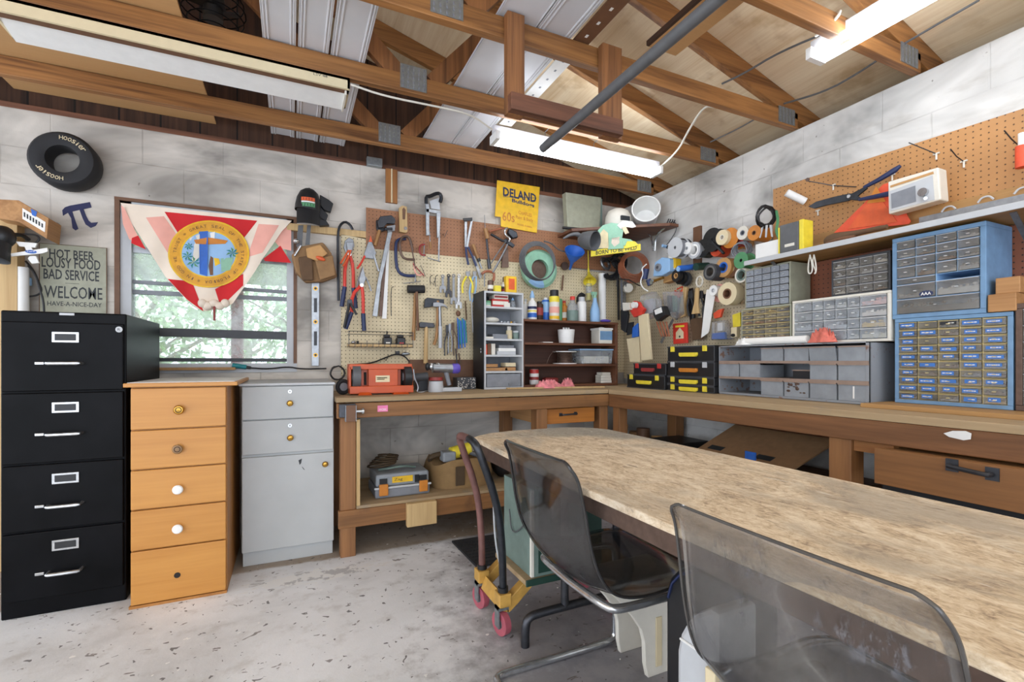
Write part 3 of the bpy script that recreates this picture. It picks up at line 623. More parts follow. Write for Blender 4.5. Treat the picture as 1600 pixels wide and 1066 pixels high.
# ---- work table
t = T('work_table', 'long table with a worn particle-board top in the foreground', 'table')
out = [(-1.937, -1.407), (-1.90, -1.375), (-1.831, -1.331), (-1.70, -1.301), (-1.414, -1.308), (-1.339, -1.340), (-1.278, -1.398), (-1.243, -1.47), (-1.235, -2.2), (-1.25, -3.8), (-1.94, -3.8), (-1.95, -3.0), (-1.962, -2.6), (-1.966, -2.3), (-1.955, -1.8)]
m = MB('osb'); m.prism([(x, y, .724) for x, y in out], (0, 0, .021)); t.part('top', m, .003)
m = MB('ruststeel')
for x0, x1, y0, y1 in ((-1.93, -1.905, -3.75, -1.42), (-1.285, -1.26, -3.75, -1.42), (-1.9, -1.29, -1.40, -1.375)): m.box(x0, x1, y0, y1, .665, .7235)
t.part('apron', m, .002)
for y in (-1.80, -3.5):
    for x, lx in ((-1.70, -1.875), (-1.45, -1.32)):
        m = MB('darksteel'); m.cyl((x, y, .115), (x, y, .724), .016); t.part('leg', m)
    m = MB('darksteel'); m.tube(smoothpts([(-1.875, y, .0), (-1.875, y, .07), (-1.865, y, .105), (-1.82, y, .115), (-1.36, y, .115), (-1.325, y, .105), (-1.315, y, .07), (-1.315, y, 0)], 2), .0165, 10); t.part('foot_bar', m)
t.done()
# ---- two smoked plastic chairs
m2 = MATS['smoke'].copy(); m2.name = 'smokelight'; MATS['smokelight'] = m2
for nm, tc in (('smoke', (.64, .64, .645, 1)), ('smokelight', (.89, .885, .875, 1))):
    for nd in MATS[nm].node_tree.nodes:
        if nd.type == 'BSDF_TRANSPARENT': nd.inputs[0].default_value = tc
flat('smokedge', '2c2b2b', .15); flat('smokedgelight', '4a4744', .12)
def chair(yc, label, smat, emat):
    t = T('smoked_chair', label, 'chair')
    K = [(-2.006, .817, .188, .003), (-2.004, .811, .203, .004), (-2.000, .80, .214, .006), (-1.982, .765, .222, .014), (-1.966, .69, .227, .026), (-1.952, .61, .23, .034), (-1.930, .53, .233, .038), (-1.895, .472, .236, .037), (-1.845, .442, .237, .032), (-1.77, .429, .237, .03), (-1.68, .43, .234, .026), (-1.58, .437, .228, .018), (-1.515, .434, .21, .008), (-1.50, .43, .19, .004)]
    prof = []
    for a in range(len(K)-1):              # smooth the profile between the key rows
        p0, p1, p2, p3 = K[max(a-1, 0)], K[a], K[a+1], K[min(a+2, len(K)-1)]
        for q in range(4):
            u = q/4; prof.append(tuple(.5*(2*b+(c-a_)*u+(2*a_-5*b+4*c-d)*u*u+(3*b-a_-3*c+d)*u**3) for a_, b, c, d in zip(p0, p1, p2, p3)))
    prof.append(K[-1]); rows = []
    for n_, (x, z, hw, sg) in enumerate(prof):
        x0_, z0_ = prof[max(n_-1, 0)][:2]; x1_, z1_ = prof[min(n_+1, len(prof)-1)][:2]; tx, tz = x1_-x0_, z1_-z0_; L_ = math.hypot(tx, tz); ax, az = tz/L_, -tx/L_; r = []
        for j in range(21):
            u = -1+2*j/20; b = sg*(1-abs(u)**2.2); r.append(V((x+ax*b, yc+u*hw, z+az*b)))
        rows.append([p_-V((.012, 0, 0)) for p_ in r])
    m = MB(smat); m.sheet(rows); t.part('shell', m)
    rim = [rows[0][j] for j in range(21)]+[r[-1] for r in rows[1:]]+[rows[-1][j] for j in range(19, -1, -1)]+[r[0] for r in rows[-2:0:-1]]
    m = MB(emat); m.tube(rim, .0046 if smat == 'smoke' else .003, 8, True); t.part('rim', m)
    m = MB('chrome')
    for s_ in (1, -1):
        y = yc+s_*.205
        m.tube(smoothpts([(-2.06, yc, .016), (-2.06, y-s_*.04, .016), (-2.05, y, .016), (-1.95, y, .016), (-1.61, y, .016), (-1.555, y, .025), (-1.553, y, .08), (-1.553, y, .33), (-1.56, y, .375), (-1.61, y, .392), (-1.85, y, .388), (-1.885, y-s_*.02, .398), (-1.885, yc, .392)], 2), .0125, 10)
    t.part('frame', m)
    e = t.done(); sh = [c for c in e.children if c.name.startswith('shell')][0]
    so = sh.modifiers.new('solid', 'SOLIDIFY'); so.thickness = .005
    return e
chair(-2.135, 'smoked grey plastic chair near the hand truck, pushed up to the table', 'smoke', 'smokedge')
chair(-2.93, 'clearer smoked plastic chair nearest the camera, scuffed back', 'smokelight', 'smokedgelight')
# ---- hand truck with a folding deck
t = T('platform_truck', 'small platform truck with a rusty tube handle and red casters', 'hand truck')
P = []
for y in (-1.69, -1.46):
    P.append([(-1.918, y, .13), (-1.922, y, .36), (-1.945, y, .53), (-2.02, y+(-.0), .735)])
pts = P[0]+[(-2.03, -1.67, .765), (-2.035, -1.63, .775), (-2.035, -1.52, .775), (-2.03, -1.48, .765)]+P[1][::-1]
hp_ = smoothpts([V(p) for p in pts], 2); hn = len(hp_)//2+2; m = MB('gunmetal'); m.tube(hp_[:hn-3], .0155, 12); m.use('rusttube').tube(hp_[hn-4:], .015, 12); t.part('handle', m)
for y in (-1.69, -1.46):
    m = MB('yellowpaint'); m.box(-1.945, -1.895, y-.03, y+.03, .12, .17); m.prism([(-1.945, y-.02, .11), (-1.83, y-.02, .20), (-1.78, y-.02, .225), (-1.78, y-.02, .19), (-1.86, y-.02, .12), (-1.90, y-.02, .09)], (0, .04, 0)); t.part('bracket', m, .003)
    m = MB('black'); m.cyl((-1.918, y, .165), (-1.919, y, .19), .021); t.part('collar', m)
    m = MB('caster'); c = V((-1.925, y, .048)); m.cyl(c-V((.013, .003, 0)), c+V((.013, .003, 0)), .047, n=24); m.use('galv').cyl(c-V((.014, .003, 0)), c+V((.014, .003, 0)), .02); k = t.part('caster', m)
    m = MB('galv'); m.box(-1.947, -1.942, y-.02, y+.02, .035, .115); m.box(-1.908, -1.903, y-.02, y+.02, .035, .115); m.box(-1.947, -1.903, y-.022, y+.022, .105, .115); t.part('caster_fork', m, of=k)
m = MB('yellowpaint'); m.para((-1.935, -1.66, .10), (0, .17, 0), (.02, 0, .05), (.008, 0, -.004)); t.part('toe_plate', m)
m = MB('benchtop'); m.box(-1.86, -1.36, -1.772, -1.47, .215, .235); m.use('darkgreen').box(-1.86, -1.36, -1.781, -1.772, .212, .238); t.part('deck', m, .003)
for y in (-1.75, -1.5):
    m = MB('caster'); c = V((-1.42, y, .048)); m.cyl(c-V((0, .014, 0)), c+V((0, .014, 0)), .047, n=24); m.use('galv').box(-1.44, -1.40, y-.02, y+.02, .09, .215); t.part('caster', m)
t.done()
m = MB('sage'); m.box(-1.83, -1.50, -1.765, -1.50, .237, .585); m.use('offwhite').box(-1.833, -1.82, -1.768, -1.755, .24, .58); m.use('darkgreen').box(-1.80, -1.50, -1.767, -1.765, .25, .575); m.use('hose').tube(smoothpts([(-1.832, -1.56, .45), (-1.84, -1.60, .36), (-1.838, -1.68, .40), (-1.838, -1.74, .46)], 2), .003, 5); one('steel_case', 'sage green steel case standing on the platform truck', 'case', m, bev=.004)
cord('strap_cord', 'pale cord hanging down behind the truck handle', [(-1.93, -1.62, .50), (-1.92, -1.60, .42), (-1.915, -1.61, .32), (-1.90, -1.62, .24)], .004, 'lightgrey')
m = MB('rubber'); m.prism([HP(x, y, .001) for x, y in ((706, 848), (745, 888), (800, 878), (772, 838))], (0, 0, .012))
a, b, c, d = [HP(x, y, .014) for x, y in ((712, 848), (748, 882), (795, 872), (768, 841))]
for i in range(8):
    for j in range(10):
        u, v = (i+.5)/8, (j+.5)/10; p = a*(1-u)*(1-v)+b*u*(1-v)+c*u*v+d*(1-u)*v; m.box(p.x-.008, p.x+.008, p.y-.008, p.y+.008, .012, .016)
one('rubber_mat', 'ribbed black rubber mat on the floor behind the hand truck', 'mat', m)
# ---- under the table
t = T('step_stool', 'beige plastic step stool under the work table', 'stool')
y0 = -2.139; prof = [YP(x, y, y0) for x, y in ((952, 925), (968, 940), (990, 966), (1003, 985), (1008, 1005), (1009, 1040), (1013, 1060), (1024, 1066), (1062, 1066), (1062, 915))]
for p in prof:
    p.z = min(max(p.z, 0), .36)
prof[-2].z = 0; prof[-3].z = 0.0
m = MB('offwhite'); m.prism(prof, (0, .02, 0)); g = YP(1024, 965, y0), YP(1030, 1062, y0); m.use('cream').box(g[0].x, g[1].x+.01, y0-.004, y0, .03, g[0].z); t.part('leg', m, .004)
m = MB('offwhite'); m.prism([p+V((0, .15, 0)) for p in prof], (0, .02, 0)); t.part('leg', m, .004)
zt = max(p.z for p in prof); m = MB('offwhite'); m.box(prof[0].x, prof[-1].x, y0, y0+.17, zt, zt+.015); t.part('step', m, .005); t.done()
t = T('tool_case', 'black rounded plastic case standing under the work table', 'case'); m = MB('black')
c = [XP(x, y, -1.72) for x, y in ((1040, 1066), (1040, 925), (1046, 903), (1058, 890), (1076, 884))]; pr = [(-1.72, c[0].y, 0)]+[tuple(p) for p in c[1:]]+[(-1.72, -2.66, c[-1].z), (-1.72, -2.66, 0)]
m.prism(pr, (.10, 0, 0)); t.part('body', m, .012); m = MB('navy'); m.tube([p+V((-.002, -.012, -.01)) for p in c[1:]], .004, 6); t.part('seam', m); t.done()
t = T('metal_case', 'pale grey rounded metal case under the table beside the near chair', 'case'); m = MB('lightgrey')
c = [XP(x, y, -1.85) for x, y in ((1056, 1066), (1057, 1015), (1062, 990), (1072, 972), (1088, 958), (1108, 950))]; pr = [(-1.85, c[0].y, 0)]+[tuple(p) for p in c[1:]]+[(-1.85, -2.687, c[-1].z), (-1.85, -2.687, 0)]
m.prism(pr, (.12, 0, 0)); t.part('body', m, .012); m = MB('white'); a, b = XP(1063, 998, -1.852), XP(1098, 1022, -1.852); m.tube([a, b], .003, 6); t.part('seam', m)
m = MB('cream'); a, b = XP(1104, 1040, -1.86), XP(1120, 1066, -1.86); m.box(-1.866, -1.85, b.y, a.y, a.z-.15, a.z); t.part('edge_strip', m, .003); t.done()
# ================================================================== BACK WALL, LEFT PART
def arctext(m, txt, pos, a0, a1, size, frame=None):
    """letters spread from angle a0 to a1 (degrees, clockwise) with their tops outward; pos(a, r) -> (point, right, up)"""
    n = len(txt)
    for i, ch in enumerate(txt):
        if ch == ' ': continue
        a = a0+(a1-a0)*(i+.5)/n; p, r, u = pos(a); k = .35 if ch in 'Iil!' else .8
        m.text(ch, p-r*(size*k/2)-u*(size/2), r, u, size*k, size, .0004)
def tireframe(c, R):
    def f(a):
        t = math.radians(a); u = V((math.sin(t), 0, math.cos(t))); return c+u*R, V((math.cos(t), 0, -math.sin(t))), u
    return f
c = BW(104, 254, .075); t = T('kart_tire', 'small black racing tire hung on the wall at the upper left', 'tire')
m = MB('rubber'); m.lathe([(.072, -.055), (.10, -.068), (.132, -.06), (.146, -.04), (.147, .04), (.132, .06), (.10, .066), (.072, .055), (.068, .03), (.068, -.03), (.072, -.055)], c, (0, -1, 0), 40); t.part('tread', m)
m = MB('cream'); f = tireframe(c+V((0, -.0675, 0)), .108); arctext(m, 'Hoosier', f, -5, 62, .02); arctext(m, 'Hoosier', f, 175, 242, .02); t.part('lettering', m); t.done()
pix = lambda pts, ox, oy, s: [(ox+x/s, oy+y/s) for x, y in pts]
m = MB('inkblue'); m.trace('B', pix([(450, 272), (470, 250), (505, 238), (650, 212), (662, 250), (604, 263), (622, 310), (640, 345), (660, 362), (708, 358), (690, 385), (655, 398), (620, 375), (598, 330), (575, 268), (522, 280), (545, 350), (566, 405), (545, 417), (525, 402), (515, 330), (490, 288), (470, 300), (455, 310)], 0, 270, 4.633), .004, .004)
one('pi_sign', 'dark blue pi symbol on the wall below the tire', 'sign', m)
t = T('metal_sign', 'weathered grey tin sign with a joke bar menu, HOT BEER', 'sign'); m = MB('signgrey'); m.trace('B', [(61, 379), (167, 387.5), (167, 491), (61, 489)], .012, .003); t.part('plate', m, .001)
m = MB('brown'); m.wire('B', [(61.5, 380), (166.5, 388), (166.5, 490.5), (61.5, 488.5)], .0125, .0022, 5, True); t.part('border', m)
m = MB('ink')
for tx, x0, x1, yb, yt in (('HOT BEER', 77, 147, 405, 391), ('LOUSY FOOD', 65, 157, 420, 404), ('BAD SERVICE', 68, 155, 438, 422), ('WELCOME', 69, 160, 467, 448), ('HAVE-A-NICE-DAY', 74, 159, 479, 472)):
    o = BW((x0+x1)/2, yb, .0122); a, b = BW(x0, yb, .0122), BW(x1, yb, .0122); q = BW((x0+x1)/2, yt, .0122); m.text(tx, (a.x, a.y, o.z), (1, 0, 0), UP, b.x-a.x, q.z-o.z, bold=.008 if tx[0] in 'WH' and 'BEER' not in tx else .016)
a, b = BW(102, 443, .0122), BW(124, 443, .0122); m.box(a.x, b.x, a.y-.001, a.y, a.z, a.z+.002); t.part('lettering', m); t.done()
# far-left post with hood, lamp and model aeroplane
t = T('wall_post', 'pale wooden post with an angled hood at the left edge', 'post'); a, b = BW(-8, 330, .1), BW(27, 330, .1); m = MB('palewood'); m.box(a.x, b.x, -.1, -.02, 0, BW(0, 335, .1).z); t.part('post', m, .003)
m = MB('boxwood'); m.trace('B', [(-8, 311), (29, 313), (76, 341), (73, 373), (30, 347), (-8, 340)], .21, .15); t.part('hood', m, .002); m = MB('paper'); m.trace('B', [(35, 325), (71, 347), (70, 363), (35, 342)], .2115, .001)
m.use('ink')
for k in range(7): m.trace('B', [(37+k*4.6, 331+k*2.9), (39.6+k*4.6, 332.5+k*2.9), (39.6+k*4.6, 340+k*2.7), (37+k*4.6, 338.5+k*2.7)], .212, .0004)
m.use('blue').trace('B', [(48, 326), (58, 331), (56, 339), (50, 336)], .2122, .0004); t.part('sticker', m); t.done()
t = T('model_airplane', 'small white toy airplane with a blue oval mark by the wooden post', 'toy airplane'); m = MB('white')
for pg, w_ in (([(24, 377), (58, 380), (55, 387), (30, 385)], .235), ([(38, 385), (49, 386), (54, 396), (42, 396)], .237), ([(46, 400), (56, 400), (61, 411), (49, 412), (43, 404)], .238)): m.trace('B', pg, w_, .012)
t.part('body', m, .002); m = MB('white'); m.trace('B', [(16, 396), (74, 387), (75, 393), (66, 396), (17, 401)], .245, .008); w1 = t.part('wing', m, .002)
m = MB('blue'); p = BW(48.5, 393.5, .246); m.ell(p, .022, .0012, .0085); m.use('white').text('Ford', p+V((-.014, -.0013, -.0035)), V((1, 0, .12)), UP, .028, .008); t.part('oval_mark', m, of=w1); t.done()
t = T('clamp_lamp', 'black clamp lamp at the far left edge above the filing cabinet', 'lamp'); m = MB('black'); p = BW(4, 370, .24); m.ell(p, .05, .05, .055); m.lathe([(.045, 0), (.05, .05), (.062, .11), (.06, .11), (.045, .05)], p+V((-.01, 0, -.01)), (-.15, -.2, -1), 24); t.part('shade', m); m = MB('black'); m.tube(smoothpts([p, p+V((.05, .04, .03)), p+V((.05, .12, .02))], 2), .01, 8); t.part('arm', m); t.done()
m = MB('white'); a = BW(34.5, 418, .07); m.cyl((a.x, a.y, a.z), (a.x, a.y, 1.32), .028, n=18); one('white_pipe', 'white plastic pipe standing behind the filing cabinet', 'pipe', m)
for k, (pts, l) in enumerate((([(40, 408), (52, 422), (60, 440), (66, 455), (58, 462), (40, 464)], 'black cable curling beside the tin sign'), ([(44, 415), (56, 430), (62, 452), (68, 470), (69, 492)], 'black cable running straight down over the tin sign edge'), ([(28, 366), (50, 366), (62, 370), (60, 378), (44, 384), (32, 380)], 'black cable looped under the wooden hood'))):
    m = MB('black'); m.tube(smoothpts([BW(x, y, .06+.01*k) for x, y in pts], 2), .005, 7); one('black_cable', l, 'cable', m)
m = MB('lightblue'); p = BW(43, 440, .05); m.cbox(p, .03, .03, .045); one('outlet_adapter', 'pale blue plug adapter beside the white pipe', 'plug', m, bev=.006)
# ---- flag in the window
def fw(x, y):
    tt = max(0, (y-325)/160); return .03+.07*tt*(1-.3*tt)+.010*math.sin(x*.11+y*.05)*min(1, tt*3+.15)
def drape(m, q, n=10, e=0.0):
    rows = []
    for i in range(n+1):
        r = []
        for j in range(n+1):
            u, v = j/n, i/n; x = q[0][0]*(1-u)*(1-v)+q[1][0]*u*(1-v)+q[2][0]*u*v+q[3][0]*(1-u)*v; y = q[0][1]*(1-u)*(1-v)+q[1][1]*u*(1-v)+q[2][1]*u*v+q[3][1]*(1-u)*v
            r.append(BW(x, y, fw(x, y)+e))
        rows.append(r)
    m.sheet(rows)
t = T('flag', 'red and white state flag with a round gold seal hung across the window', 'flag')
m = MB('flagwhite')
L = [(188, 317), (200, 340), (218, 368), (238, 400), (258, 432), (285, 462), (308, 482), (325, 488)]; Rr = [(456, 345), (440, 362), (428, 380), (412, 402), (398, 425), (382, 448), (364, 474), (350, 482)]
rows = []
for (a, b), (c, d) in zip(zip(L, L[1:]), zip(Rr, Rr[1:])):
    for k in range(4):
        v = k/4; xa, ya, xb, yb = a[0]+(b[0]-a[0])*v, a[1]+(b[1]-a[1])*v, c[0]+(d[0]-c[0])*v, c[1]+(d[1]-c[1])*v
        rows.append([BW(xa+(xb-xa)*j/40, ya+(yb-ya)*j/40, fw(xa+(xb-xa)*j/40, ya+(yb-ya)*j/40)) for j in range(41)])
m.sheet(rows); t.part('cloth', m)
m = MB('flagred'); drape(m, [(257, 331), (402, 345), (372, 384), (283, 372)], 10, .002); drape(m, [(262, 436), (300, 440), (318, 487), (292, 468)], 8, .002); drape(m, [(336, 452), (380, 428), (380, 446), (345, 480)], 8, .002); t.part('red_bars', m, label='red diagonal bars of the flag')
for q_ in ([(228, 340), (256, 338), (280, 372), (262, 395)], [(404, 350), (436, 352), (410, 395), (386, 402)]): m = MB('flagpink'); drape(m, q_, 8, .0015); t.part('pink_bar', m, label='faded pink bar of the flag')
m = MB('flagpink'); m.sheet([[BW(x, y, .045) for x, y in r] for r in ([(189, 320), (194, 325)], [(192, 350), (212, 362)], [(202, 374), (226, 388)])]); m.use('flagred'); m.sheet([[BW(x, y, .046) for x, y in r] for r in ([(206, 372), (216, 368)], [(205, 380), (228, 390)])]); t.part('left_flap', m)
m = MB('flagpink'); drape(m, [(420, 366), (455, 348), (455, 392), (438, 388)], 6, -.01); m.use('flagred'); drape(m, [(412, 404), (438, 384), (455, 411), (414, 408)], 6, -.008); t.part('right_flap', m)
SX, SY = 326, 397
def sp(r, a, e): x, y = SX+63*r*math.cos(a), SY+52*r*math.sin(a); return BW(x, y, fw(x, y)+e)
def sdisc(m, r0, r1, e, n=48, k=5): m.sheet([[sp(r0+(r1-r0)*i/k, 2*math.pi*j/n, e) for j in range(n+1)] for i in range(k+1)])
m = MB('sealgold'); sdisc(m, .69, 1.0, .007); m.use('deepyellow'); sdisc(m, .97, 1.01, .0075, k=1); sdisc(m, .67, .71, .0075, k=1); s_ = t.part('seal_ring', m)
m = MB('brown'); txt = 'GREAT SEAL OF THE STATE OF FLORIDA * IN GOD WE TRUST * '
for i, ch in enumerate(txt):
    if ch == ' ': continue
    a = math.radians(-122+360*i/len(txt)); p = sp(.84, a, .0085); q = sp(.84, a+.05, .0085); o = sp(.95, a, .0085); rr = (q-p).normalized(); uu = (o-p); uu = (uu-rr*uu.dot(rr)).normalized(); m.text(ch, p-rr*.008-uu*.0085, rr, uu, .006 if ch == 'I' else .015, .017, .0003)
t.part('seal_lettering', m, of=s_)
m = MB('lightblue'); sdisc(m, 0, .68, .007)
def dr(mat, px, e=.0045):
    e += .004
    m.use(mat); cx = sum(p[0] for p in px)/len(px); cy = sum(p[1] for p in px)/len(px); P_ = [BW(x, y, fw(x, y)+e) for x, y in px]; c_ = BW(cx, cy, fw(cx, cy)+e); m.add([c_]+P_, [(0, (i+1) % len(P_)+1, i+1) for i in range(len(P_))])
dr('blue', [(311, 362), (325, 361), (324, 432), (312, 428)]); dr('white', [(328, 364), (336, 362), (335, 376), (330, 376)], .005); dr('offwhite', [(296, 372), (312, 366), (312, 402), (300, 412)], .0048)
for x, y, s_2 in ((293, 400, 1.), (303, 410, 1.2), (363, 395, 1.1), (295, 385, .8)):
    for k in range(7):
        a = k*.9; dr('green' if k % 2 else 'teal', [(x, y), (x+10*s_2*math.cos(a), y+8*s_2*math.sin(a)), (x+6*s_2*math.cos(a+.5), y+5*s_2*math.sin(a+.5))], .0055)
dr('amber', [(303, 375), (325, 371), (356, 376), (352, 381), (326, 382), (306, 381)], .0055); dr('brown', [(329, 400), (333, 403), (333, 430), (328, 430), (326, 416)], .0055); dr('deepyellow', [(334, 403), (342, 404), (344, 412), (336, 416)], .0055); dr('mint', [(345, 404), (365, 402), (360, 422), (346, 425)], .0050)
t.part('seal_picture', m)
m = MB('flagwhite')
for k in range(5): p = BW(316+k*9, 474+(k % 2)*4, .085); m.ell(p, .024, .02, .026, rot=Matrix.Rotation(k*.7, 3, 'Y'))
t.part('gathered_end', m); m = MB('dullred'); m.cyl(BW(335, 476, .09), BW(335, 501, .09), .006); t.part('cord_toggle', m); t.done()
for nm, l, pts, mt, r in (('wood_lath', 'thin wooden lath lying on the window sill', None, 'shelfpine', 0),):
    a, b = BW(212, 573, .05), BW(368, 577, .05); m = MB(mt); m.box(a.x, b.x, -.06, -.02, b.z-.004, b.z+.012); one(nm, l, 'lath', m)
m = MB('teal'); m.cyl(BW(363, 571, .04), BW(385, 574, .04), .014); m.use('black').cyl(BW(385, 574, .04), BW(392, 575, .04), .009); one('cable_plug', 'green cable plug below the window', 'plug', m)
cord('black_cable', 'black cable running from the green plug along the window sill', [BW(390, 575, .04), BW(420, 577, .04), BW(450, 573, .04), BW(470, 577, .04), BW(510, 576, .04)], .005, 'black', 'cable')
m = MB('black'); m.tube(helix(BW(527, 583, .05), (.15, -1, 0), .045, .004, 4, 20, .06), .005, 6); m.use('black'); one('black_cable', 'coiled black cable between the grey cupboard and the orange machine', 'cable', m)
# ---- cap, straps, tool pouch, level
t = T('baseball_cap', 'black baseball cap with an orange and green print hung on the wall', 'cap'); p = BW(481, 322, .10); m = MB('black')
m.lathe([(.0, .112), (.03, .106), (.055, .085), (.07, .045), (.075, -.0), (.075, -.035)], p, (.1, .0, 1), 24); m.ell(p+V((.008, 0, .113)), .007, .007, .005); t.part('crown', m)
m = MB('black'); rows = [[p+V((u*.066, -.05-.028*v*(1-u*u*.4)-.02*(1-u*u), -.035-.10*v)) for u in [q/6-1 for q in range(13)]] for v in (0, .33, .66, 1)]; m.sheet(rows); m.sheet([[q+V((0, .003, 0)) for q in r] for r in rows]); t.part('brim', m)
m = MB('orange'); rows = []
def capf(u, z, e=.0755): a = u; return p+V((math.sin(a)*e, -math.cos(a)*e, z))
for mat, z0, z1 in (('orange', .012, .034), ('white', .002, .010), ('green', -.024, .0)):
    m.use(mat); m.sheet([[capf(-.55+k*.11, z) for k in range(11)] for z in (z0, z1)])
m.use('black')
for k in range(9): m.sheet([[capf(-.5+k*.11, z, .0762), capf(-.46+k*.11, z, .0762)] for z in ((.016, .03) if k % 2 else (-.02, -.005))])
t.part('print', m); t.done()
m = MB('black')
for pg, w_ in (([(500, 304), (514, 312), (521, 318), (517, 331), (507, 328), (500, 320)], .07), ([(500, 322), (513, 336), (509, 346), (498, 338)], .06), ([(495, 340), (510, 345), (515, 352), (500, 353)], .07)): m.trace('B', pg, w_, .04)
one('black_strap', 'bunched black webbing straps hanging beside the cap', 'strap', m, bev=.004)
m = MB('palewood'); a, b = BW(448, 345, .03), BW(575, 372, .03); m.box(a.x, b.x, -.03, 0, b.z, b.z+.045); one('wall_rail', 'pale wooden rail on the wall behind the cap and pouch', 'rail', m, bev=.002)
t = T('tool_pouch', 'worn tan leather tool pouch full of tools hanging right of the window', 'tool pouch')
m = MB('leather'); m.trace('B', [(455, 398), (470, 385), (505, 378), (518, 395), (527, 432), (505, 440), (478, 441), (462, 425)], .10, .07); t.part('bag', m, .012)
m = MB('leatherdark'); m.trace('B', [(466, 402), (488, 398), (490, 438), (472, 438)], .13, .03); t.part('pocket', m, .008); m = MB('leather'); m.trace('B', [(492, 405), (520, 398), (525, 430), (500, 438)], .135, .03); t.part('pocket', m, .008)
m = MB('tan'); m.trace('B', [(478, 388), (500, 382), (512, 396), (496, 408), (480, 402)], .14, .015); t.part('flap', m, .004)
for x0, x1, y0, y1 in ((466, 474, 352, 385), (480, 486, 352, 382)): m = MB('hose'); m.trace('B', [(x0, y0), (x1, y0), (x1-2, y1), (x0-3, y1)], .09, .01); t.part('strap', m)
m = MB('chrome'); m.ell(BW(463, 377, .12), .02, .02, .015); m.cyl(BW(460, 400, .12), BW(470, 384, .12), .008); t.part('tools', m, label='bright steel tool heads'); m = MB('orange'); m.ell(BW(501, 404, .15), .03, .01, .013, rot=Matrix.Rotation(.3, 3, 'Y')); t.part('orange_tape', m); t.done()
t = T('spirit_level', 'long aluminium spirit level standing upright beside the window', 'level'); m = MB('alum'); m.trace('B', [(487, 437), (499, 438), (498.5, 572), (487, 572)], .045, .025); t.part('bar', m, .002)
for y in (451, 503, 555): m = MB('brass'); p = BW(493, y, .046); m.ring(p, (0, -1, 0), .008, .014, .003, 16); m.use('darkgrey').disc(p, (0, -1, 0), .008, .001, 12); t.part('vial', m)
for y0, y1 in ((466, 488), (518, 540)): m = MB('darkgrey'); m.trace('B', [(490.5, y0), (495.5, y0), (495.5, y1), (490.5, y1)], .047, .002); t.part('hand_slot', m)
t.done()
# ================================================================== PEGBOARDS OF THE BACK WALL
m = MB('pegtan'); a = BW(533, 560, .03).x; m.prism([(a, -.03, .985), (-.03, -.03, .985), (-.03, -.03, BW(985, 432, .03).z), (BW(572, 372, .03).x, -.03, BW(572, 374, .03).z), (a, -.03, BW(533, 366, .03).z)], (0, .01, 0)); one('pegboard', 'cream pegboard behind the hanging tools on the back wall', 'pegboard', m)
m = MB('pegbrown'); p = [BW(572, 311, .034), BW(985, 388, .034), BW(985, 436, .034), BW(572, 376, .034)]; zt, zb = (p[0].z+p[1].z)/2, (p[2].z+p[3].z)/2; m.box(p[0].x, -.03, -.034, -.0305, zb, zt); one('pegboard', 'brown pegboard strip along the top of the tool wall', 'pegboard', m)
m = MB('brown'); a, b = BW(638, 562, .035), BW(748, 600, .035); m.box(a.x, b.x, -.035, -.0302, .90, a.z); one('backing_board', 'plain brown board at the foot of the cream pegboard', 'board', m)
# ================================================================== TOOLS HANGING ON THE BACK WALL
WB = .05
def hang(name, label, cat, parts, group=None):
    """parts: (part name, material, kind, px points, w, size, bevel)"""
    t = T(name, label, cat, group)
    for q in parts:
        nm, mt, kind, px, w_, s_ = q[:6]; m = MB(mt)
        if kind == 't': m.tube(smoothpts([BW(p[0], p[1], p[2] if len(p) > 2 else w_) for p in px], 1) if len(px) > 2 else [BW(p[0], p[1], w_) for p in px], s_, 8)
        elif kind == 'p': m.trace('B', px, w_, s_)
        elif kind == 'c': m.cyl(BW(*px[0], w_), BW(*px[1], w_), s_ if not isinstance(s_, tuple) else s_[0], s_ if not isinstance(s_, tuple) else s_[1], 12)
        elif kind == 'r': m.torus(BW(*px[0], w_), (0, -1, 0), s_[0], s_[1], 20, 6)
        elif kind == 'd': m.disc(BW(*px[0], w_), (0, -1, 0), s_[0], s_[1], 16)
        t.part(nm, m, q[6] if len(q) > 6 else 0)
    return t.done()
hang('pry_bar', 'black hooked pry bar at the left edge of the tool wall', 'pry bar', [('bar', 'gunmetal', 't', [(529, 470), (528, 400), (528, 365), (531, 352), (539, 346), (547, 351), (551, 359)], .06, .0085)])
def cutter(lab, head, piv, l1, l2, grip, col, name='bolt_cutter', cat='bolt cutter', dw=0.):
    (ax, ay), (bx, by) = l1, l2; px, py = piv; q = []
    q.append(('jaw', 'steel', 'p', head, .075+dw, .02, .003)); q.append(('pivot', 'chrome', 'd', [(px, py)], .08+dw, (.012, .012)))
    for (x, y) in (l1, l2):
        gx, gy = px+(x-px)*.62, py+(y-py)*.62
        q.append(('handle', col, 't', [(px+(x-px)*.03, py), (px+(x-px)*.6, py+(y-py)*.22), (gx, gy)], .065+dw, .011)); q.append(('grip', grip, 'c', [(gx, gy), (x, y)], .065+dw, .0145))
    hang(name, lab, cat, q)
cutter('red-handled bolt cutter with navy grips hanging at the left of the tool wall', [(539, 376), (545, 371), (552, 374), (554, 384), (549, 397), (541, 396), (537, 386)], (546, 398), (534, 479), (556, 482), 'navy', 'brightred')
cutter('large bolt cutter with splayed red handles, right of the first one', [(561, 436), (567, 415), (572, 436), (568, 446), (562, 444)], (565, 446), (540, 514), (569, 517), 'navy', 'brightred', dw=.042)
hang('tongs', 'orange-handled pliers hanging over the first bolt cutter', 'pliers', [('jaw', 'steel', 'p', [(541, 378), (553, 378), (550, 392), (543, 392)], .10, .015, .003), ('handle', 'orange', 't', [(545, 391), (538, 402), (532, 412)], .10, .006), ('handle', 'orange', 't', [(548, 391), (545, 402), (536, 416)], .10, .006)])
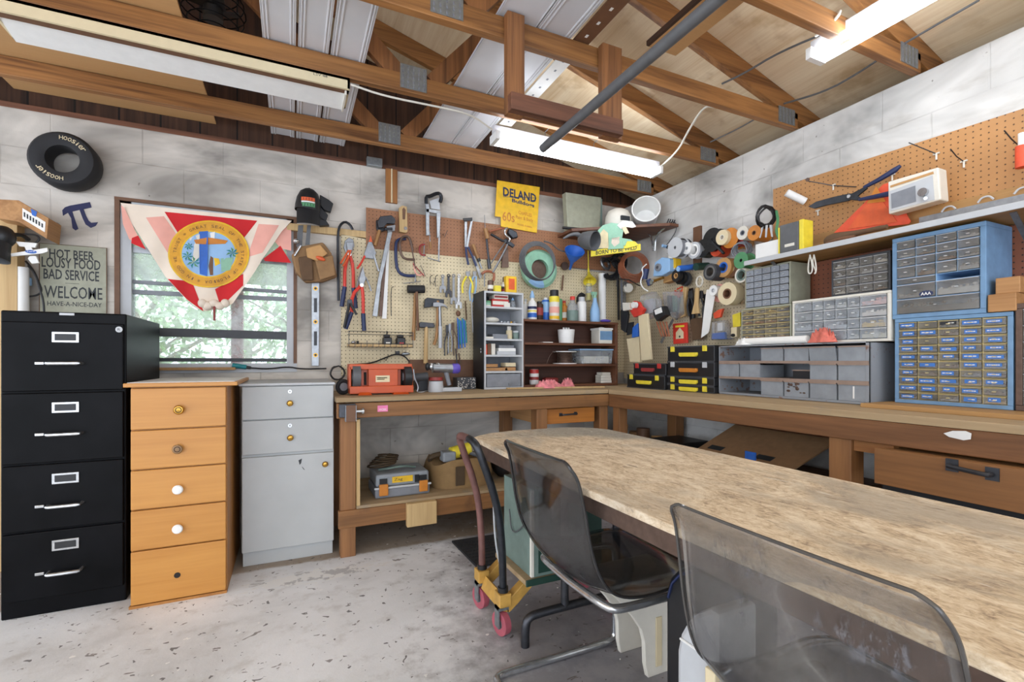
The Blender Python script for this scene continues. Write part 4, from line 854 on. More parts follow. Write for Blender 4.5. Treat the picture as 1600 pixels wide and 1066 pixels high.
hang('spring_clamp', 'big steel spring clamp with red-tipped handles on the tool wall', 'clamp', [('jaw', 'steel', 'p', [(578, 370), (588, 396), (584, 405), (571, 403), (569, 396)], .08, .018, .003), ('tip', 'orange', 'p', [(579, 368), (582, 378), (576, 378)], .085, .018), ('handle', 'steel', 't', [(584, 398), (588, 412), (592, 424)], .08, .007), ('handle', 'brightred', 't', [(570, 400), (564, 412), (558, 420)], .08, .007)])
hang('spring_clamp', 'smaller steel spring clamp hanging below the big one', 'clamp', [('jaw', 'steel', 'p', [(565, 418), (573, 436), (568, 440), (560, 434)], .09, .016, .003), ('handle', 'steel', 't', [(571, 433), (577, 445), (580, 455)], .09, .006), ('handle', 'steel', 't', [(561, 433), (558, 448), (557, 462)], .09, .006)])
hang('crimping_tool', 'black-gripped long pliers hanging between the bolt cutters', 'pliers', [('handle', 'black', 't', [(546, 474), (543, 488), (538, 512)], .132, .009), ('handle', 'black', 't', [(547, 474), (553, 484), (557, 492)], .132, .008), ('jaw', 'darksteel', 'p', [(543, 468), (550, 468), (552, 478), (542, 478)], .135, .015, .003)])
hang('pipe_wrench', 'long aluminium pipe wrench with a battered jaw head', 'wrench', [('handle', 'alum', 'p', [(608, 352), (615, 354), (596, 440), (590, 495), (582, 494), (590, 440)], .085, .02, .003), ('hook_jaw', 'darksteel', 'p', [(590, 346), (594, 338), (612, 336), (618, 342), (617, 350), (605, 349), (600, 355), (592, 356)], .10, .03, .004), ('heel_jaw', 'steel', 'p', [(604, 353), (618, 351), (617, 361), (606, 362)], .10, .03, .003), ('nut', 'darksteel', 'c', [(601, 358), (613, 358)], .10, .010)])
hang('ice_scraper', 'wooden-handled scraper hanging left of the pipe wrench', 'scraper', [('blade', 'gunmetal', 'p', [(588, 344), (599, 342), (601, 360), (592, 364), (588, 356)], .07, .02, .002), ('handle', 'handle', 'c', [(593, 360), (586, 384)], .075, .012)])
hang('metal_bar', 'white metal bar leaning on the pegboard right of the pipe wrench', 'bar', [('bar', 'white', 'p', [(606, 372), (609, 372), (604, 498), (597, 498)], .055, .01)])
hang('brown_bar', 'flat brown bar between the pipe wrench and the white bar', 'bar', [('bar', 'ruststeel', 'p', [(600, 400), (604, 400), (597, 494), (592, 494)], .06, .01)])
hang('wooden_level', 'short wooden level with a slot hung high on the brown pegboard', 'level', [('block', 'palewood', 'p', [(624, 324), (629, 321), (636, 323), (637, 362), (634, 364), (624, 362)], .065, .03, .003), ('slot', 'brown', 'p', [(628.5, 327), (631, 324), (634, 328), (633, 343), (629, 343)], .0655, .003), ('dial', 'chrome', 'd', [(633.5, 357)], .066, (.012, .004))])
hang('c_clamp', 'large blue C-clamp on the cream pegboard', 'clamp', [('frame', 'navy', 't', [(634, 373), (622, 374), (618, 382), (619, 415), (624, 427), (634, 431), (648, 431)], .06, .011), ('screw', 'steel', 'c', [(649, 424), (649, 440)], .06, .005), ('screw_handle', 'steel', 'c', [(630, 443), (657, 440)], .06, .003)])
hang('c_clamp', 'large rusty grey C-clamp overlapping the blue one', 'clamp', [('frame', 'ruststeel', 't', [(648, 406), (632, 405), (626, 396), (624, 380), (628, 371), (636, 369), (641, 374), (645, 392)], .08, .009), ('screw', 'ruststeel', 'c', [(643, 385), (649, 420)], .08, .005)])
hang('c_clamp', 'small red C-clamp beside the hacksaw frame', 'clamp', [('frame', 'dullred', 't', [(664, 382), (657, 383), (655, 390), (657, 398), (665, 399)], .07, .007), ('screw', 'steel', 'c', [(663, 380), (662, 402)], .07, .004)])
hang('c_clamp', 'small pinkish C-clamp hanging under the grey one', 'clamp', [('frame', 'flagpink', 't', [(647, 410), (648, 425), (654, 431), (662, 428)], .075, .006), ('screw', 'dullred', 'c', [(645, 412), (663, 432)], .08, .004), ('screw_handle', 'darksteel', 'c', [(657, 414), (665, 432)], .085, .002)])
hang('hacksaw', 'silver hacksaw with a dark grip hanging upright at the top', 'saw', [('frame', 'alum', 'p', [(665, 318), (671, 318), (671, 368), (666, 368)], .075, .015, .003), ('crossbar', 'alum', 'p', [(666, 326), (688, 330), (688, 334), (666, 331)], .075, .012), ('tube', 'alum', 'p', [(682, 330), (689, 331), (687, 370), (683, 372)], .075, .015, .003), ('blade', 'steel', 'p', [(685, 366), (687.5, 366), (686.5, 408), (684.5, 408)], .07, .002), ('blade_tail', 'steel', 'c', [(668, 403), (688, 409)], .07, .004), ('grip', 'gunmetal', 't', [(666, 318), (666, 307), (672, 307), (680, 303), (687, 302), (690, 308), (688, 316)], .08, .013), ('guard', 'lightgrey', 'p', [(671, 314), (686, 309), (688, 328), (674, 326)], .07, .006, .002)])
hang('screwdriver', 'wood-handled screwdriver hanging beside the hacksaw', 'screwdriver', [('blade', 'steel', 'c', [(671, 362), (672, 380)], .075, .003), ('handle', 'handle', 'c', [(672, 378), (673, 389)], .08, .008)])
hang('snips', 'long blue-handled snips at the edge of the brown pegboard', 'snips', [('blade', 'steel', 'p', [(726, 343), (730, 343), (729, 386), (726, 386)], .07, .008), ('blade', 'alum', 'p', [(736, 342), (739, 343), (731, 388), (728, 386)], .075, .008), ('pivot', 'black', 'p', [(724, 341), (738, 340), (738, 345), (725, 345)], .085, .012), ('handle', 'navy', 't', [(728, 386), (729, 400), (732, 414)], .08, .009), ('handle', 'navy', 't', [(731, 386), (738, 400), (744, 416)], .08, .009)])
hang('chisel', 'wood-handled chisel hanging behind the blue snips', 'chisel', [('handle', 'handle', 'c', [(739, 382), (747, 404)], .07, .012), ('ferrule', 'black', 'c', [(747, 404), (749, 409)], .07, .013), ('blade', 'steel', 'c', [(748, 408), (753, 420)], .07, .007)])
hang('pliers', 'pliers with bright yellow handles below the blue snips', 'pliers', [('jaw', 'steel', 'p', [(728, 424), (735, 424), (733, 434), (729, 434)], .08, .015, .002), ('handle', 'yellow', 't', [(729, 432), (722, 444), (723, 458)], .08, .0075), ('handle', 'yellow', 't', [(733, 432), (739, 444), (738, 458)], .08, .0075)])
hang('pliers', 'pliers with pale blue handles beside the yellow pair', 'pliers', [('jaw', 'steel', 'p', [(739, 424), (745, 424), (744, 434), (740, 434)], .075, .015, .002), ('handle', 'lightblue', 't', [(740, 432), (733, 452), (735, 470)], .075, .006), ('handle', 'lightblue', 't', [(744, 432), (744, 452), (738, 472)], .075, .006)])
hang('wire_brush', 'grey flat rasp hanging behind the yellow pliers', 'rasp', [('rasp', 'alum', 'p', [(738, 400), (742, 400), (753, 432), (750, 436)], .06, .008)])
hang('rubber_mallet', 'black rubber mallet with a long wooden handle', 'mallet', [('head', 'rubber', 'c', [(637, 452), (663, 452)], .075, .028), ('handle', 'handle', 'c', [(649, 456), (646, 532)], .07, (.010, .013))])
hang('wooden_dowel', 'reddish wooden dowel hanging beside the rubber mallet', 'dowel', [('dowel', 'brown', 'c', [(651, 456), (653, 517)], .095, .009)])
hang('hatchet', 'hatchet with a dark head and curved wooden handle', 'hatchet', [('head', 'gunmetal', 'p', [(664, 468), (668, 465), (684, 467), (694, 468), (694, 474), (684, 476), (672, 480), (663, 481)], .075, .022, .003), ('handle', 'handle', 't', [(684, 470), (684, 500), (683, 525), (678, 539)], .07, .011)])
hang('claw_hammer', 'steel claw hammer hanging over the hatchet', 'hammer', [('head', 'steel', 'p', [(677, 473), (683, 472), (692, 474), (697, 477), (701, 483), (695, 479), (690, 479), (683, 480), (677, 479)], .10, .022, .003), ('handle', 'alum', 'c', [(687, 477), (688, 512)], .09, (.010, .012)), ('grip', 'lightgrey', 'c', [(688, 510), (688, 544)], .09, .0135)])
hang('sledge_hammer', 'short sledge hammer with a pale wooden handle', 'hammer', [('head', 'darksteel', 'p', [(655, 505), (658, 503), (677, 505), (680, 508), (679, 512), (657, 512), (655, 510)], .085, .035, .004), ('handle', 'palewood', 'c', [(666, 511), (665, 568)], .075, (.012, .016))])
for k, (x, y0, y1, l, mt) in enumerate(((692, 432, 452, 'shortest combination wrench at the left of the wrench row', 'steel'), (701, 431, 459, 'dark combination wrench, second in the wrench row', 'darksteel'), (709, 431, 470, 'bright combination wrench, third in the wrench row', 'steel'), (717, 431, 477, 'longest combination wrench at the right of the wrench row', 'chrome'))):
    hang('combination_wrench', l, 'wrench', [('shaft', mt, 'p', [(x-1.6, y0), (x+1.6, y0), (x+2, y1), (x-2, y1)], .065, .007, .001), ('ring_end', mt, 'r', [(x, y0)], .065, (.010, .004)), ('open_end', mt, 'p', [(x-5, y1-4), (x, y1-7), (x+5, y1-4), (x+5, y1+5), (x+2, y1+6), (x+1.5, y1), (x-1.5, y1), (x-2, y1+6), (x-5, y1+5)], .07, .009, .001)], 'combination wrenches in a row')
for k, (x, y0, y1, l) in enumerate(((680, 432, 446, 'thin hex key at the far left of the wrench row'), (672, 432, 442, 'small wire hook left of the wrench row'), (611, 450, 492, 'thin pick hanging on the cream pegboard right of the bars'))):
    hang('hex_key', l, 'hex key', [('shaft', 'darksteel', 't', [(x+4, y0-2), (x, y0), (x, y1), (x+1, y1+2)], .05, .0025)])
for k, (x, y0, y1, b, l) in enumerate(((699, 514, 556, -2, 'leftmost pair of long steel pliers below the wrenches'), (703, 512, 552, 0, 'middle pair of long steel pliers below the wrenches'), (708, 510, 556, 3, 'rusty long pliers just left of the blue bundle'))):
    mt = ('darksteel', 'steel', 'ruststeel')[k]
    hang('long_pliers', l, 'pliers', [('jaw', mt, 'p', [(x-2, y0-6), (x+2, y0-6), (x+2, y0+6), (x-2, y0+6)], .065+.012*k, .01, .001), ('handle', mt, 't', [(x, y0+4), (x-3+b, y0+22), (x-2+b, y1)], .065+.012*k, .0045), ('handle', mt, 't', [(x, y0+4), (x+4+b, y0+22), (x+2+b, y1-2)], .065+.012*k, .0045)])
t = T('screwdriver_bundle', 'bundle of bright blue-handled picks hanging from one hook', 'tool bundle')
for k in range(6): m = MB('teal' if k % 2 else 'blue'); x = 715+k*2.4; m.cyl(BW(x, 497+k % 3*2, .07+.006*k), BW(x+2, 545-(k*7 % 13), .07+.006*k), .0055); t.part('handle', m)
m = MB('brown'); m.ell(BW(716, 490, .075), .018, .015, .022); t.part('tie', m); t.done()
for k, (x, y0, y1, mt, l) in enumerate(((712, 545, 568, 'darksteel', 'dark screwdriver blade hanging under the blue bundle'), (717, 552, 570, 'ruststeel', 'rusty rod hanging under the blue bundle'), (737, 470, 520, 'lightgrey', 'grey file hanging left of the narrow cabinet'), (727, 470, 500, 'leatherdark', 'brown leather strap hanging under the yellow pliers'), (741, 515, 535, 'darksteel', 'small dark pick beside the narrow cabinet'))):
    hang('hand_file' if k == 2 else 'steel_rod', l, 'rod', [('rod', mt, 'c', [(x, y0), (x+2, y1)], .06, .005)])
# hand drills / grease gun
hang('hand_brace', 'hand brace with a wooden head hanging at the top right of the tool wall', 'hand drill', [('head', 'handle', 'c', [(758, 357), (762, 373)], .09, .016), ('crank', 'darksteel', 't', [(760, 372), (762, 392), (764, 408), (764, 420)], .08, .009), ('chuck', 'darksteel', 'c', [(763, 405), (765, 420)], .08, .014), ('arm', 'copper', 'c', [(764, 362), (787, 356)], .085, .008), ('hook', 'steel', 'c', [(757, 336), (758, 356)], .05, .0025)])
hang('breast_drill', 'dark breast drill with a chrome crank beside the brace', 'hand drill', [('saddle', 'gunmetal', 'p', [(796, 356), (808, 362), (810, 371), (802, 373), (794, 364)], .12, .04, .008), ('crank', 'chrome', 't', [(793, 356), (788, 360), (790, 368), (797, 372), (795, 378)], .12, .007), ('frame', 'gunmetal', 'p', [(786, 376), (791, 372), (805, 383), (802, 387)], .10, .02, .003), ('shaft', 'steel', 't', [(794, 380), (787, 395), (770, 426)], .09, .008), ('rod', 'steel', 't', [(790, 378), (778, 395), (767, 412)], .095, .005), ('grip', 'gunmetal', 'c', [(767, 366), (786, 377)], .10, .010)])
hang('draw_knife', 'flat rusty blade hanging under the drills', 'blade', [('blade', 'ruststeel', 'p', [(790, 388), (794, 388), (795, 418), (784, 418), (785, 404)], .06, .01)])
hang('copper_clamp', 'copper coloured clamp hanging left above the narrow cabinet', 'clamp', [('frame', 'copper', 't', [(753, 428), (760, 423), (772, 426), (772, 436), (768, 444)], .08, .010), ('screw', 'steel', 'c', [(757, 424), (757, 448)], .08, .005)])
# green reel and grey cable
t = T('fish_tape_reel', 'mint green cable reel hanging in the middle of the tool wall', 'reel'); c = BW(842, 421, .085); m = MB('mint'); m.lathe([(.075, -.02), (.075, .02), (.13, .032), (.152, .02), (.152, -.02), (.13, -.03), (.075, -.02)], c, (0, -1, 0), 36); t.part('reel', m)
m = MB('ruststeel'); m.lathe([(.0, -.02), (.074, -.02), (.074, -.012), (0, -.012)], c, (0, -1, 0), 24); t.part('hub', m)
m = MB('lightblue'); m.lathe([(.095, .0275), (.13, .034), (.1495, .022)], c+V((0, -.002, 0)), (0, -1, 0), 24, .16); t.part('shiny_label', m); t.done()
m = MB('hose')
for k in range(5): m.torus(BW(840+k*.7, 408+k*.5, .150+k*.006), (.04*k-.08, -1, .03*k), .150-.004*k, .005, 36, 6)
m.tube(smoothpts([BW(850, 377, .14), BW(862, 380, .14), BW(872, 391, .14), BW(890, 395, .13)], 2), .006, 7); one('coiled_hose', 'coil of grey tubing hanging over the green reel', 'hose', m)
hang('sanding_disc', 'round brown scoop hanging behind the blue funnel', 'scoop', [('bowl', 'ruststeel', 'd', [(882, 416)], .06, (.034, .012)), ('handle', 'brown', 'c', [(880, 430), (878, 454)], .06, .007)])
def funnel(name, label, c, axis, mat, prof, cat='funnel'):
    m = MB(mat); m.lathe(prof, c, axis, 28); return one(name, label, cat, m)
funnel('funnel', 'bright blue plastic funnel hanging on the tool wall', BW(896, 400, .18), (-.2, -.75, .75), 'blue', [(.008, -.13), (.012, -.09), (.016, -.06), (.075, .03), (.08, .05), (.077, .05), (.07, .03), (.012, -.055), (.007, -.125)])
funnel('funnel', 'yellow plastic funnel with a long neck below the blue one', BW(921, 436, .10), (-.25, -.5, -.8), 'yellow', [(.008, -.12), (.010, -.07), (.015, -.045), (.052, .02), (.055, .03), (.05, .03), (.012, -.04), (.005, -.11)])
m = MB('yellow'); m.wire('B', [(919, 392), (919.5, 425)], .09, .005); one('yellow_tube', 'thin yellow tube hanging above the yellow funnel', 'tube', m)
t = T('funnel', 'dark grey funnel with a bent spout near the corner shelf', 'funnel'); c = BW(923, 376, .52); m = MB('hose'); m.lathe([(.025, -.10), (.058, -.065), (.068, -.01), (.072, .04), (.066, .04), (.06, -.01), (.025, -.08), (.0, -.085)], c, (.35, -.85, -.2), 28); t.part('bowl', m)
m = MB('hose'); a = c-V((.35, -.85, -.2)).normalized()*.09; m.tube(smoothpts([a, BW(905, 366, .45), BW(893, 366, .45), BW(880, 373, .45)], 1), [.021, .02, .019, .017, .014, .011, .008, .006][:len(smoothpts([a, a, a, a], 1))], 10); t.part('spout', m); m = MB('steel'); m.tube([c+V((0, .03, .02)), BW(921, 389, .3), BW(921, 393, .034)], .003, 6); t.part('hook', m); t.done()
# yellow poster
t = T('poster_sign', 'yellow school bulldogs sign with blue lettering above the pegboard', 'sign'); P4 = [BW(777, 282, .05), BW(844, 291, .05), BW(839, 364, .05), BW(783, 353, .05)]
m = MB('signyellow'); m.prism([BW(777, 281.5, .05), BW(843.5, 292.5, .05), BW(839, 364, .05), BW(783, 354, .05), BW(782.5, 339, .05), BW(773.5, 338, .05)], (0, .006, 0)); t.part('plate', m, .001)
m = MB('navy'); rx, ux = V((1, 0, 0)), V((.0, 0, 1))
def bt(tx, x0, yb, x1, yt, mat, sl=0.):
    m.use(mat); bo = .03 if tx[:2] in ('DE', 'Bu') else .01; a, b = BW(x0, yb, .0508), BW(x1, yb, .0508); q = BW(x0, yt, .0508); m.text(tx, a, V((1, 0, sl)), UP, abs(b.x-a.x), abs(q.z-a.z), bold=bo)
bt('DELAND', 786, 306, 838, 292, 'navy', -.05); bt('Bulldogs', 800, 317.5, 835, 310, 'navy', -.09); bt('EST. 1896', 824, 313.5, 836, 310.5, 'inkblue', -.09)
bt('60s', 785, 345, 804, 330, 'amber', -.02); bt('CHARLES', 810, 334.5, 831, 329, 'amber', -.08); bt('Paint & Body', 806, 343, 833, 336, 'amber', -.08); bt('DELAND, FLORIDA', 808, 352, 831, 349, 'amber', -.08)
a, b = BW(786, 307.5, .0508), BW(838, 309.5, .0508); m.use('navy'); m.beam(a, b, (0, 0, .004), .001); t.part('lettering', m); t.done()
# wire hooks and corner rack
t = T('wire_basket', 'small wire shelf with a wooden base on the cream pegboard', 'wire shelf'); m = MB('palewood'); a, b = BW(545, 538, .13), BW(645, 541, .13); zb = (a.z+b.z)/2; m.box(a.x, b.x, -.13, -.035, zb-.01, zb+.006); t.part('board', m, .002)
m = MB('darksteel')
for zz_ in (zb+.01, zb+.07, zb+.09): m.tube([(a.x, -.035, zz_), (a.x, -.135, zz_), (b.x, -.135, zz_), (b.x, -.035, zz_)], .0022, 5)
for k in range(12): x = a.x+(b.x-a.x)*k/11; m.tube([(x, -.135, zb+.03 if k % 2 else zb+.01), (x, -.135, zb-.012), (x, -.04, zb-.012)], .002, 5)
for x in (a.x, b.x): m.tube([(x, -.135, zb+.09), (x, -.135, zb-.012)], .0022, 5)
t.part('wire', m); t.done()
for k, (x, l) in enumerate(((605, 'black power tool battery on the wire shelf, left one'), (626, 'black power tool battery with a red stripe on the wire shelf'))):
    t = T('battery_pack', l, 'battery'); m = MB('black'); p = BW(x, 538, .09); m.box(p.x-.028, p.x+.028, -.12, -.05, zb+.0065, zb+.055); m.box(p.x-.024, p.x+.018, -.11, -.06, zb+.055, zb+.075); t.part('body', m, .006); m = MB('red' if k else 'offwhite'); m.box(p.x-.014, p.x+.014, -.1212, -.12, zb+.008, zb+.022); t.part('stripe', m)
    if k == 0: m = MB('black'); m.cyl((p.x, -.08, zb+.075), (p.x, -.08, zb+.10), .004); t.part('pin', m)
    t.done()
m = MB('chrome'); p = BW(552, 538, .09); m.ell((p.x, -.09, zb+.018), .016, .02, .011); m.use('black').cyl((p.x+.02, -.09, zb+.018), (p.x+.035, -.09, zb+.018), .011); one('tape_measure', 'small chrome tool at the left end of the wire shelf', 'tool', m)
for k, (x, y, l) in enumerate(((692, 366, 'bent wire hook on the brown pegboard below the hacksaw'), (674, 441, 'empty wire hook on the cream pegboard above the mallets'), (600, 560, 'empty wire hook on the cream pegboard below the wire shelf'))):
    m = MB('darksteel'); m.tube([BW(x, y, .03), BW(x, y, .06), BW(x+3, y+4, .07), BW(x+7, y-6, .075)], .0022, 5); one('pegboard_hook', l, 'hook', m)
cord('black_cable', 'black cable draped across the cream pegboard under the wire shelf', [BW(550, 570, .06), BW(580, 568, .06), BW(600, 560, .06), BW(618, 553, .06), BW(632, 556, .06), BW(640, 566, .06)], .005, 'black', 'cable')
m = MB('black'); m.box(BW(618, 550, .05).x, BW(624, 550, .05).x, -.06, -.031, BW(618, 555, .05).z, BW(618, 549, .05).z); m.use('galv').ell(BW(634, 553, .055), .03, .012, .012); one('outlet_box', 'small grey outlet box on the pegboard below the wire shelf', 'outlet', m)
# ================================================================== ON THE BACK BENCH
def vessel(name, label, cat, x0, x1, yt, Y, zb, body, bands=(), cap=None, prof='can', group=None):
    """round bottle or can standing at z=zb on plane Y, between pixel columns x0..x1, top at pixel row yt"""
    a, b = YP(x0, yt, Y), YP(x1, yt, Y); r = abs(b.x-a.x)/2; zb += .0008; c = V(((a.x+b.x)/2, Y, zb)); h = a.z-zb; t = T(name, label, cat, group)
    cf = cap[1] if cap else 0; hb = h*(1-cf)
    P_ = {'can': [(0, 0), (.95, 0), (1, .02), (1, .95), (.8, 1), (0, 1)], 'bottle': [(0, 0), (.95, 0), (1, .02), (1, .72), (.8, .82), (.42, .9), (.42, 1), (0, 1)], 'jug': [(0, 0), (.95, 0), (1, .03), (1, .6), (.85, .75), (.4, .9), (.4, 1), (0, 1)], 'spray': [(0, 0), (.95, 0), (1, .02), (1, .45), (.6, .75), (.4, .9), (.4, 1), (0, 1)], 'jar': [(0, 0), (.95, 0), (1, .04), (1, .97), (.97, 1), (0, 1)]}[prof]
    m = MB(body); m.lathe([(r*p, hb*q) for p, q in P_], c, (0, 0, 1), 20); t.part('body', m)
    for mt, v0, v1 in bands: m = MB(mt); m.lathe([(r*1.015, hb*v0), (r*1.015, hb*v1)], c, (0, 0, 1), 20); t.part('label', m)
    if cap:
        m = MB(cap[0]); cr = r*cap[2]
        if len(cap) > 3 and cap[3] == 'cone': m.lathe([(cr, hb), (cr*.9, hb+h*cf*.3), (cr*.3, h), (0, h)], c, (0, 0, 1), 16)
        elif len(cap) > 3 and cap[3] == 'trigger': m.cyl(c+V((0, 0, hb)), c+V((0, 0, hb+h*cf*.5)), cr*.6); m.box(c.x-cr*1.6, c.x+cr*.7, Y-cr*.5, Y+cr*.5, zb+hb+h*cf*.5, zb+h); m.tube([c+V((-cr*1.2, 0, hb+h*cf*.5)), c+V((-cr*1.0, 0, hb+h*cf*.05))], cr*.22, 6)
        else: m.lathe([(cr, hb*.985), (cr, h*.99), (cr*.9, h), (0, h)], c, (0, 0, 1), 16)
        t.part('cap', m)
    return t.done()
# ---- dark bookcase
BY = -.25; bx0, bx1 = -1.13, -.262; bz = [YP(885, y, BY).z for y in (501, 536, 569, 603)]; bz[3] = BZ+.0195
t = T('bookcase', 'low dark brown bookcase on the bench near the corner', 'bookcase'); m = MB('darkback'); m.box(bx0, bx1, -.045, -.036, BZ+.0008, bz[0]); t.part('back', m)
for x in (bx0, bx1-.02): m = MB('darkshelf'); m.box(x, x+.02, BY, -.045, BZ+.0008, bz[0]); t.part('side', m, .002)
for k, z in enumerate(bz): m = MB('darkshelf'); m.box(bx0+.02 if k else bx0-.003, bx1-.02 if k else bx1+.003, BY-.002, -.045, z-.018, z); t.part('shelf' if k else 'top', m, .002)
t.done(); zt = bz[0]
vessel('bottle', 'plain white squeeze bottle at the left end of the bookcase top', 'bottle', 816, 826, 467, -.11, zt, 'white', (), ('lightgrey', .12, .4), 'bottle')
vessel('glue_bottle', 'white wood-glue bottle with blue bands and a pointed nozzle', 'bottle', 825, 838, 454, -.19, zt, 'white', (('blue', .1, .3), ('navy', .48, .6), ('yellow', .36, .42)), ('lightblue', .25, .55, 'cone'), 'bottle')
vessel('spray_can', 'small dark red can between the glue and the blue can', 'can', 837, 848, 471, -.17, zt, 'darkbrown', (('dullred', .3, .75),), ('black', .12, .6))
vessel('spray_can', 'blue and white spray can on the bookcase', 'can', 847, 859, 465, -.13, zt, 'blue', (('lightblue', .4, .9),), ('white', .1, .5))
vessel('spray_can', 'tall yellow and white spray can with a black cap', 'can', 859, 873, 453, -.20, zt, 'offwhite', (('yellow', .75, .98), ('deepyellow', .05, .18), ('flagpink', .3, .55)), ('black', .2, .85))
vessel('spray_can', 'slim green can beside the black-capped one', 'can', 871, 878, 467, -.19, zt, 'green')
vessel('bottle', 'small amber bottle behind the green can', 'bottle', 876, 887, 470, -.11, zt, 'amber', (('offwhite', .2, .5),), ('red', .1, .4), 'bottle')
vessel('bottle', 'clear bottle half full of green liquid with a red cap', 'bottle', 887, 902, 463, -.18, zt, 'clearplastic', (('sage', .03, .5),), ('brightred', .13, .45), 'jug')
vessel('bottle', 'white plastic bottle with a white lid right of the green liquid', 'bottle', 903, 915, 464, -.17, zt, 'white', (), ('lightgrey', .18, .7), 'can')
m = MB('black'); a = YP(908, 466, -.10); m.tube(smoothpts([a+V((-.025, 0, -.06)), a+V((-.03, 0, .0)), a+V((0, 0, .035)), a+V((.03, 0, .02))], 2), .016, 10); m.cyl(a+V((-.025, 0, -.06)), (a.x-.025, a.y, zt), .018); one('hose_nozzle', 'black bent hose end standing behind the white bottle', 'nozzle', m)
vessel('spray_bottle', 'pale blue spray bottle near the corner', 'spray bottle', 923, 936, 456, -.17, zt, 'lightblue', (), ('mint', .2, .5, 'trigger'), 'spray')
t = T('squeeze_bottle', 'hanging clear bottle with yellow liquid above the bookcase', 'bottle'); p = YP(920, 470, -.08); m = MB('clearplastic'); m.cyl(p+V((0, 0, .0)), p+V((0, 0, .14)), .025); t.part('body', m); m = MB('yellow'); m.cyl(p+V((0, 0, .002)), p+V((0, 0, .06)), .0245); t.part('liquid', m); m = MB('yellow'); m.cyl(p+V((0, 0, .14)), p+V((0, 0, .17)), .012); t.part('cap', m); t.done()
m = MB('white'); p = YP(941, 500, -.12); q = YP(941, 428, -.12); m.cyl((p.x, p.y, zt+.0), q, .032, n=20); one('paper_tube', 'tall white tube standing on the right end of the bookcase', 'tube', m)
m = MB('purple'); p = YP(946, 500, -.20); m.ell((p.x, p.y, zt+.014), .05, .03, .014); one('cloth', 'small purple cloth lying on the right end of the bookcase', 'cloth', m)
z1, z2, z3 = bz[1]+.0008, bz[2]+.0008, bz[3]+.0008; BR = bx1-.024
t = T('paper_cup', 'white tub with paper poking out on the upper bookcase shelf', 'tub'); a, b = YP(873, 515, -.17), YP(896, 515, -.17); c = ((a.x+b.x)/2, -.17, z1); r = (b.x-a.x)/2; m = MB('white'); m.lathe([(0, 0), (r*.85, 0), (r, a.z-z1), (r*.96, a.z-z1), (r*.82, .006), (0, .006)], c, (0, 0, 1), 24); t.part('tub', m)
for k in range(5): m = MB('paper'); m.cbox((c[0]+(k-2)*.012, -.17+(k % 2)*.012, a.z+.002), .012, .004, .03); t.part('paper', m)
t.done()
t = T('plastic_tub', 'white plastic tub with a blue label on the upper bookcase shelf', 'tub'); a, b = YP(931, 512, -.17), YP(959, 534, -.17); b.x = min(b.x, BR-.008); m = MB('offwhite'); m.box(a.x, b.x, -.22, -.10, z1, a.z-.018); t.part('body', m, .006); m = MB('cabblue'); m.box(a.x+.006, b.x-.002, -.2215, -.22, z1+.03, a.z-.03); t.part('label', m); m = MB('white'); m.box(a.x-.006, b.x+.006, -.225, -.095, a.z-.02, a.z-.004); m.ell(((a.x+b.x)/2, -.16, a.z-.004), .03, .02, .012); t.part('lid', m, .004); t.done()
m = MB('paper'); a, b = YP(847, 534, -.2), YP(862, 534, -.2); m.box(a.x, b.x, -.22, -.14, z1+.0, z1+.006); one('paper_card', 'small white card lying on the upper bookcase shelf', 'card', m)
t = T('wire_spool', 'spool of dull wire with white flanges on the middle bookcase shelf', 'spool'); a, b = YP(866, 549, -.16), YP(898, 549, -.16); c = V(((a.x+b.x)/2, -.16, z2)); r = (b.x-a.x)/2; h = a.z-z2
for z in (0, h-.006): m = MB('white'); m.disc(c+V((0, 0, z)), (0, 0, 1), r, .006, 28); t.part('flange', m)
m = MB('ruststeel'); m.lathe([(r*.62, .006)]+[(r*(.66 if k % 2 else .62), .006+(h-.012)*k/14) for k in range(15)], c, (0, 0, 1), 24); t.part('wire', m); m = MB('ruststeel'); m.tube(smoothpts([c+V((-r*.6, -.02, h*.5)), c+V((-r*1.1, -.03, h*1.1)), c+V((-r*1.6, -.03, h*.7)), c+V((-r*1.9, -.03, .003))], 2), .0022, 5); t.part('loose_end', m); t.done()
t = T('storage_bin', 'clear bluish plastic bin on the middle bookcase shelf', 'bin'); a, b = YP(904, 546, -.2), YP(962, 566, -.2); b.x = min(b.x, BR); m = MB('clearplastic'); m.prism([(a.x+.02, -.22, z2), (b.x-.012, -.22, z2), (b.x, -.22, a.z), (a.x, -.22, a.z)], (0, .16, 0)); t.part('box', m, .006); m = MB('lightblue'); m.box(a.x-.006, min(b.x+.006, BR), -.226, -.054, a.z-.006, a.z+.004); t.part('lid', m); m = MB('offwhite'); m.box(a.x+.05, b.x-.03, -.20, -.08, z2+.004, z2+.06); t.part('contents', m); t.done()
vessel('coffee_can', 'red and white can at the lower left of the bookcase', 'can', 828, 841, 577, -.18, z3, 'white', (('red', .72, .98), ('dullred', .3, .5)))
m = MB('offwhite')
a, b = YP(937, 582, -.18), YP(964, 598, -.18); b.x = min(b.x, BR)
for k in range(4):
    m = MB('offwhite'); h = (a.z-z3)/4; m.box(a.x+.012*(k == 3), b.x-.004*k, -.2, -.12, z3+h*k+.0005, z3+h*(k+1)-.001); one('small_box', 'small pale box in the stack at the lower right of the bookcase, '+('bottom', 'second', 'third', 'top')[k]+' one', 'box', m, 'pale boxes in the bookcase', bev=.001)
m = MB('dullred'); p = YP(855, 592, -.12); m.box(p.x-.03, p.x+.09, -.15, -.08, z3, p.z+.01); one('red_pouch', 'dark red cloth bundle in the bottom of the bookcase', 'cloth', m, bev=.015)
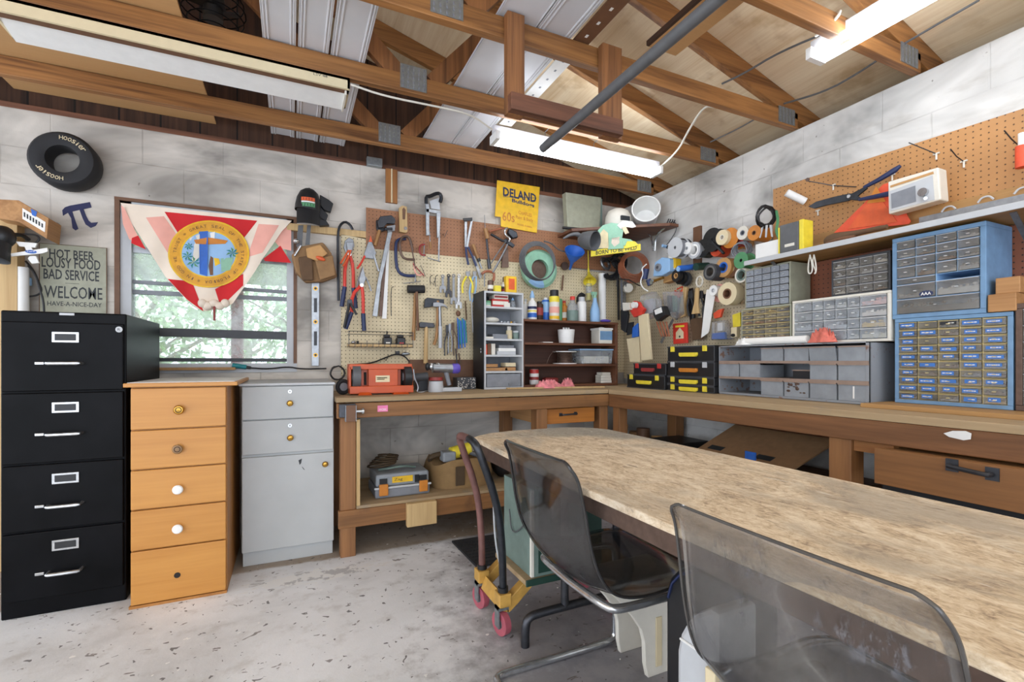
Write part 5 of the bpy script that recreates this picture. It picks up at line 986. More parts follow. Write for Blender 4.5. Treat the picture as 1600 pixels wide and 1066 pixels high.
def rag(name, label, c, R, H, mat, n=26, seed=1, cat='cloth', sx=1.):
    rnd = random.Random(seed); ph = [rnd.uniform(0, 6.28) for _ in range(6)]; rows = []
    for i in range(n+1):
        r_ = i/n; row = []
        for j in range(37):
            a = 2*math.pi*j/36; rr = R*r_*(1+.16*math.sin(3*a+ph[0])+.1*math.sin(5*a+ph[1])); z = H*(1-r_**3.6)*(.75+.35*math.sin(4*a+ph[2]+r_*5)+.2*math.sin(9*r_*3+ph[3])) if r_ < 1 else 0
            row.append(V((c[0]+rr*math.cos(a)*sx, c[1]+rr*math.sin(a)*.6, c[2]+max(.002, z))))
        rows.append(row)
    m = MB(mat); m.sheet(rows); return one(name, label, cat, m)
p = YP(856, 604, -.33); rag('rag', 'crumpled pink-red rag on the bench in front of the bookcase', (p.x, -.345, BZ+.001), .11, .05, 'rag', seed=3, sx=1.1); p = YP(886, 600, -.33); rag('rag', 'smaller crumpled pink rag at the right end of the rag heap', (p.x, -.34, BZ+.001), .06, .058, 'rag', seed=8)
m = MB('palewood'); a, b = HP(793, 608.5, BZ), HP(945, 606, BZ); m.para((a.x, a.y, BZ+.001), (b.x-a.x, b.y-a.y, 0), (0, .025, 0), (0, 0, .01)); one('wood_lath', 'long pale lath lying on the bench before the bookcase', 'lath', m)
# ---- narrow steel shelf unit
NY = -.31; nx0, nx1 = -1.455, -1.15; nz = [YP(785, y, NY).z for y in (456, 479.5, 504.5, 529.5, 554.5, 580)]+[BZ+.014]
t = T('shelf_unit', 'narrow grey metal shelf unit standing on the bench', 'shelf unit')
for x, mt in ((nx0, 'darkgrey'), (nx1-.012, 'lightgrey')): m = MB('lightgrey'); m.box(x, x+.012, NY, NY+.01, BZ, nz[0]); m.use(mt).box(x, x+.011, NY+.01, -.1, BZ, nz[0]); t.part('side', m)
m = MB('grey'); m.box(nx0, nx1, -.1, -.094, BZ, nz[0]); t.part('back', m)
m = MB('black'); m.box(nx0-.006, nx0-.001, NY+.004, -.1, BZ, nz[0]); m.use('lightgrey').disc((nx0-.006, NY+.05, 1.17), (-1, 0, 0), .007, .002, 10); m.disc((nx0-.006, NY+.05, 1.15), (-1, 0, 0), .007, .002, 10); t.part('outer_panel', m, label='black outer side panel')
for z in nz: m = MB('lightgrey'); m.box(nx0+.012, nx1-.012, NY, -.1, z-.014, z); t.part('shelf', m, .001)
m = MB('grey'); m.box(nx0+.02, nx1-.02, NY+.004, -.12, nz[6]+.001, nz[5]-.02); d = t.part('drawer', m, .003); m = MB('steel'); p = YP(797, 601, NY); m.box(p.x-.012, p.x+.012, NY-.004, NY+.004, p.z-.004, p.z+.012); t.part('catch', m, of=d)
t.done()
def onbox(name, label, cat, x0, x1, yt, z, mat, Y0=-.28, d=.10, group=None, bev=.002, extra=None):
    a, b = YP(x0, yt, Y0), YP(x1, yt, Y0); m = MB(mat); m.box(a.x, b.x, Y0, Y0+d, z+.0004, a.z)
    if extra: m.use(extra).box(a.x+.004, b.x-.004, Y0-.0008, Y0, z+(a.z-z)*.3, z+(a.z-z)*.75)
    return one(name, label, cat, m, group, bev)
vessel('jar', 'small green-lidded jar on the top shelf of the narrow unit', 'jar', 755, 767, 470, -.25, nz[1], 'mint', (('offwhite', .1, .4),), ('green', .3, 1.02), 'jar')
onbox('carton', 'red and white carton on the top shelf of the narrow unit', 'box', 769, 795, 467, nz[1], 'red', extra='offwhite'); a = YP(770, 467, -.28); onbox('carton', 'brown striped carton lying on the red and white one', 'box', 772, 794, 460, a.z, 'offwhite', extra='dullred')
vessel('bottle', 'small clear bottle on the top shelf of the narrow unit', 'bottle', 797, 805, 465, -.25, nz[1], 'clearplastic', (), ('lightblue', .25, .5, 'cone'), 'bottle'); onbox('small_carton', 'little white carton beside the clear bottle', 'box', 788, 797, 473, nz[1], 'offwhite', -.29, .05)
m = MB('offwhite'); a, b = YP(757, 494, -.26), YP(781, 494, -.26); m.ell(((a.x+b.x)/2, -.24, nz[2]+.0235), (b.x-a.x)/2, .05, .022); one('plastic_bag', 'white plastic packet on the second shelf of the narrow unit', 'packet', m)
for k in range(5): m = MB(('chrome', 'steel', 'lightgrey', 'brass', 'steel')[k]); p = YP(785+k*5, 500, -.27); m.cyl((p.x-.006, -.27, nz[2]+.008), (p.x+.008, -.25, nz[2]+.012), .0075, n=8); one('pipe_fitting', ('leftmost', 'second', 'pale third', 'brass fourth', 'rightmost')[k]+' little metal fitting on the second shelf of the narrow unit', 'fitting', m)
onbox('metal_box', 'flat grey metal box on the third shelf of the narrow unit', 'box', 770, 793, 522, nz[3], 'grey'); onbox('flat_ruler', 'thin pale strip on the third shelf of the narrow unit', 'strip', 757, 771, 526, nz[3], 'offwhite', -.29, .04, bev=0)
vessel('caulk_tube', 'upright pale cartridge on the third shelf of the narrow unit', 'cartridge', 791, 800, 510, -.24, nz[3], 'cream', (), ('offwhite', .3, .7)); vessel('jar', 'small grey-green jar on the third shelf of the narrow unit', 'jar', 802, 810, 517, -.26, nz[3], 'sage', (), ('lightgrey', .2, 1.02), 'jar')
onbox('book', 'orange-red spined book on the fourth shelf of the narrow unit', 'book', 757, 761.5, 538, nz[4], 'orangered'); onbox('book', 'brown spined book beside the orange-red one', 'book', 762, 767, 537, nz[4], 'brown'); onbox('carton', 'white upright carton on the fourth shelf of the narrow unit', 'box', 768, 774, 537, nz[4], 'offwhite')
a = YP(776, 549, -.28); onbox('metal_box', 'pale flat box at the bottom of the pile on the fourth shelf', 'box', 777, 806, 549, nz[4], 'lightgrey'); onbox('metal_box', 'white flat box in the middle of the pile on the fourth shelf', 'box', 779, 806, 544, a.z, 'white'); onbox('metal_box', 'dark grey flat box on top of the pile on the fourth shelf', 'box', 780, 803, 539.5, YP(779, 544, -.28).z, 'grey')
for k, (x0, x1, y0, y1) in enumerate(((757, 793, 575, 579), (757, 778, 569, 574), (789, 806, 574, 579), (790, 806, 567, 573))): onbox('wood_offcut', ('long tan offcut at the front of the fifth shelf', 'shorter tan offcut stacked on the long one', 'tan offcut at the right of the fifth shelf', 'pale offcut on top at the right of the fifth shelf')[k], 'wood offcut', x0, x1, y0, nz[5] if k in (0, 2) else YP(x0, y1, -.28).z, 'boxwood' if k < 3 else 'cream', -.28, .09)
# on top of the narrow unit
zt2 = nz[0]
t = T('spray_nozzle', 'yellow spray gun lying on top of the narrow unit', 'spray gun'); p = YP(776, 447, -.25); m = MB('yellow'); m.box(p.x-.02, p.x+.03, -.27, -.23, zt2+.001, zt2+.05); t.part('body', m, .006); m = MB('black'); m.cyl((p.x+.03, -.25, zt2+.04), (p.x+.055, -.25, zt2+.04), .008); t.part('nozzle', m); t.done()
t = T('tape_case', 'orange and yellow upright case on top of the narrow unit', 'case'); a, b = YP(790, 431, -.24), YP(807, 452, -.24); m = MB('deepyellow'); m.box(a.x, b.x, -.25, -.2, zt2+.001, a.z); t.part('body', m, .008); m = MB('orange'); m.box(a.x+.02, b.x-.02, -.2515, -.25, zt2+.03, a.z-.02); t.part('panel', m); t.done()
vessel('glue_bottle', 'white nozzle bottle on top of the narrow unit', 'bottle', 783, 791, 433, -.20, zt2, 'offwhite', (('dullred', .2, .6),), ('ruststeel', .3, .4), 'bottle'); vessel('spray_can', 'little rusty can on top of the narrow unit', 'can', 762, 771, 438, -.22, zt2, 'ruststeel', (('offwhite', .3, .6),))
# ---- orange machine, belt wheel, vacuum, speaker
t = T('orange_dolly', 'orange steel dolly frame with black wheels standing on edge on the bench', 'dolly'); OY = -.50
q = lambda x, y, Y=OY: YP(x, y, Y)
m = MB('orangepaint')
def ob(x0, y0, x1, y1, d0, d1, mt='orangepaint', tgt=None): a, b = q(x0, y0, OY), q(x1, y1, OY); (tgt or m).use(mt).box(a.x, b.x, OY-d0, OY+d1, max(b.z, BZ+.0015), a.z)
ob(546, 569, 644, 577, .0, .12); ob(546, 604, 645, 613, .02, .12); ob(545, 573, 549, 608, 0, .10); ob(641, 573, 645, 608, 0, .10); t.part('frame', m, .003)
m = MB('orangepaint'); ob(576, 577, 622, 604, -.005, .05); t.part('panel', m, .003); m = MB('cream'); ob(587, 587, 609, 597, -.004, 0, 'cream'); m.use('ink'); [ob(589, 590+k*2.4, 605-k*4, 591+k*2.4, -.0035, 0, 'ink') for k in range(2)]; t.part('label_plate', m)
for x in (557, 637): m = MB('black' if x > 600 else 'hose'); c = q(x, 589); m.cyl(c+V((-.022, .03, 0)), c+V((.022, .03, 0)), .07, n=28); m.use('grey').cyl(c+V((-.024, .03, 0)), c+V((.024, .03, 0)), .025); t.part('wheel', m, .004)
m = MB('soot'); ob(549, 577, 566, 604, -.06, .10, 'soot'); ob(628, 577, 641, 604, -.06, .10, 'soot'); ob(566, 577, 628, 604, -.04, .1, 'orangepaint'); ob(570, 582, 574, 602, -.035, .1, 'soot'); t.part('inner_frame', m)
m = MB('orangepaint')
for x0, x1 in ((561, 577), (615, 635)): a = q(x0, 613); b = q(x1, 613); m.prism([(a.x, OY-.03, a.z), (b.x, OY-.03, a.z), (b.x+.012, OY-.05, BZ+.001), (a.x-.012, OY-.05, BZ+.001)], (0, .12, 0))
t.part('foot', m, .003); m = MB('black'); ob(578, 606, 614, 617, -.02, .06, 'black'); t.part('kick_plate', m); t.done()
m = MB('rubber'); c = HP(535, 617, BZ); c = V((c.x+.005, -.42, BZ+.047)); m.torus(c, (0.3, -1, 0), .035, .012, 24, 8); m.use('grey').disc(c, (0.3, -1, 0), .024, .01); one('belt_pulley', 'small black pulley wheel standing beside the orange dolly', 'pulley', m)
t = T('hand_vacuum', 'grey hand vacuum with a purple end cap lying on the bench', 'vacuum cleaner'); vy = -.42; q2 = lambda x, y: YP(x, y, vy); m = MB('alum'); m.cyl(q2(676, 575), q2(707, 576), .030); t.part('motor', m)
m = MB('purple'); m.lathe([(.031, 0), (.034, .01), (.034, .04), (.028, .05), (0, .052)], q2(706, 576), (1, 0, 0), 20); t.part('filter_cap', m)
m = MB('lightgrey'); c = q2(681, 602); m.lathe([(.0, 0), (.048, 0), (.05, .02), (.045, .07), (0, .075)], (c.x, vy, BZ+.001), (0, 0, 1), 24); m.use('dullred').lathe([(.046, .075), (.046, .095), (0, .096)], (c.x, vy, BZ+.001), (0, 0, 1), 24); t.part('bin', m)
for k in range(4): m = MB('chrome' if k % 2 else 'black'); p = q2(668+k*5.5, 573); m.ell(p, .016, .02, .026); t.part('cyclone', m)
m = MB('darkgrey'); m.cyl(q2(647, 590), q2(668, 588), .026); m.use('lightgrey').cyl(q2(645, 590), q2(650, 590), .02); t.part('inlet', m); m = MB('grey'); m.tube([q2(697, 582), q2(702, 602)], [.016, .014], 10); t.part('grip', m); m = MB('lightgrey'); a, b = q2(690, 605), q2(720, 605); m.box(a.x, b.x, vy-.03, vy+.03, BZ+.001, BZ+.028); t.part('battery', m, .006); t.done()
cord('grey_cable', 'thin grey cable trailing from the orange dolly to the vacuum', [HP(648, 610, BZ)+V((0, 0, .006)), HP(655, 616, BZ)+V((0, 0, .006)), HP(670, 611, BZ)+V((0, 0, .006)), HP(700, 612, BZ)+V((0, 0, .006))], .004, 'lightgrey', 'cable')
cord('metal_chain', 'thin chain looping in front of the right wheel of the dolly', [q(646, 577, -.56), q(648, 592, -.56), q(654, 604, -.56), q(652, 612, -.56)], .004, 'steel', 'chain')
t = T('radio_box', 'speckled black and white box on the bench left of the shelf unit', 'box'); a, b = YP(713, 590, -.22), YP(742, 608, -.22); m = MB('darkgrey'); m.box(a.x, b.x, -.24, -.14, BZ+.001, a.z); t.part('body', m, .003); m = MB('offwhite')
rnd = random.Random(4)
for k in range(70): x, z = rnd.uniform(a.x+.004, b.x-.004), rnd.uniform(BZ+.006, a.z-.004); m.cbox((x, -.2403, z), .006, .0006, .004)
t.part('speckles', m, kind='stuff'); m = MB('black'); c = YP(733, 603, -.241); m.disc(c, (0, -1, 0), .012, .002); t.part('dial', m); t.done()
m = MB('darkgrey'); a, b = YP(652, 594, -.3), YP(668, 610, -.3); m.box(a.x, b.x, -.32, -.2, BZ+.001, a.z); one('charger_block', 'dark block behind the vacuum on the bench', 'block', m, bev=.006)
# ---- lower shelf of the bench
t = T('tool_box', 'grey toolbox with yellow latches on the lower bench shelf', 'toolbox'); SZ = .281; ty = -.575; q3 = lambda x, y: YP(x, y, ty); a, b = q3(586, 747), q3(672, 780)
m = MB('grey'); m.box(a.x, b.x, ty, ty+.27, SZ, SZ+.06); t.part('body', m, .01); m = MB('bingrey'); m.box(a.x+.005, b.x-.005, ty+.004, ty+.265, SZ+.064, q3(640, 738).z); t.part('lid', m, .014); m = MB('lightgrey'); m.box(a.x-.006, b.x+.006, ty-.012, ty, SZ+.055, SZ+.068); t.part('rim', m, .004)
for x in (599, 661): m = MB('amber'); c = q3(x, 760); m.box(c.x-.026, c.x+.026, ty-.018, ty-.003, SZ+.018, SZ+.085); k = t.part('latch', m, .004); m = MB('black'); m.box(c.x-.022, c.x+.022, ty-.004, ty+.003, SZ+.086, SZ+.115); t.part('latch_pocket', m, of=k)
m = MB('deepyellow'); a2, b2 = q3(613, 748), q3(645, 758); m.box(a2.x, b2.x, ty-.001, ty+.004, SZ+.085, SZ+.12); m.use('ink').text('Zag', (a2.x+.01, ty-.0012, SZ+.092), (1, 0, 0), UP, .05, .02); t.part('label', m); m = MB('black'); m.box(q3(648, 750).x, q3(655, 750).x, ty-.001, ty+.003, SZ+.075, SZ+.12); t.part('handle_slot', m); t.done()
m = MB('canvasdark')
for k in range(5): m.tube(helix((-2.17+.012*k, -.38+.012*k, SZ+.158+.011*k), (.05*k-.1, .06, 1), .085-.006*k, .002, 1.1, 22, .05), .0055, 6)
m.use('sage').tube(smoothpts([q3(596, 756)+V((0, .1, .06)), q3(615, 742)+V((0, .05, .03)), q3(632, 736)+V((0, .05, .02)), q3(655, 740)+V((0, .1, .02))], 2), .006, 6); one('extension_cord', 'coiled dark green cord lying on the grey toolbox', 'cord', m)
t = T('canvas_bag', 'brown canvas tool bag slumped on the lower bench shelf', 'bag'); p0 = YP(668, 770, -.52); p1 = YP(770, 760, -.52)
rows = []
for i in range(9):
    v = i/8; row = []
    for j in range(33):
        a = 2*math.pi*j/32; rx_ = (p1.x-p0.x)/2*(1-.12*v**3)*(1+.04*math.sin(5*a+v*3)); ry_ = .19*(1-.25*v**2)*(1+.05*math.sin(4*a+2)); row.append(V(((p0.x+p1.x)/2+.03+rx_*math.copysign(abs(math.cos(a))**.6, math.cos(a)), -.36+ry_*math.copysign(abs(math.sin(a))**.6, math.sin(a)), SZ+.155*v+.02*v*math.sin(3*a))))
    rows.append(row)
m = MB('canvas'); m.sheet(rows); m.sheet([rows[-1], [V(((p0.x+p1.x)/2+.02, -.36, SZ+.13))]*33]); t.part('body', m)
m = MB('canvasdark'); m.tube(smoothpts([rows[-1][16]+V((.0, .0, .0)), V((p0.x+.05, -.42, SZ+.195)), V((p0.x+.2, -.38, SZ+.20)), V((p0.x+.25, -.45, SZ+.19))], 2), .016, 8); t.part('handle', m)
m = MB('canvasdark'); m.box((p0.x+p1.x)/2-.05, (p0.x+p1.x)/2+.01, -.565, -.555, SZ+.02, SZ+.14); t.part('pocket', m, .004); t.done()
t = T('cordless_drill', 'yellow and grey power tool lying on the canvas bag', 'power tool'); c = YP(705, 716, -.42)+V((0, 0, .03)); m = MB('yellow'); m.cyl(c+V((.0, 0, .0)), c+V((.13, .02, .02)), .042); t.part('body', m); m = MB('bingrey'); m.box(c.x-.07, c.x+.02, c.y-.05, c.y+.04, c.z-.045, c.z+.02); t.part('gearbox', m, .012); m = MB('hose'); m.tube(smoothpts([c+V((.12, 0, 0)), c+V((.17, -.02, -.02)), c+V((.26, -.03, -.06))], 2), .014, 8); t.part('grip', m); t.done()
for k, (x, y, l) in enumerate(((760, 744, 'dark shoulder bag on the lower bench shelf behind the truck handle'),)):
    m = MB('black'); c = YP(x+30, y, -.45); m.ell((c.x, -.38, SZ+.11), .07, .12, .11); m.use('green').box(c.x-.06, c.x-.05, -.52, -.50, SZ+.10, SZ+.15); one('dark_bag', l, 'bag', m)
# ================================================================== RIGHT WALL
def dpt(p): d = p-CAM; return d.x*_s+d.y*_c
def pxm(p, n): return n*dpt(p)/CF          # n pixels at the depth of p, in metres
m = MB('pegtanR'); m.box(-.03, -.018, -1.36, -.03, RZ+.05, 1.755); one('pegboard', 'cream pegboard in the corner of the right wall behind tapes and tools', 'pegboard', m)
m = MB('pegdarkR'); m.box(-.03, -.018, -3.5, -1.365, 1.1, 1.638); one('pegboard', 'dark brown pegboard behind the drawer units below the shelf', 'pegboard', m)
a, b = RW(1208, 296, .03), RW(1600, 172, .03); m = MB('pegR'); m.prism([(-.03, a.y, 1.70), (-.03, a.y, a.z), (-.03, -3.5, b.z-.02), (-.03, -3.5, 1.70)], (.012, 0, 0)); one('pegboard', 'orange brown pegboard above the shelf on the right wall', 'pegboard', m)
SHZ = 1.662
t = T('wall_shelf', 'long wooden shelf with a white edge on the right wall', 'shelf'); m = MB('shelfpine'); m.box(-.295, 0, -3.5, -1.49, SHZ-.02, SHZ); t.part('board', m, .002)
m = MB('lightgrey'); m.box(-.302, -.295, -3.5, -1.48, SHZ-.024, SHZ+.002); t.part('edge_strip', m, .002); m = MB('shelfpine'); m.box(-.055, -.0305, -3.5, -1.49, SHZ, 1.785); t.part('backboard', m, .002)
for y in (-1.62, -2.6, -3.4): m = MB('steel'); m.beam((-.25, y, SHZ-.021), (-.04, y, SHZ-.18), (0, .02, 0), .004); t.part('bracket', m)
t.done()
m = MB('brown'); a, b = RW(1083, 356, .02), RW(1094, 385, .02); m.box(-.02, 0, b.y, a.y, 1.757, a.z); one('wall_strip', 'short brown wood strip standing above the corner pegboard', 'strip', m)
# ---- drawer organisers
def organizer(label, X, y0, y1, z0, z1, depth, fmat, rows, drawer='drawerclear', th=.012, lab=None, seed=1, contents=None, lip='lightgrey', dk='hose', cat='drawer organizer', pull=True, group=None):
    """rows: list of (height share, [(width share, kind)...]) from the top; y0 is the end nearer the corner (left in view)"""
    rnd = random.Random(seed); t = T('drawer_organizer', label, cat, group); W, H = y0-y1, z1-z0
    m = MB(fmat); m.box(X, X+depth, y1, y0, z1-th, z1); m.box(X, X+depth, y1, y0, z0, z0+th); m.box(X, X+depth, y1, y1+th, z0+th, z1-th); m.box(X, X+depth, y0-th, y0, z0+th, z1-th); m.box(X+depth-.004, X+depth, y1+th, y0-th, z0+th, z1-th); t.part('case', m, .002)
    bars = MB(dk); iz1, iz0 = z1-th, z0+th; tot = sum(r[0] for r in rows); z = iz1
    for hs, cells in rows:
        h = (iz1-iz0)*hs/tot; ct = sum(c[0] for c in cells); y = y0-th
        for ws, kind in cells:
            wd = (W-2*th)*ws/ct; ya, yb, za, zb_ = y-.0025, y-wd+.0025, z-.003, z-h+.003; y -= wd
            bars.box(X+.004, X+depth-.01, y-.0015, y+.0015, z-h, z)
            if kind == 'open': continue
            d = MB(drawer); d.box(X-.002, X+.0005, yb, ya, zb_, za); d.box(X+.0005, X+depth*.6, yb, yb+.0012, zb_, zb_+(za-zb_)*.8); d.box(X+.0005, X+depth*.6, yb, ya, zb_, zb_+.0012)
            d.use(lip); d.box(X-.0065, X-.002, yb, ya, za-.002, za)
            if pull: d.box(X-.010, X-.002, (ya+yb)/2-.005, (ya+yb)/2+.005, (za+zb_)/2-.002, (za+zb_)/2+.001)
            k = t.part('drawer', d)
            if kind == 'label' or (kind == 'auto' and lab and rnd.random() < lab):
                g = MB('labelblue' if rnd.random() < .92 else rnd.choice(['white', 'orangered', 'black'])); f = rnd.uniform(.55, .85); yc = (ya+yb)/2+rnd.uniform(-.003, .003); hw = (ya-yb)*f/2; hh = (za-zb_)*rnd.uniform(.25, .38); zc = (za+zb_)/2+rnd.uniform(-.003, .003)
                g.box(X-.0032, X-.0024, yc-hw, yc+hw, zc-hh/1.2, zc+hh/1.2); g.use('white'); n = rnd.randint(3, 6)
                for q_ in range(n):
                    if rnd.random() < .85: g.box(X-.0036, X-.0031, yc+hw*.8-(q_+.8)*hw*1.6/n, yc+hw*.8-q_*hw*1.6/n, zc-.0018, zc+.0018)
                t.part('label_strip', g, of=k)
            c = contents or ['steel', 'darksteel', 'brass', 'brown', 'grey']
            if kind != 'empty' and rnd.random() < .85:
                g = MB(rnd.choice(c) if not kind.startswith('c:') else kind[2:]); ht = (za-zb_)*(rnd.uniform(.3, .6) if not kind.startswith('c:') else .75)
                for q_ in range(max(3, int((ya-yb)/.010))): g.ell((X+.012+rnd.uniform(0, .012), yb+.006+(ya-yb-.012)*rnd.random(), zb_+ht*rnd.uniform(.4, .9)), .007, .0075, .006, 6, 4)
                g.box(X+.006, X+depth*.5, yb+.003, ya-.003, zb_+.002, zb_+ht*.6); t.part('contents', g, of=k, kind='stuff')
        bars.box(X+.003, X+depth-.01, y1+th, y0-th, z-h-.0009, z-h+.0009); z -= h
    t.part('dividers', bars); return t.done()
R5 = [(1, [(1, 'auto')]*5)]
EX = -.25
for k, (cx0, cx1) in enumerate(((1398, 1580),)):
    ya, yb = XP(1398, 560, EX).y, XP(1583, 560, EX).y
    organizer('large blue-framed cabinet of fifty little yellow-edged drawers with blue labels', EX, ya, yb, RZ+.019, 1.272, .215, 'cabblue', R5*10, th=.016, lab=.8, seed=5, lip='liptan', dk='liptan')
    ya2, yb2 = XP(1394, 420, EX).y, XP(1541, 420, EX).y
    organizer('blue-framed cabinet with bigger clear drawers standing on the labelled one', EX, ya2, yb2, 1.273, 1.630, .215, 'cabblue', [(1, [(1, 'auto')]*4)]*3+[(1.35, [(1, 'auto')]*4)]+[(.75, [(1, 'empty'), (1, 'open')]), (1.7, [(1, 'auto'), (1, 'c:lightgrey')]), (1.75, [(1, 'c:darksteel')])], th=.018, seed=8, contents=['steel', 'lightgrey', 'brown', 'hose', 'grey'], lip='lightgrey', dk='lightblue')
ya, yb = XP(1585, 560, EX).y, -2.80
organizer('dark weathered drawer cabinet cut by the right edge of the picture', EX, ya-.002, yb, RZ+.019, 1.30, .215, 'ruststeel', [(1, [(1, 'auto')]*2)]*6, th=.02, seed=3, contents=['steel', 'sage', 'grey'])
def boxpx(name, label, cat, X, d, x0, x1, z0, z1, mat, bev=.003): a, b = XP(x0, 500, X), XP(x1, 500, X); m = MB(mat); m.box(X, X+d, b.y, a.y, z0, z1); return one(name, label, cat, m, None, bev)
za = 1.274; zmid = XP(1575, 458, -.255).z
boxpx('wooden_box', 'lower of two small wooden boxes on the labelled blue cabinet', 'box', -.255, .12, 1543, 1588, za, zmid, 'boxwood'); boxpx('wooden_box', 'upper of two small wooden boxes beside the blue cabinet', 'box', -.235, .10, 1555, 1594, zmid+.0005, XP(1575, 433, -.235).z, 'boxwood')
GX = -.31
gy0, gy1 = XP(1123, 580, GX).y, XP(1360, 580, GX).y; GZ0, GZ1 = RZ+.002, 1.176
# grey steel bin cabinet
t = T('bin_cabinet', 'long weathered grey steel cabinet of open bins on the right bench', 'bin cabinet'); m = MB('bincab'); yz = lambda x: XP(x, 580, GX).y
m.box(GX, -.035, gy1, gy0, GZ1-.006, GZ1); m.box(GX, -.035, gy1, gy0, GZ0, GZ0+.012); m.box(GX, -.035, gy1, gy1+.006, GZ0, GZ1); m.box(GX, -.035, gy0-.006, gy0, GZ0, GZ1); m.box(-.045, -.035, gy1, gy0, GZ0, GZ1); m.box(GX, GX+.004, gy1, gy1+.02, GZ0, GZ1); t.part('case', m, .001)
zr = [GZ1-.006, GZ0+.012+(GZ1-GZ0)*.645, GZ0+.012+(GZ1-GZ0)*.325, GZ0+.012]; m = MB('railtan')
for z in zr[1:3]: m.box(GX-.002, -.04, gy1+.006, gy0-.006, z-.004, z); m.box(GX-.004, GX, gy1+.006, gy0-.006, z-.012, z+.002)
t.part('rails', m)
cols = [1123, 1188, 1224, 1264, 1308, 1360]
binspec = {(0, 0): 0, (0, 1): 1, (0, 2): 1, (0, 3): 2, (0, 4): 1, (1, 0): 3, (1, 1): 0, (1, 2): 4, (1, 3): 1, (1, 4): 1, (2, 0): 0, (2, 1): 1, (2, 2): 5, (2, 3): 1, (2, 4): 6}
for (r, c), kind in binspec.items():
    if kind == 0: continue
    z1, z0 = zr[r]-.012, zr[r+1]+.003; spans = [(cols[c], cols[c+1])] if kind != 3 else [(1123, 1155), (1155, 1188)]
    for (xa, xb) in spans:
        a, b = yz(xa)-.004, yz(xb)+.004; m = MB('bingrey' if kind != 4 else 'black'); x_ = GX+.002
        if kind == 4: a, b, z1, x_ = yz(1233), yz(1262), z0+.045, GX+.03
        tilt = .012 if kind == 2 else 0
        m.prism([(x_, a, z0), (x_, b, z0), (x_-tilt, b, z1), (x_-tilt, a, z1)], (.003, 0, 0)); m.box(x_+.003, x_+.2, b, b+.002, z0, z1-.01); m.box(x_+.003, x_+.2, a-.002, a, z0, z1-.01); m.box(x_, x_+.2, b, a, z0-.002, z0); m.use('railtan').box(x_-.006-tilt, x_-tilt, b, a, z1-.006, z1); m.use('bingrey')
        if kind == 6: m.use('white').box(x_-.0008, x_, (a+b)/2-.004, (a+b)/2+.003, z0+.01, z1-.012)
        k = t.part('bin', m, label='small black bin' if kind == 4 else None)
        if kind == 5:
            g = MB('ruststeel')
            rnd = random.Random(2); [g.ell((x_-.0005, b+(a-b)*rnd.uniform(.15, .85), z0+(z1-z0)*rnd.uniform(.25, .9)), .0012, rnd.uniform(.003, .014), rnd.uniform(.002, .008), 8, 5) for _ in range(14)]; t.part('rust_spots', g, of=k, kind='stuff')
t.done()
# organisers above the bins
def orgpx(label, X, xl, xr, z0, yt, depth, *a, **k):
    p, q = XP(xl, yt, X), XP(xr, yt, X); return organizer(label, X, p.y, q.y, z0, p.z, depth, *a, **k)
BX = -.26
za2 = XP(1237, 475, BX).z; ztB = XP(1315, 462, BX).z
organizer('cream framed cabinet of clear drawers in the middle, pink and yellow parts inside', BX, XP(1238, 490, BX).y, XP(1391, 490, BX).y, GZ1+.001, ztB, .2, 'offwhite', [(1, [(1.7, 'empty'), (1, 'auto'), (1, 'auto'), (1, 'auto'), (1, 'auto'), (2, 'c:flagpink')]), (1, [(1.7, 'c:lightgrey'), (1, 'auto'), (1, 'auto'), (1, 'auto'), (1, 'auto'), (2, 'c:flagwhite')]), (1, [(1.7, 'c:lightgrey'), (1, 'auto'), (2, 'c:lightgrey'), (1, 'auto'), (2, 'c:deepyellow')]), (1, [(1.7, 'empty'), (1, 'auto'), (2, 'empty'), (1, 'auto'), (2, 'c:cream')])], drawer='clearplastic', th=.012, seed=11, contents=['lightgrey', 'steel', 'offwhite'], lip='white', dk='lightgrey')
organizer('small cabinet of tan-edged drawers with yellow parts, low on the left', BX, XP(1158, 500, BX).y, XP(1236, 500, BX).y, GZ1+.001, za2, .2, 'signgrey', [(1, [(1, 'auto')]*4)]*7, th=.008, seed=6, contents=['deepyellow', 'amber', 'steel', 'cream', 'navy', 'darksteel'], lip='liptan', dk='liptan')
AX = -.22
ztA = XP(1200, 415, AX).z
organizer('small grey steel cabinet of label-holder drawers under the end of the shelf', AX, XP(1164, 440, AX).y, XP(1235, 440, AX).y, za2+.001, ztA, .17, 'signgrey', [(1, [(1, 'auto')]*5)]*6, drawer='palebin', th=.008, seed=9, contents=['steel'], lip='lightgrey', dk='darkgrey')
organizer('dark cabinet of sixteen clear drawers right of the hanging rings', -.21, XP(1299, 430, -.21).y, XP(1391.5, 430, -.21).y, ztB+.001, XP(1345, 399, -.21).z, .17, 'darkgrey', [(1, [(1, 'auto')]*4)]*4, th=.010, seed=12, contents=['grey', 'brown', 'lightgrey', 'steel', 'offwhite'], lip='lightgrey', dk='grey')
m = MB('paper'); a, b = XP(1165, 532, -.28), XP(1263, 531, -.28); m.cyl((-.285, a.y, GZ1+.022), (-.285, b.y, GZ1+.022), .02, n=18); one('paper_roll', 'white paper roll lying on the grey bin cabinet', 'paper roll', m)
m = MB('paper'); p = XP(1170, 530, -.29); rag('plastic_wrap', 'crumpled white wrapping at the left end of the paper roll', (-.290, p.y+.03, GZ1+.001), .10, .035, 'white', seed=5, sx=.24)
p = XP(1290, 525, -.28); rag('rag', 'salmon red rag lying on the right end of the grey bin cabinet', (-.293, p.y, GZ1+.001), .115, .06, 'redcloth', seed=12, sx=.22)
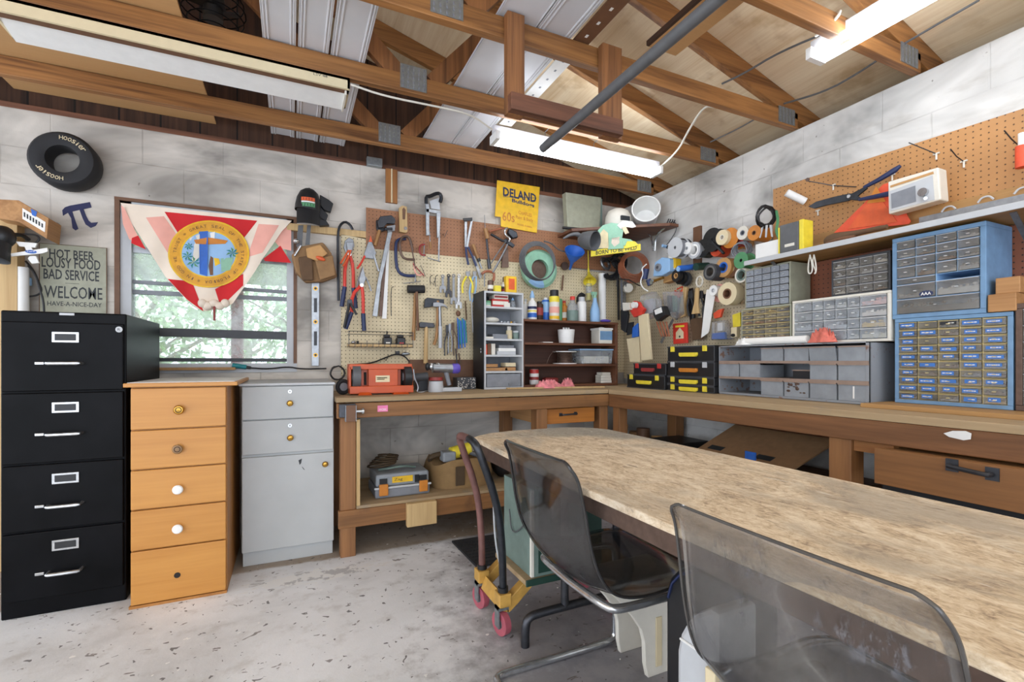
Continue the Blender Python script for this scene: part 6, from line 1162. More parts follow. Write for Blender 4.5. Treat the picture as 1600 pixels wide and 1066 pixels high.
# ---- yellow-latched parts cases
def pcase(label, X, x0, x1, z0, z1, lat, hd, ymin=-9, d=.26):
    a, b = XP(x0, 590, X), XP(x1, 590, X); b.y = max(b.y, ymin); t = T('parts_case', label, 'parts case'); m = MB('black'); m.box(X, X+d, b.y, a.y, z0, z1); t.part('body', m, .004)
    m = MB('darkgrey'); m.box(X-.004, X, b.y, a.y, z1-.008, z1); m.box(X-.004, X, b.y, a.y, z0, z0+.006); t.part('rim', m)
    L = a.y-b.y
    for u in (.13, .82): m = MB(lat); c = a.y-L*u; m.box(X-.008, X, c-.017, c+.017, z1-.036, z1-.001); t.part('latch', m, .002)
    m = MB(hd); c0, c1, zc = a.y-L*.30, a.y-L*.68, (z0+z1)/2-.004; m.prism([(X-.018, c0, zc-.006), (X-.018, c0-.01, zc-.014), (X-.018, c1+.01, zc-.014), (X-.018, c1, zc-.006), (X-.018, c1, zc+.012), (X-.018, c0, zc+.012)], (.018, 0, 0)); t.part('handle', m, .003); t.done()
PX = -.34; hz = [RZ+.001]
for y in (602.5, 590, 566, 541): hz.append(XP(1080, y-(.5), PX).z)
for k, (lat, hd, l) in enumerate((('yellow', 'yellow', 'black parts case with yellow latches, bottom of the tall stack'), ('yellow', 'yellow', 'black parts case with yellow latches, second from the bottom of the tall stack'), ('lightgrey', 'amber', 'black parts case with clear latches and an amber handle in the tall stack'), ('yellow', 'yellow', 'black parts case on top of the tall stack, one yellow latch showing'))): pcase(l, PX, 1043, 1120, hz[k]+.0005, hz[k+1]-.0005, lat, hd, gy0+.006)
hz2 = [RZ+.001, XP(1010, 586, PX-.02).z, XP(1010, 568, PX-.02).z]
pcase('low parts case with clear front and yellow latches, left of the tall stack', PX-.02, 980, 1041, hz2[0], hz2[1]-.0005, 'yellow', 'yellow', XP(1043, 590, PX).y+.006, d=.22); pcase('low parts case with red latches on top of the clear-fronted one', PX-.01, 990, 1041, hz2[1]+.0005, hz2[2], 'red', 'dullred', XP(1043, 590, PX).y+.006, d=.2)
p = XP(1447, 459, EX-.0035); t = T('oval_sticker', 'small navy oval sticker with white letters on a drawer of the upper blue cabinet', 'sticker'); m = MB('navy'); m.ell(p, .0008, .026, .013); t.part('oval', m); m = MB('white'); m.text('AAA', p+V((-.001, .018, -.006)), (0, -1, 0), UP, .036, .013, bold=.02); t.part('lettering', m); t.done()
m = MB('white'); a, b = XP(1423, 484, EX+.02), XP(1462, 483, EX+.02); m.cyl(a, b, .011, n=14); one('white_tube', 'white tube inside the bottom drawer of the upper blue cabinet', 'tube', m)
# ---- things on and above the shelf
def shbox(name, label, cat, X, d, x0, x1, z0, z1, mat, bev=.004): return boxpx(name, label, cat, X, d, x0, x1, z0, z1, mat, bev)
shbox('white_box', 'white box at the near-corner end of the long wall shelf', 'box', -.29, .14, 1180, 1216, SHZ+.003, XP(1198, 378, -.29).z, 'white')
t = T('battery_charger', 'dark grey charger with yellow sides standing on the shelf end', 'charger'); a, b = XP(1218, 370, -.295), XP(1247, 370, -.295); zt_ = XP(1232, 349, -.295).z; m = MB('hose'); m.box(-.295, -.22, b.y, a.y, SHZ+.003, zt_); t.part('front', m, .004); m = MB('yellow'); c = XP(1257, 370, -.28); m.box(-.29, -.21, c.y, b.y-.001, SHZ+.003, zt_+.004); t.part('side', m, .003); m = MB('yellow'); m.box(-.298, -.22, a.y, a.y+.006, SHZ+.003, zt_-.01); t.part('side', m, .002); m = MB('offwhite'); m.box(-.2965, -.295, b.y+.02, a.y-.03, SHZ+.03, SHZ+.045); t.part('label', m); t.done()
t = T('warning_triangle', 'orange slow-vehicle triangle with red border on the shelf', 'triangle sign'); P_ = lambda x, y, w=.10: RW(x, y, w); m = MB('orangered'); v = [P_(1303, 364), P_(1380, 288), P_(1388, 286), P_(1423, 346), P_(1420, 350)]; v = [V((q_.x, q_.y, max(q_.z, SHZ+.002))) for q_ in v]; m.prism(v, (.004, 0, 0)); t.part('border', m); m = MB('orange'); v = [P_(1325, 358, .103), P_(1368, 298, .103), P_(1402, 347, .103)]; m.prism([V((q_.x, q_.y, max(q_.z, SHZ+.004))) for q_ in v], (.003, 0, 0)); t.part('centre', m); m = MB('amber'); m.trace('R', [(1354, 318), (1369, 291), (1384, 315)], .1045, .001); t.part('reflector', m); t.done()
m = MB('leatherdark'); p0 = XP(1290, 356, -.24); p1 = XP(1388, 336, -.24); m.tube(smoothpts([(-.24, p0.y, SHZ+.018), (-.25, p0.y-.04, SHZ+.03), (-.24, (p0.y+p1.y)/2, SHZ+.034), (-.25, p1.y, SHZ+.03)], 2), [.010, .014, .02, .024, .026, .026, .026, .024, .02, .016, .014, .012, .012, .012, .01, .01][:len(smoothpts([(0, 0, 0)]*4, 2))], 10); m.use('brown').tube(smoothpts([(-.26, p0.y-.02, SHZ+.012), (-.265, p0.y-.09, SHZ+.016), (-.26, p0.y-.15, SHZ+.012)], 2), .011, 8); one('work_glove', 'brown leather glove lying on the shelf in front of the triangle', 'glove', m)
t = T('portable_radio', 'cream and grey portable radio hanging on the orange pegboard', 'radio'); W0 = .18; m = MB('offwhite'); A = [(1387, 284), (1466, 261), (1470, 312), (1388, 335)]; m.trace('R', A, W0, .07); t.part('case', m, .006)
m = MB('lightgrey'); m.trace('R', [(1389, 299), (1457, 274), (1460, 312), (1391, 330)], W0+.003, .003); t.part('front_panel', m); m = MB('tan'); m.trace('R', [(1391, 290), (1458, 268), (1459, 271.5), (1391, 293.5)], W0+.0015, .002); t.part('handle_gap', m); m = MB('grey'); m.trace('R', [(1392, 303), (1430, 290), (1431, 315), (1393, 326)], W0+.0045, .002); t.part('speaker_grille', m)
m = MB('chrome'); p = RW(1444, 301, W0+.004); m.cyl(p, p+V((-.016, 0, 0)), .018); m.cyl(RW(1446, 310, W0+.004), RW(1446, 310, W0+.016), .007); t.part('tuning_knob', m); t.done()
hk = lambda n, l, pts, r=.0025: cord(n, l, [RW(*p) for p in pts], r, 'darksteel', 'hook', 6, 0)
t = T('tin_snips', 'large tin snips with blue handles hung above the shelf', 'snips'); m = MB('gunmetal'); m.trace('R', [(1262, 323), (1275, 315), (1300, 308), (1328, 302), (1333, 309), (1325, 314), (1290, 321), (1272, 326)], .09, .012); t.part('blade', m, .002); m = MB('gunmetal'); m.trace('R', [(1324, 305), (1335, 300), (1352, 291), (1355, 294), (1340, 306), (1345, 310), (1345, 314), (1326, 312)], .10, .012); t.part('joint', m, .002); m = MB('chrome'); m.disc(RW(1327, 307, .101), (-1, 0, 0), .009, .006); t.part('pivot', m)
m = MB('navy'); m.tube([RW(1350, 293, .095), RW(1375, 280, .095), RW(1398, 266, .095), RW(1407, 259, .095)], [.009, .012, .014, .008], 8); t.part('handle', m); m = MB('navy'); m.tube([RW(1343, 312, .14), RW(1365, 308, .15), RW(1393, 302, .16)], [.008, .011, .013], 8); t.part('handle', m); t.done()
m = MB('white'); m.cyl(RW(1229, 301, .12), RW(1258, 315, .04), .021, n=16); one('paper_tube', 'white paper tube sticking out above the shelf end', 'tube', m)
hk('pegboard_hook', 'rusty wire hook with two prongs by the top of the orange pegboard', [(1420, 223, .14), (1442, 232, .08), (1462, 240, .035)]); hk('pegboard_hook', 'curved wire hook in the middle of the orange pegboard', [(1485, 233, .12), (1495, 245, .08), (1505, 252, .035)]); hk('pegboard_hook', 'curved wire hook at the right edge of the orange pegboard', [(1569, 204, .12), (1580, 217, .08), (1590, 226, .035)]); hk('pegboard_hook', 'wire hook with a washer on the orange pegboard above the tin snips', [(1262, 283, .14), (1280, 286, .08), (1301, 290, .035), (1338, 292, .035)])
m = MB('ruststeel'); m.disc(RW(1262, 281, .15), (-1, -.3, 0), .010, .004); one('washer', 'rusty washer on the hook above the tin snips', 'washer', m)
for k, (x, y, l) in enumerate(((1302, 289, 'white screw peg above the tin snips pivot'), (1394, 273, 'white screw peg holding the upper blue snip handle'), (1463, 240, 'white screw peg above the radio'), (1506, 252, 'white screw peg in the middle of the orange pegboard'), (1278, 329, 'white screw peg below the tip of the tin snips'))):
    m = MB('offwhite'); p = RW(x, y, .034); m.cyl(p, p+V((0, 0, -.028)), .004, n=8); m.cyl(p+V((0, .012, 0)), p+V((0, -.012, 0)), .004, n=8); one('screw_peg', l, 'peg', m, 'white screw pegs')
t = T('steel_rail', 'slotted grey clip rail standing on the back of the shelf at the right', 'rail'); m = MB('alum'); a, b = RW(1436, 341, .07), RW(1600, 299, .07); m.box(-.07, -.057, b.y, a.y, 1.72, 1.745); t.part('bar', m)
for x, y in ((1482, 327), (1540, 312), (1598, 298)): m = MB('lightgrey'); p = RW(x, y, .075); m.tube(smoothpts([p+V((0, .025, -.006)), p+V((0, .012, .012)), p+V((0, -.012, .012)), p+V((0, -.025, -.006))], 2), .004, 6); t.part('clip', m)
t.done()
m = MB('white'); p = RW(1597, 228, .07); m.cyl(p+V((0, 0, 0)), p+V((0, 0, .05)), .012); m.use('orangered').cyl(p, p+V((0, 0, -.085)), .02); one('screwdriver', 'orange-handled tool hanging at the right edge of the orange pegboard', 'tool', m)
for k, (x, l) in enumerate(((1266, 'left white wire ring hanging under the shelf'), (1272, 'right white wire ring hanging under the shelf'))):
    m = MB('offwhite'); p = XP(x, 398, -.27); m.tube(smoothpts([p, p+V((.004, .012, -.04)), p+V((0, .012-.024*k, -.09)), p+V((0, .0, -.10)), p+V((0, -.012, -.085)), p+V((.0, -.008, -.04)), p+V((0, .002, 0))], 2), .0035, 6); one('wire_ring', l, 'ring', m)
# black cable bundle at the left end of the shelf
t = T('cable_bundle', 'bundle of black cables with plugs hanging at the corner end of the shelf', 'cable'); m = MB('black'); c = RW(1199, 338, .16)
for k in range(5): m.tube(helix(c+V((.01*k-.02, .004*k, .0)), (.3, 1, .1*k), .05+.006*(k % 3), .001, 1.05, 18, .08), .005, 6)
t.part('coil', m); m = MB('lightgrey')
for k in range(3): p = RW(1192+k*6, 352, .17); m.cyl(p, p+V((-.0, .02-.015*k, -.07)), .007, .005)
t.part('plug', m); t.done()
m = MB('green'); m.tube(smoothpts([RW(1213, 330, .12), RW(1216, 345, .14), RW(1212, 362, .15), RW(1219, 375, .15)], 2), .008, 6); one('green_strap', 'green strap hanging beside the black cable bundle', 'strap', m)
# ---- spools, tape rolls and packets on the corner pegboard
def roll(label, x, y, rpx, w, ln, mat, core='darkbrown', cr=.5, name='tape_roll', cat='tape roll', flange=None, tilt=0):
    ln *= 1.35; p = RW(x, y, w+ln); R_ = pxm(p, rpx*1.18); ax = V((1, tilt, 0)).normalized(); t = T(name, label, cat); m = MB(mat)
    m.lathe([(R_*cr, 0), (R_, 0), (R_*1.0, ln), (R_*cr, ln), (R_*cr, 0)], p, ax, 26); t.part('roll', m)
    if core: m = MB(core); m.lathe([(R_*cr*.72, -.001), (R_*cr*1.02, -.001), (R_*cr*1.02, ln), (R_*cr*.72, ln), (R_*cr*.72, -.001)], p, ax, 20); t.part('core', m)
    if flange:
        for h in (-.003, ln): m = MB(flange); m.lathe([(R_*cr*.5, h), (R_*1.22, h), (R_*1.22, h+.003), (R_*cr*.5, h+.003)], p, ax, 24); t.part('flange', m)
    return t.done()
for a_ in (('grey spool at the left end of the upper row of spools', 1055, 387, 11, .14, .05, 'grey', 'lightgrey', .4, 'spool', 'spool', 'lightgrey'), ('black spool second in the upper row', 1064, 387, 10, .10, .03, 'black', 'darkgrey', .45, 'spool', 'spool', 'darkgrey'), ('white thread spool in the upper row', 1073, 388, 8, .09, .06, 'white', 'lightgrey', .3, 'spool', 'spool'), ('white hoop roll in the upper row', 1084, 391, 11, .10, .035, 'lightgrey', 'white', .7), ('dark cable roll right of the white hoop', 1098, 388, 12, .06, .05, 'gunmetal', 'black', .5), ('big black reel standing above the dark cable roll', 1113, 375, 13, .10, .04, 'black', 'grey', .35, 'spool', 'spool', 'gunmetal'), ('bright orange spool behind the black reel', 1119, 389, 10, .04, .06, 'orangered', 'red', .4, 'spool', 'spool'), ('cream ribbon spool at the top of the row', 1128, 371, 10, .14, .03, 'cream', 'offwhite', .35, 'spool', 'spool'), ('dark red spool with an orange rim', 1141, 372, 11, .07, .06, 'dullred', 'amber', .4, 'spool', 'spool', 'amber'), ('small red spool beside the dark red one', 1153, 375, 8, .06, .05, 'red', 'dullred', .4, 'spool', 'spool'), ('white roll at the top right of the spools', 1160, 364, 9, .10, .05, 'offwhite', 'grey', .4), ('golden twine ball spool at the end of the top row', 1178, 364, 10, .07, .08, 'amber', 'brown', .3, 'spool', 'spool'), ('green flanged spool right of the grey wire', 1158, 407, 9, .14, .05, 'green', 'darkgrey', .5, 'spool', 'spool', 'green'), ('white spoked wire spool above the drawer cabinets', 1158, 430, 10, .15, .03, 'offwhite', 'sage', .75, 'spool', 'spool'), ('silver duct tape roll with a dark side', 1109, 425, 11, .10, .07, 'darkgrey', 'steel', .75), ('tan tape roll with a blue centre', 1130, 418, 13, .06, .07, 'tan', 'blue', .55), ('brown tape roll right of the blue-centred one', 1143, 420, 11, .05, .06, 'brown', 'cream', .4), ('small black tape roll, first of three low ones', 1056, 431, 8, .15, .02, 'black', 'tan', .45), ('small black tape roll, second of three low ones', 1062, 434, 9, .11, .02, 'gunmetal', 'darkgrey', .5), ('small dark tape roll, third of three low ones', 1069, 436, 9, .07, .02, 'darkgrey', 'brown', .5), ('wide masking tape roll in front of the others', 1136, 459, 15, .12, .05, 'cream', 'brown', .45), ('pinkish tape roll behind the masking tape', 1124, 458, 12, .05, .05, 'flagpink', 'offwhite', .5), ('white string roll above the paper strip', 1114, 454, 7, .13, .03, 'white', 'lightgrey', .4)):
    roll(*a_)
m = MB('lightblue'); m.cyl(RW(1035, 384, .20), RW(1052, 388, .10), .011, n=12); m.use('gunmetal').cyl(RW(1043, 386, .17), RW(1056, 389, .08), .013, n=12); one('spool_rod', 'blue-tipped rod sticking out at the left of the upper spools', 'rod', m)
m = MB('gunmetal'); m.tube([RW(1113, 378, .15), RW(1122, 387, .17), RW(1131, 396, .18)], [.012, .011, .009], 8); one('grey_nozzle', 'grey angled nozzle hanging from the black reel', 'lever', m)
m = MB('grey')
for k in range(5): m.tube(helix(RW(1160, 392, .12)+V((.012*k-.03, .0, .004*k)), (1, .3, .1*k), .045, .001, 1.05, 18, .08), .004, 6)
one('wire_coil', 'tangled coil of grey wire right of the spools', 'wire coil', m)
m = MB('tan')
for k in range(5): m.tube(helix(RW(1166, 378, .08)+V((.01*k, .006*k, 0)), (1, .2*k-.3, .3), .034, .001, 1.05, 14, .12), .004, 6)
one('twine_coil', 'tangled tan twine between the red and golden spools', 'twine', m)
t = T('tape_dispenser', 'light blue gadget with a grey dial hanging in the corner', 'dispenser'); m = MB('lightblue'); m.trace('R', [(1023, 410), (1034, 402), (1046, 404), (1046, 424), (1034, 431), (1020, 432)], .20, .06); t.part('body', m, .006); m = MB('grey'); p = RW(1029, 418, .205); m.cyl(p+V((-.012, 0, 0)), p+V((.01, 0, 0)), .028, n=20); m.use('darkgrey').cyl(p+V((-.014, 0, 0)), p, .012); t.part('dial', m); t.done()
m = MB('offwhite'); m.trace('R', [(1044, 399), (1055, 403), (1055, 420), (1046, 424)], .16, .05); m.use('deepyellow').trace('R', [(1051, 402), (1056, 404), (1056, 418), (1051, 420)], .161, .05); one('carton', 'white and yellow carton behind the light blue gadget', 'box', m)
m = MB('tan'); m.trace('R', [(1037, 424), (1054, 421), (1053, 438), (1036, 443)], .15, .06); one('cardboard_box', 'brown cardboard piece below the light blue gadget', 'box', m, bev=.003)
m = MB('blue'); m.cyl(RW(1060, 420, .20), RW(1086, 417, .06), .021, n=18); m.use('lightblue').disc(RW(1060, 420, .2005), (-1, 0, 0), .019, .002); one('blue_tube', 'bright blue tube sticking out among the tape rolls', 'tube', m)
m = MB('darkgreen'); m.cyl(RW(1087, 417, .14), RW(1106, 416, .03), .026, n=18); one('green_tube', 'dark green tube between the blue tube and the duct tape', 'tube', m)
t = T('string_light', 'dark blue bulbs on a white cord hanging in the corner', 'cord'); m = MB('navy'); m.cyl(RW(1010, 420, .22), RW(1007, 436, .22), .022); t.part('bulb', m); m = MB('navy'); m.cyl(RW(1013, 437, .22), RW(1016, 446, .21), .02); t.part('bulb', m); m = MB('white'); m.tube(smoothpts([RW(x, y, .24) for x, y in ((1010, 413), (1002, 420), (1006, 428), (1000, 440), (1004, 450), (1012, 455))], 2), .005, 6); t.part('cord', m); t.done()
m = MB('offwhite'); p = RW(1093, 440, .16); m.torus(p, (-1, .2, 0), .034, .006, 24, 8); one('plastic_hoop', 'white plastic hoop hanging below the dark tapes', 'hoop', m)
# copper coil, cables and saws in the very corner
m = MB('copper')
for k in range(7): m.torus(BW(990, 418, .28+.012*k)+V((0, 0, .003*k)), (-.42+.03*k, -.9, .06*k-.15), .125-.007*k, .005, 30, 6)
one('copper_coil', 'coil of rusty copper cable hanging in the corner', 'coil', m)
m = MB('black')
for k in range(7): m.tube(helix(BW(967, 410, .11+.012*k)+V((.004*k, 0, .01*(k % 3))), (.1*k-.3, -1, .2), .062+.004*(k % 3), .002, 1.1, 18, .08), .007, 6)
one('cable_bundle', 'tangle of black cables below the born to be wild sign', 'cable', m)
m = MB('gunmetal')
for k in range(8): m.tube(helix(BW(952, 418, .15+.012*k)+V((.006*k, 0, -.008*(k % 3))), (.12*k-.5, -1, .3-.1*k), .07+.006*(k % 4), .002, .8, 16, .1), .008, 6)
one('cable_bundle', 'thick dark hoses looped left of the copper coil', 'hose', m)
m = MB('steel'); m.torus(BW(946, 412, .12), (.3, -1, .3), .05, .013, 24, 8); one('hose_clamp', 'bright steel ring among the cables below the yellow sign', 'ring', m)
m = MB('offwhite'); p = BW(982, 450, .20); m.cyl(p, p+V((.02, .04, 0)), .038, n=24); one('round_cap', 'white round plastic cap hanging in the corner', 'cap', m)
for k, (x0, y0, x1, y1, mt, l) in enumerate(((966, 430, 967, 500, 'darksteel', 'leftmost dark steel bar hanging in the corner'), (971, 432, 973, 505, 'grey', 'grey steel bar hanging in the corner'), (976, 440, 977, 500, 'steel', 'bright steel bar hanging in the corner'))):
    m = MB(mt); m.trace('B', [(x0-1.6, y0), (x0+1.6, y0), (x1+1.6, y1), (x1-1.6, y1)], .10+.012*k, .006); one('steel_bar', l, 'bar', m)
# hanging packets and tools, lower part
def rhang(name, label, cat, parts, group=None):
    t = T(name, label, cat, group)
    for q_ in parts:
        nm, mt, kind, px, w_, s_ = q_[:6]; m = MB(mt)
        if kind == 'p': m.trace('R', px, w_, s_)
        elif kind == 't': m.wire('R', px, w_, s_, 8)
        elif kind == 'c': m.cyl(RW(*px[0], w_), RW(*px[1], w_), s_, n=12)
        elif kind == 'd': m.disc(RW(*px[0], w_), (-1, 0, 0), s_[0], s_[1])
        elif kind == 'e': m.ell(RW(*px[0], w_), *s_)
        t.part(nm, m, q_[6] if len(q_) > 6 else 0)
    return t.done()
rhang('tape_gun', 'orange-red tape gun with a white roll hanging in the corner', 'tape gun', [('body', 'brightred', 'p', [(984, 477), (990, 470), (997, 472), (1000, 478), (1006, 483), (1001, 492), (990, 496), (984, 486)], .27, .03, .004), ('roll', 'white', 'd', [(994, 477)], .285, (.024, .03)), ('handle', 'black', 'p', [(969, 486), (978, 477), (981, 492), (977, 520), (970, 515)], .27, .02, .003)])
rhang('white_block', 'white block-shaped sanding tool left of the tape gun', 'block', [('block', 'offwhite', 'p', [(972, 473), (983, 473), (984, 484), (973, 486)], .30, .03, .004)])
rhang('blue_clip', 'bright blue and black clips hanging below the tape gun', 'clip', [('clip', 'blue', 'p', [(988, 512), (996, 505), (996, 526), (987, 528)], .26, .02, .003), ('hook', 'black', 'p', [(980, 505), (989, 503), (986, 522), (979, 524)], .26, .015, .002)])
for k, (pts, l) in enumerate((([(979, 530), (998, 526), (1000, 566), (984, 566)], 'cream wide bundle of sticks hanging low in the corner'), ([(997, 492), (1011, 490), (1017, 562), (1002, 564)], 'tall cream bundle of plastic ties hanging in the corner'))): rhang('tie_bundle', l, 'bundle', [('strips', 'cream', 'p', pts, .24+.02*k, .02, .002)])
def bagR(label, px, w, inner, thick=.05):
    t = T('plastic_bag', label, 'plastic bag'); m = MB('bag'); m.trace('R', px, w, thick); t.part('bag', m, .008)
    for nm, mt, pts in inner: m = MB(mt); m.trace('R', pts, w-.012, thick*.5); t.part(nm, m, .002)
    return t.done()
bagR('clear plastic bag with grey parts hanging in the corner', [(1000, 462), (1018, 455), (1028, 470), (1025, 495), (1006, 500), (998, 480)], .22, [('contents', 'lightgrey', [(1005, 470), (1020, 466), (1022, 488), (1008, 492)])])
bagR('clear plastic bag holding slim steel tools', [(1034, 456), (1060, 455), (1062, 490), (1052, 498), (1038, 490)], .18, [('contents', 'steel', [(1042, 462), (1046, 462), (1048, 488), (1043, 490)]), ('contents', 'sage', [(1050, 462), (1054, 462), (1055, 486), (1051, 488)])])
t = T('small_carton', 'small black carton with a white label hanging in the corner', 'box'); m = MB('black'); m.trace('R', [(1020, 484), (1035, 478), (1040, 492), (1026, 502), (1021, 494)], .25, .05); t.part('box', m, .003); m = MB('white'); m.trace('R', [(1022, 485), (1033, 480), (1035, 488), (1024, 492)], .2515, .002); t.part('label', m); t.done()
rhang('mallet', 'wooden-handled hammer hanging on the corner pegboard', 'hammer', [('handle', 'palewood', 'p', [(1067, 448), (1073, 449), (1069, 478), (1070, 494), (1061, 497), (1062, 476)], .12, .024, .004), ('head', 'orangered', 'p', [(1062, 455), (1067, 450), (1067, 462), (1062, 464)], .12, .03, .003)])
for k, (x, l) in enumerate(((1078, 'left black pliers hanging on the corner pegboard'), (1094, 'right black pliers hanging on the corner pegboard'))):
    rhang('pliers', l, 'pliers', [('jaw', 'darksteel', 'p', [(x-3, 455), (x+3, 454), (x+4, 466), (x-3, 467)], .13, .012, .002), ('handle', 'black', 't', [(x-2, 466), (x-4, 480), (x-1, 494)], .13, .007), ('handle', 'black', 't', [(x+2, 466), (x+6, 480), (x+5, 497)], .13, .007)])
rhang('putty_knife', 'wooden-handled putty knife with a wide base between the black pliers', 'knife', [('handle', 'palewood', 'p', [(1086, 450), (1091, 450), (1090, 475), (1092, 490), (1080, 491), (1084, 475)], .15, .015, .003)])
m = MB('paper'); rows = [[RW(1108-1.2*k+.3*k*k*.05, 452+k*9.5, .16-.004*k)+V((0, .022, 0)), RW(1119-1.7*k+.3*k*k*.05, 452+k*9.3-(6 if k == 8 else 0), .16-.004*k)] for k in range(9)]; m.sheet(rows); m.sheet([[q_+V((.002, 0, 0)) for q_ in r] for r in rows]); one('paper_strip', 'long white paper strip hanging among the packets', 'paper', m)
t = T('fire_packet', 'red carded packet with a house picture hanging low on the corner pegboard', 'packet'); m = MB('brightred'); m.trace('R', [(1051, 506), (1073, 504), (1074, 536), (1052, 538)], .10, .012); t.part('card', m, .002); m = MB('cream'); m.trace('R', [(1056, 530), (1056, 520), (1062, 512), (1068, 519), (1068, 529)], .1008, .001); m.use('ink').disc(RW(1062, 526, .1012), (-1, 0, 0), .008, .0008); t.part('picture', m); m = MB('yellow'); m.trace('R', [(1055, 509), (1069, 508), (1069, 511), (1055, 512)], .1008, .001); t.part('title', m); t.done()
bagR('clear bag with a bright blue card hanging low on the corner pegboard', [(1111, 503), (1132, 500), (1140, 530), (1110, 532)], .12, [('card', 'blue', [(1113, 521), (1132, 519), (1133, 530), (1112, 530)]), ('card', 'white', [(1121, 505), (1129, 504), (1129, 517), (1121, 518)])], .04)
rhang('red_bag', 'dark red packet hanging beside the paper strip', 'packet', [('packet', 'orangered', 'p', [(1114, 490), (1122, 484), (1129, 482), (1125, 496), (1116, 498)], .13, .02, .003)])
rhang('copper_pack', 'packet of copper coloured rods hanging askew in the corner', 'packet', [('rod', 'copper', 'c', [(1026+k*5, 503), (1034+k*4, 526)], .20, .006) for k in range(4)])
rhang('steel_strip', 'slanting steel strip hanging left of the red card', 'strip', [('strip', 'alum', 'p', [(1050, 498), (1053, 500), (1034, 537), (1031, 535)], .16, .004)])
rhang('yellow_packet', 'yellow packet beside the little tan-edged drawers', 'packet', [('packet', 'yellow', 'p', [(1144, 492), (1156, 488), (1157, 510), (1145, 512)], .15, .02, .003)])
rhang('small_valve', 'small black and cream valve standing beside the paper roll', 'valve', [('body', 'cream', 'p', [(1142, 512), (1151, 511), (1151, 527), (1142, 528)], .18, .03, .003), ('opening', 'black', 'd', [(1146.5, 524)], .181, (.010, .012))])
rhang('paint_brush', 'orange-tipped scraper hanging behind the tool bag', 'scraper', [('blade', 'orangered', 'p', [(1054, 453), (1064, 460), (1061, 466), (1053, 460)], .11, .006)])
rhang('dark_sheath', 'dark brown leather sheath between the red card and the paper strip', 'sheath', [('sheath', 'leatherdark', 'p', [(1080, 498), (1098, 496), (1097, 530), (1081, 532)], .09, .02, .004)])
rhang('pliers', 'third black pliers hanging close to the paper strip', 'pliers', [('jaw', 'darksteel', 'p', [(1099, 460), (1104, 459), (1105, 470), (1099, 471)], .11, .012, .002), ('handle', 'black', 't', [(1101, 470), (1098, 484), (1099, 500)], .11, .007), ('handle', 'black', 't', [(1103, 470), (1107, 484), (1106, 502)], .11, .007)])
rhang('hand_saw', 'dark saw blade hanging behind the black pliers', 'saw', [('blade', 'gunmetal', 'p', [(1074, 452), (1082, 450), (1086, 500), (1078, 505)], .07, .006), ('handle', 'leatherdark', 'p', [(1078, 500), (1088, 498), (1088, 516), (1079, 518)], .075, .02, .004)])
rhang('shears', 'orange-handled shears hanging behind the slim steel tools', 'shears', [('handle', 'orangered', 't', [(1058, 452), (1066, 448), (1068, 456), (1062, 462)], .10, .006), ('blade', 'steel', 'p', [(1060, 460), (1064, 460), (1058, 500), (1055, 500)], .09, .006)])
rhang('wire_rack', 'black wire rack with hooks under the cables in the corner', 'rack', [('rod', 'black', 't', [(962, 436, .26), (982, 437, .30), (998, 446, .16), (1000, 446, .02)], .30, .005), ('rod', 'black', 't', [(964, 436), (964, 448)], .30, .004), ('rod', 'black', 't', [(978, 437), (978, 448)], .30, .004)])
rhang('brass_valve', 'brass fitting hanging below the brown cardboard piece', 'fitting', [('body', 'brass', 'c', [(1020, 440), (1036, 434)], .22, .010), ('knob', 'chrome', 'd', [(1019, 441)], .235, (.018, .01))])
# ---- corner shelf with the things on it
CZ = BW(900, 370, .24).z
t = T('corner_shelf', 'small brown shelf across the corner high on the wall', 'shelf'); m = MB('darkshelf'); cz = 2.095; xl = YP(893, 372, -.25).x
m.prism([(xl, -.25, cz), (-.12, -.69, cz), (-.035, -.69, cz), (-.035, -.035, cz), (xl, -.035, cz)], (0, 0, .022)); t.part('board', m, .002)
m = MB('chrome')
for pp in (((993, 358), (1008, 361), (1018, 369), (1021, 392)), ((1042, 353), (1031, 362), (1024, 371), (1023, 392))): m.tube(smoothpts([XP(x, y, -.10) for x, y in pp], 2), .008, 8)
t.part('bracket', m); t.done(); CS = cz+.0225
m = MB('black'); m.cyl((xl-.05, -.20, CS+.012), (xl+.11, -.22, CS+.012), .011); one('torch', 'black rod lying on the left end of the corner shelf', 'rod', m)
t = T('grey_case', 'olive grey flat case standing on the corner shelf', 'case'); Y_ = -.20; m = MB('signgrey'); a, b = YP(884, 300, Y_), YP(940, 352, Y_); m.prism([(a.x+.02, Y_, CS), (b.x-.02, Y_, CS), (b.x-.0, Y_, YP(937, 308, Y_).z), (a.x, Y_, a.z)], (0, .06, 0)); t.part('body', m, .006); m = MB('sage'); m.box(b.x-.02, b.x+.012, Y_+.005, Y_+.055, CS, YP(937, 310, Y_).z); t.part('edge', m, .003); t.done()
t = T('welding_helmet', 'white welding helmet with a dark slot on the corner shelf', 'helmet'); c = YP(966, 340, -.37); c.z = CS; m = MB('offwhite'); m.lathe([(.095, 0), (.105, .04), (.10, .10), (.08, .14), (.04, .16), (0, .165)], c, (0, 0, 1), 26); t.part('shell', m); m = MB('ink'); m.box(c.x-.05, c.x+.03, c.y-.108, c.y-.09, CS+.045, CS+.08); t.part('visor', m, .003); t.done()
t = T('white_bucket', 'white plastic bucket lying on its side on the corner shelf', 'bucket'); c = YP(1009, 326, -.50); c.z = CS+.118; ax = V((-.75, -.95, .25)).normalized(); m = MB('white'); m.lathe([(0, -.12), (.085, -.12), (.103, .05), (.108, .05), (.108, .065), (.099, .065), (.08, -.105), (0, -.105)], c, ax, 30); t.part('bucket', m); t.done()
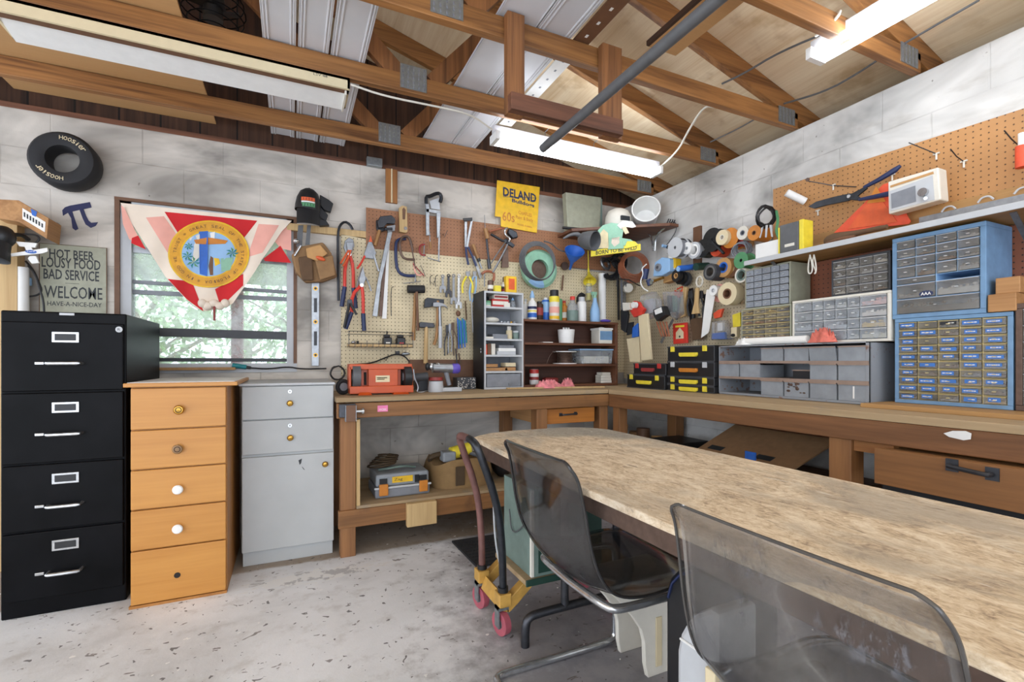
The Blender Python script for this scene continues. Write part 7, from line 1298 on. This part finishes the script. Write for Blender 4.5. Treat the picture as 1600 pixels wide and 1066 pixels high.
m = MB('hose'); m.tube(smoothpts([XP(1043, 350, -.02), XP(1055, 345, -.02), XP(1058, 358, -.03), XP(1050, 372, -.03), XP(1040, 385, -.03)], 2), .0035, 6); one('thin_cable', 'thin grey cable hanging from the right end of the corner shelf', 'cable', m)
t = T('bracket_clamp', 'grey toothed clamp at the right end of the corner shelf', 'clamp'); m = MB('darksteel'); p = XP(1046, 350, -.10)
for k in range(4): m.tube([(-.11+.02*k, p.y+.02, CS), (-.11+.02*k, p.y-.005, CS+.035)], .005, 6)
t.part('teeth', m); t.done()
# ---- sign with the yellow board
t = T('novelty_sign', 'cut-out wooden sign with a yellow board lettered born to be wild', 'sign'); sn = V((-.44, -.48, 0)).normalized(); sd = V((.48, -.44, 0)).normalized(); so_ = V((xl, -.25, 0))
def yb(x, y, e=.0125):                    # point on the vertical plane along the shelf edge
    r = ray(x, y); return CAM+r*((so_+sn*e-CAM).dot(sn)/r.dot(sn))
m = MB('yellow'); P4 = [yb(923, 391), yb(1001, 381), yb(1001, 391), yb(923, 401)]; m.prism(P4, -sn*.018); t.part('board', m, .002); m = MB('ink'); a, b = yb(931, 398.6, .0130), yb(995, 390.2, .0130); q_ = yb(931, 392.2, .0130); m.text('BORN TO BE WILD', a, b-a, UP, (b-a).length, q_.z-a.z, bold=.02); t.part('lettering', m)
m = MB('mint'); m.prism([yb(*p) for p in ((931, 390), (930, 372), (934, 360), (942, 352), (955, 348), (968, 350), (974, 360), (972, 372), (985, 374), (996, 381))], -sn*.012); t.part('backdrop', m, .002)
for nm, mt, pts in (('shape', 'skincut', [(934, 388), (935, 368), (943, 358), (950, 364), (951, 388)]), ('shape', 'mint', [(950, 390), (952, 374), (962, 366), (972, 376), (975, 388)]), ('shape', 'yellow', [(975, 388), (980, 377), (992, 377), (998, 383), (980, 388)]), ('shape', 'white', [(964, 352), (974, 345), (988, 346), (994, 354), (988, 356), (976, 354), (970, 358)]), ('shape', 'cream', [(970, 354), (978, 354), (983, 364), (977, 366)]), ('shape', 'flagwhite', [(956, 372), (968, 370), (968, 380), (960, 386), (955, 380)])): m = MB(mt); m.prism([yb(x, y, .0205) for x, y in pts], -sn*.008); t.part(nm, m, .001)
t.done()
# ---- under the right bench
m = MB('kraft')
def slab(name, label, cat, c0, c1, c2, thick, mat, bev=.003):
    c0, c1, c2 = V(c0), V(c1), V(c2); n = (c1-c0).cross(c2-c0).normalized()*thick; m = MB(mat); m.para(c0, c1-c0, c2-c0, n); return one(name, label, cat, m, None, bev)
m = MB('brown'); m.box(-.50, -.06, -2.10, -1.17, .0, .50); one('dark_crate', 'dark wooden crate under the right bench', 'crate', m, bev=.004)
t = T('cardboard_box', 'flattened brown cardboard box leaning open under the right bench', 'box'); m = MB('kraft'); m.para((-.47, -1.22, .512), (0, -.62, 0), (.30, -.12, .20), (.004, 0, -.006)); t.part('flap', m); m = MB('dullred'); m.para((-.45, -1.25, .526), (0, -.56, 0), (.012, -.005, .008), (.002, 0, -.003)); m.para((-.20, -1.34, .692), (0, -.56, 0), (.012, -.005, .008), (.002, 0, -.003)); t.part('printed_line', m)
for yq in (-1.30, -1.62): m = MB('ink'); m.para((-.40, yq, .559), (0, -.10, 0), (.03, -.012, .02), (.002, 0, -.003)); t.part('print', m)
t.done()
m = MB('blue'); p = XP(1173, 712, -.505); m.box(-.512, -.501, p.y-.03, p.y+.03, p.z-.02, p.z+.02); one('blue_tape', 'piece of blue tape on the corner of the dark crate', 'tape', m)
for k in range(5):
    x, y = (-.30+.06*(k % 3), -.30-.10*k); m = MB(('tan', 'boxwood', 'cream', 'brown', 'tan')[k]); m.cyl((x, y, 0), (x+.02, y+.02*(k-2), .58-.05*(k % 3)), .04+.008*(k % 2), n=12)
    one('wood_log', ('pale log nearest the corner', 'second log from the corner', 'lightest log in the middle of the row', 'brown fourth log', 'log at the right end of the row')[k]+' standing under the right bench', 'log', m)
t = T('plastic_crate', 'black plastic crate with a handle hole under the corner of the bench', 'crate'); m = MB('black'); m.box(-.42, -.14, -1.08, -.80, 0, .55); t.part('body', m, .008); m = MB('navy')
m.box(-.425, -.42, -1.06, -.82, .40, .42); m.box(-.425, -.42, -1.06, -1.04, .42, .52); m.box(-.425, -.42, -.84, -.82, .42, .52); m.box(-.425, -.42, -1.06, -.82, .52, .54); t.part('handle_frame', m, .003); t.done()
m = MB('black'); m.tube(smoothpts([(-.46, -.95, .50), (-.50, -1.02, .44), (-.52, -1.10, .42), (-.50, -1.13, .46), (-.5, -1.06, .50)], 2), .012, 7); m.use('chrome').ell((-.52, -1.10, .44), .03, .03, .02); m.use('darkgrey').box(-.52, -.44, -1.13, -.90, 0, .40); one('cable_heap', 'dark box with a heap of cables and metal bits under the right bench', 'box', m)
m = MB('black'); m.box(-.52, -.2, -3.3, -2.30, .172, .60); one('shade_bin', 'added dark bin filling in the shade under the wide iron-handled drawer', 'bin', m, bev=.01)  # added bin, made tall to darken the space under the drawer
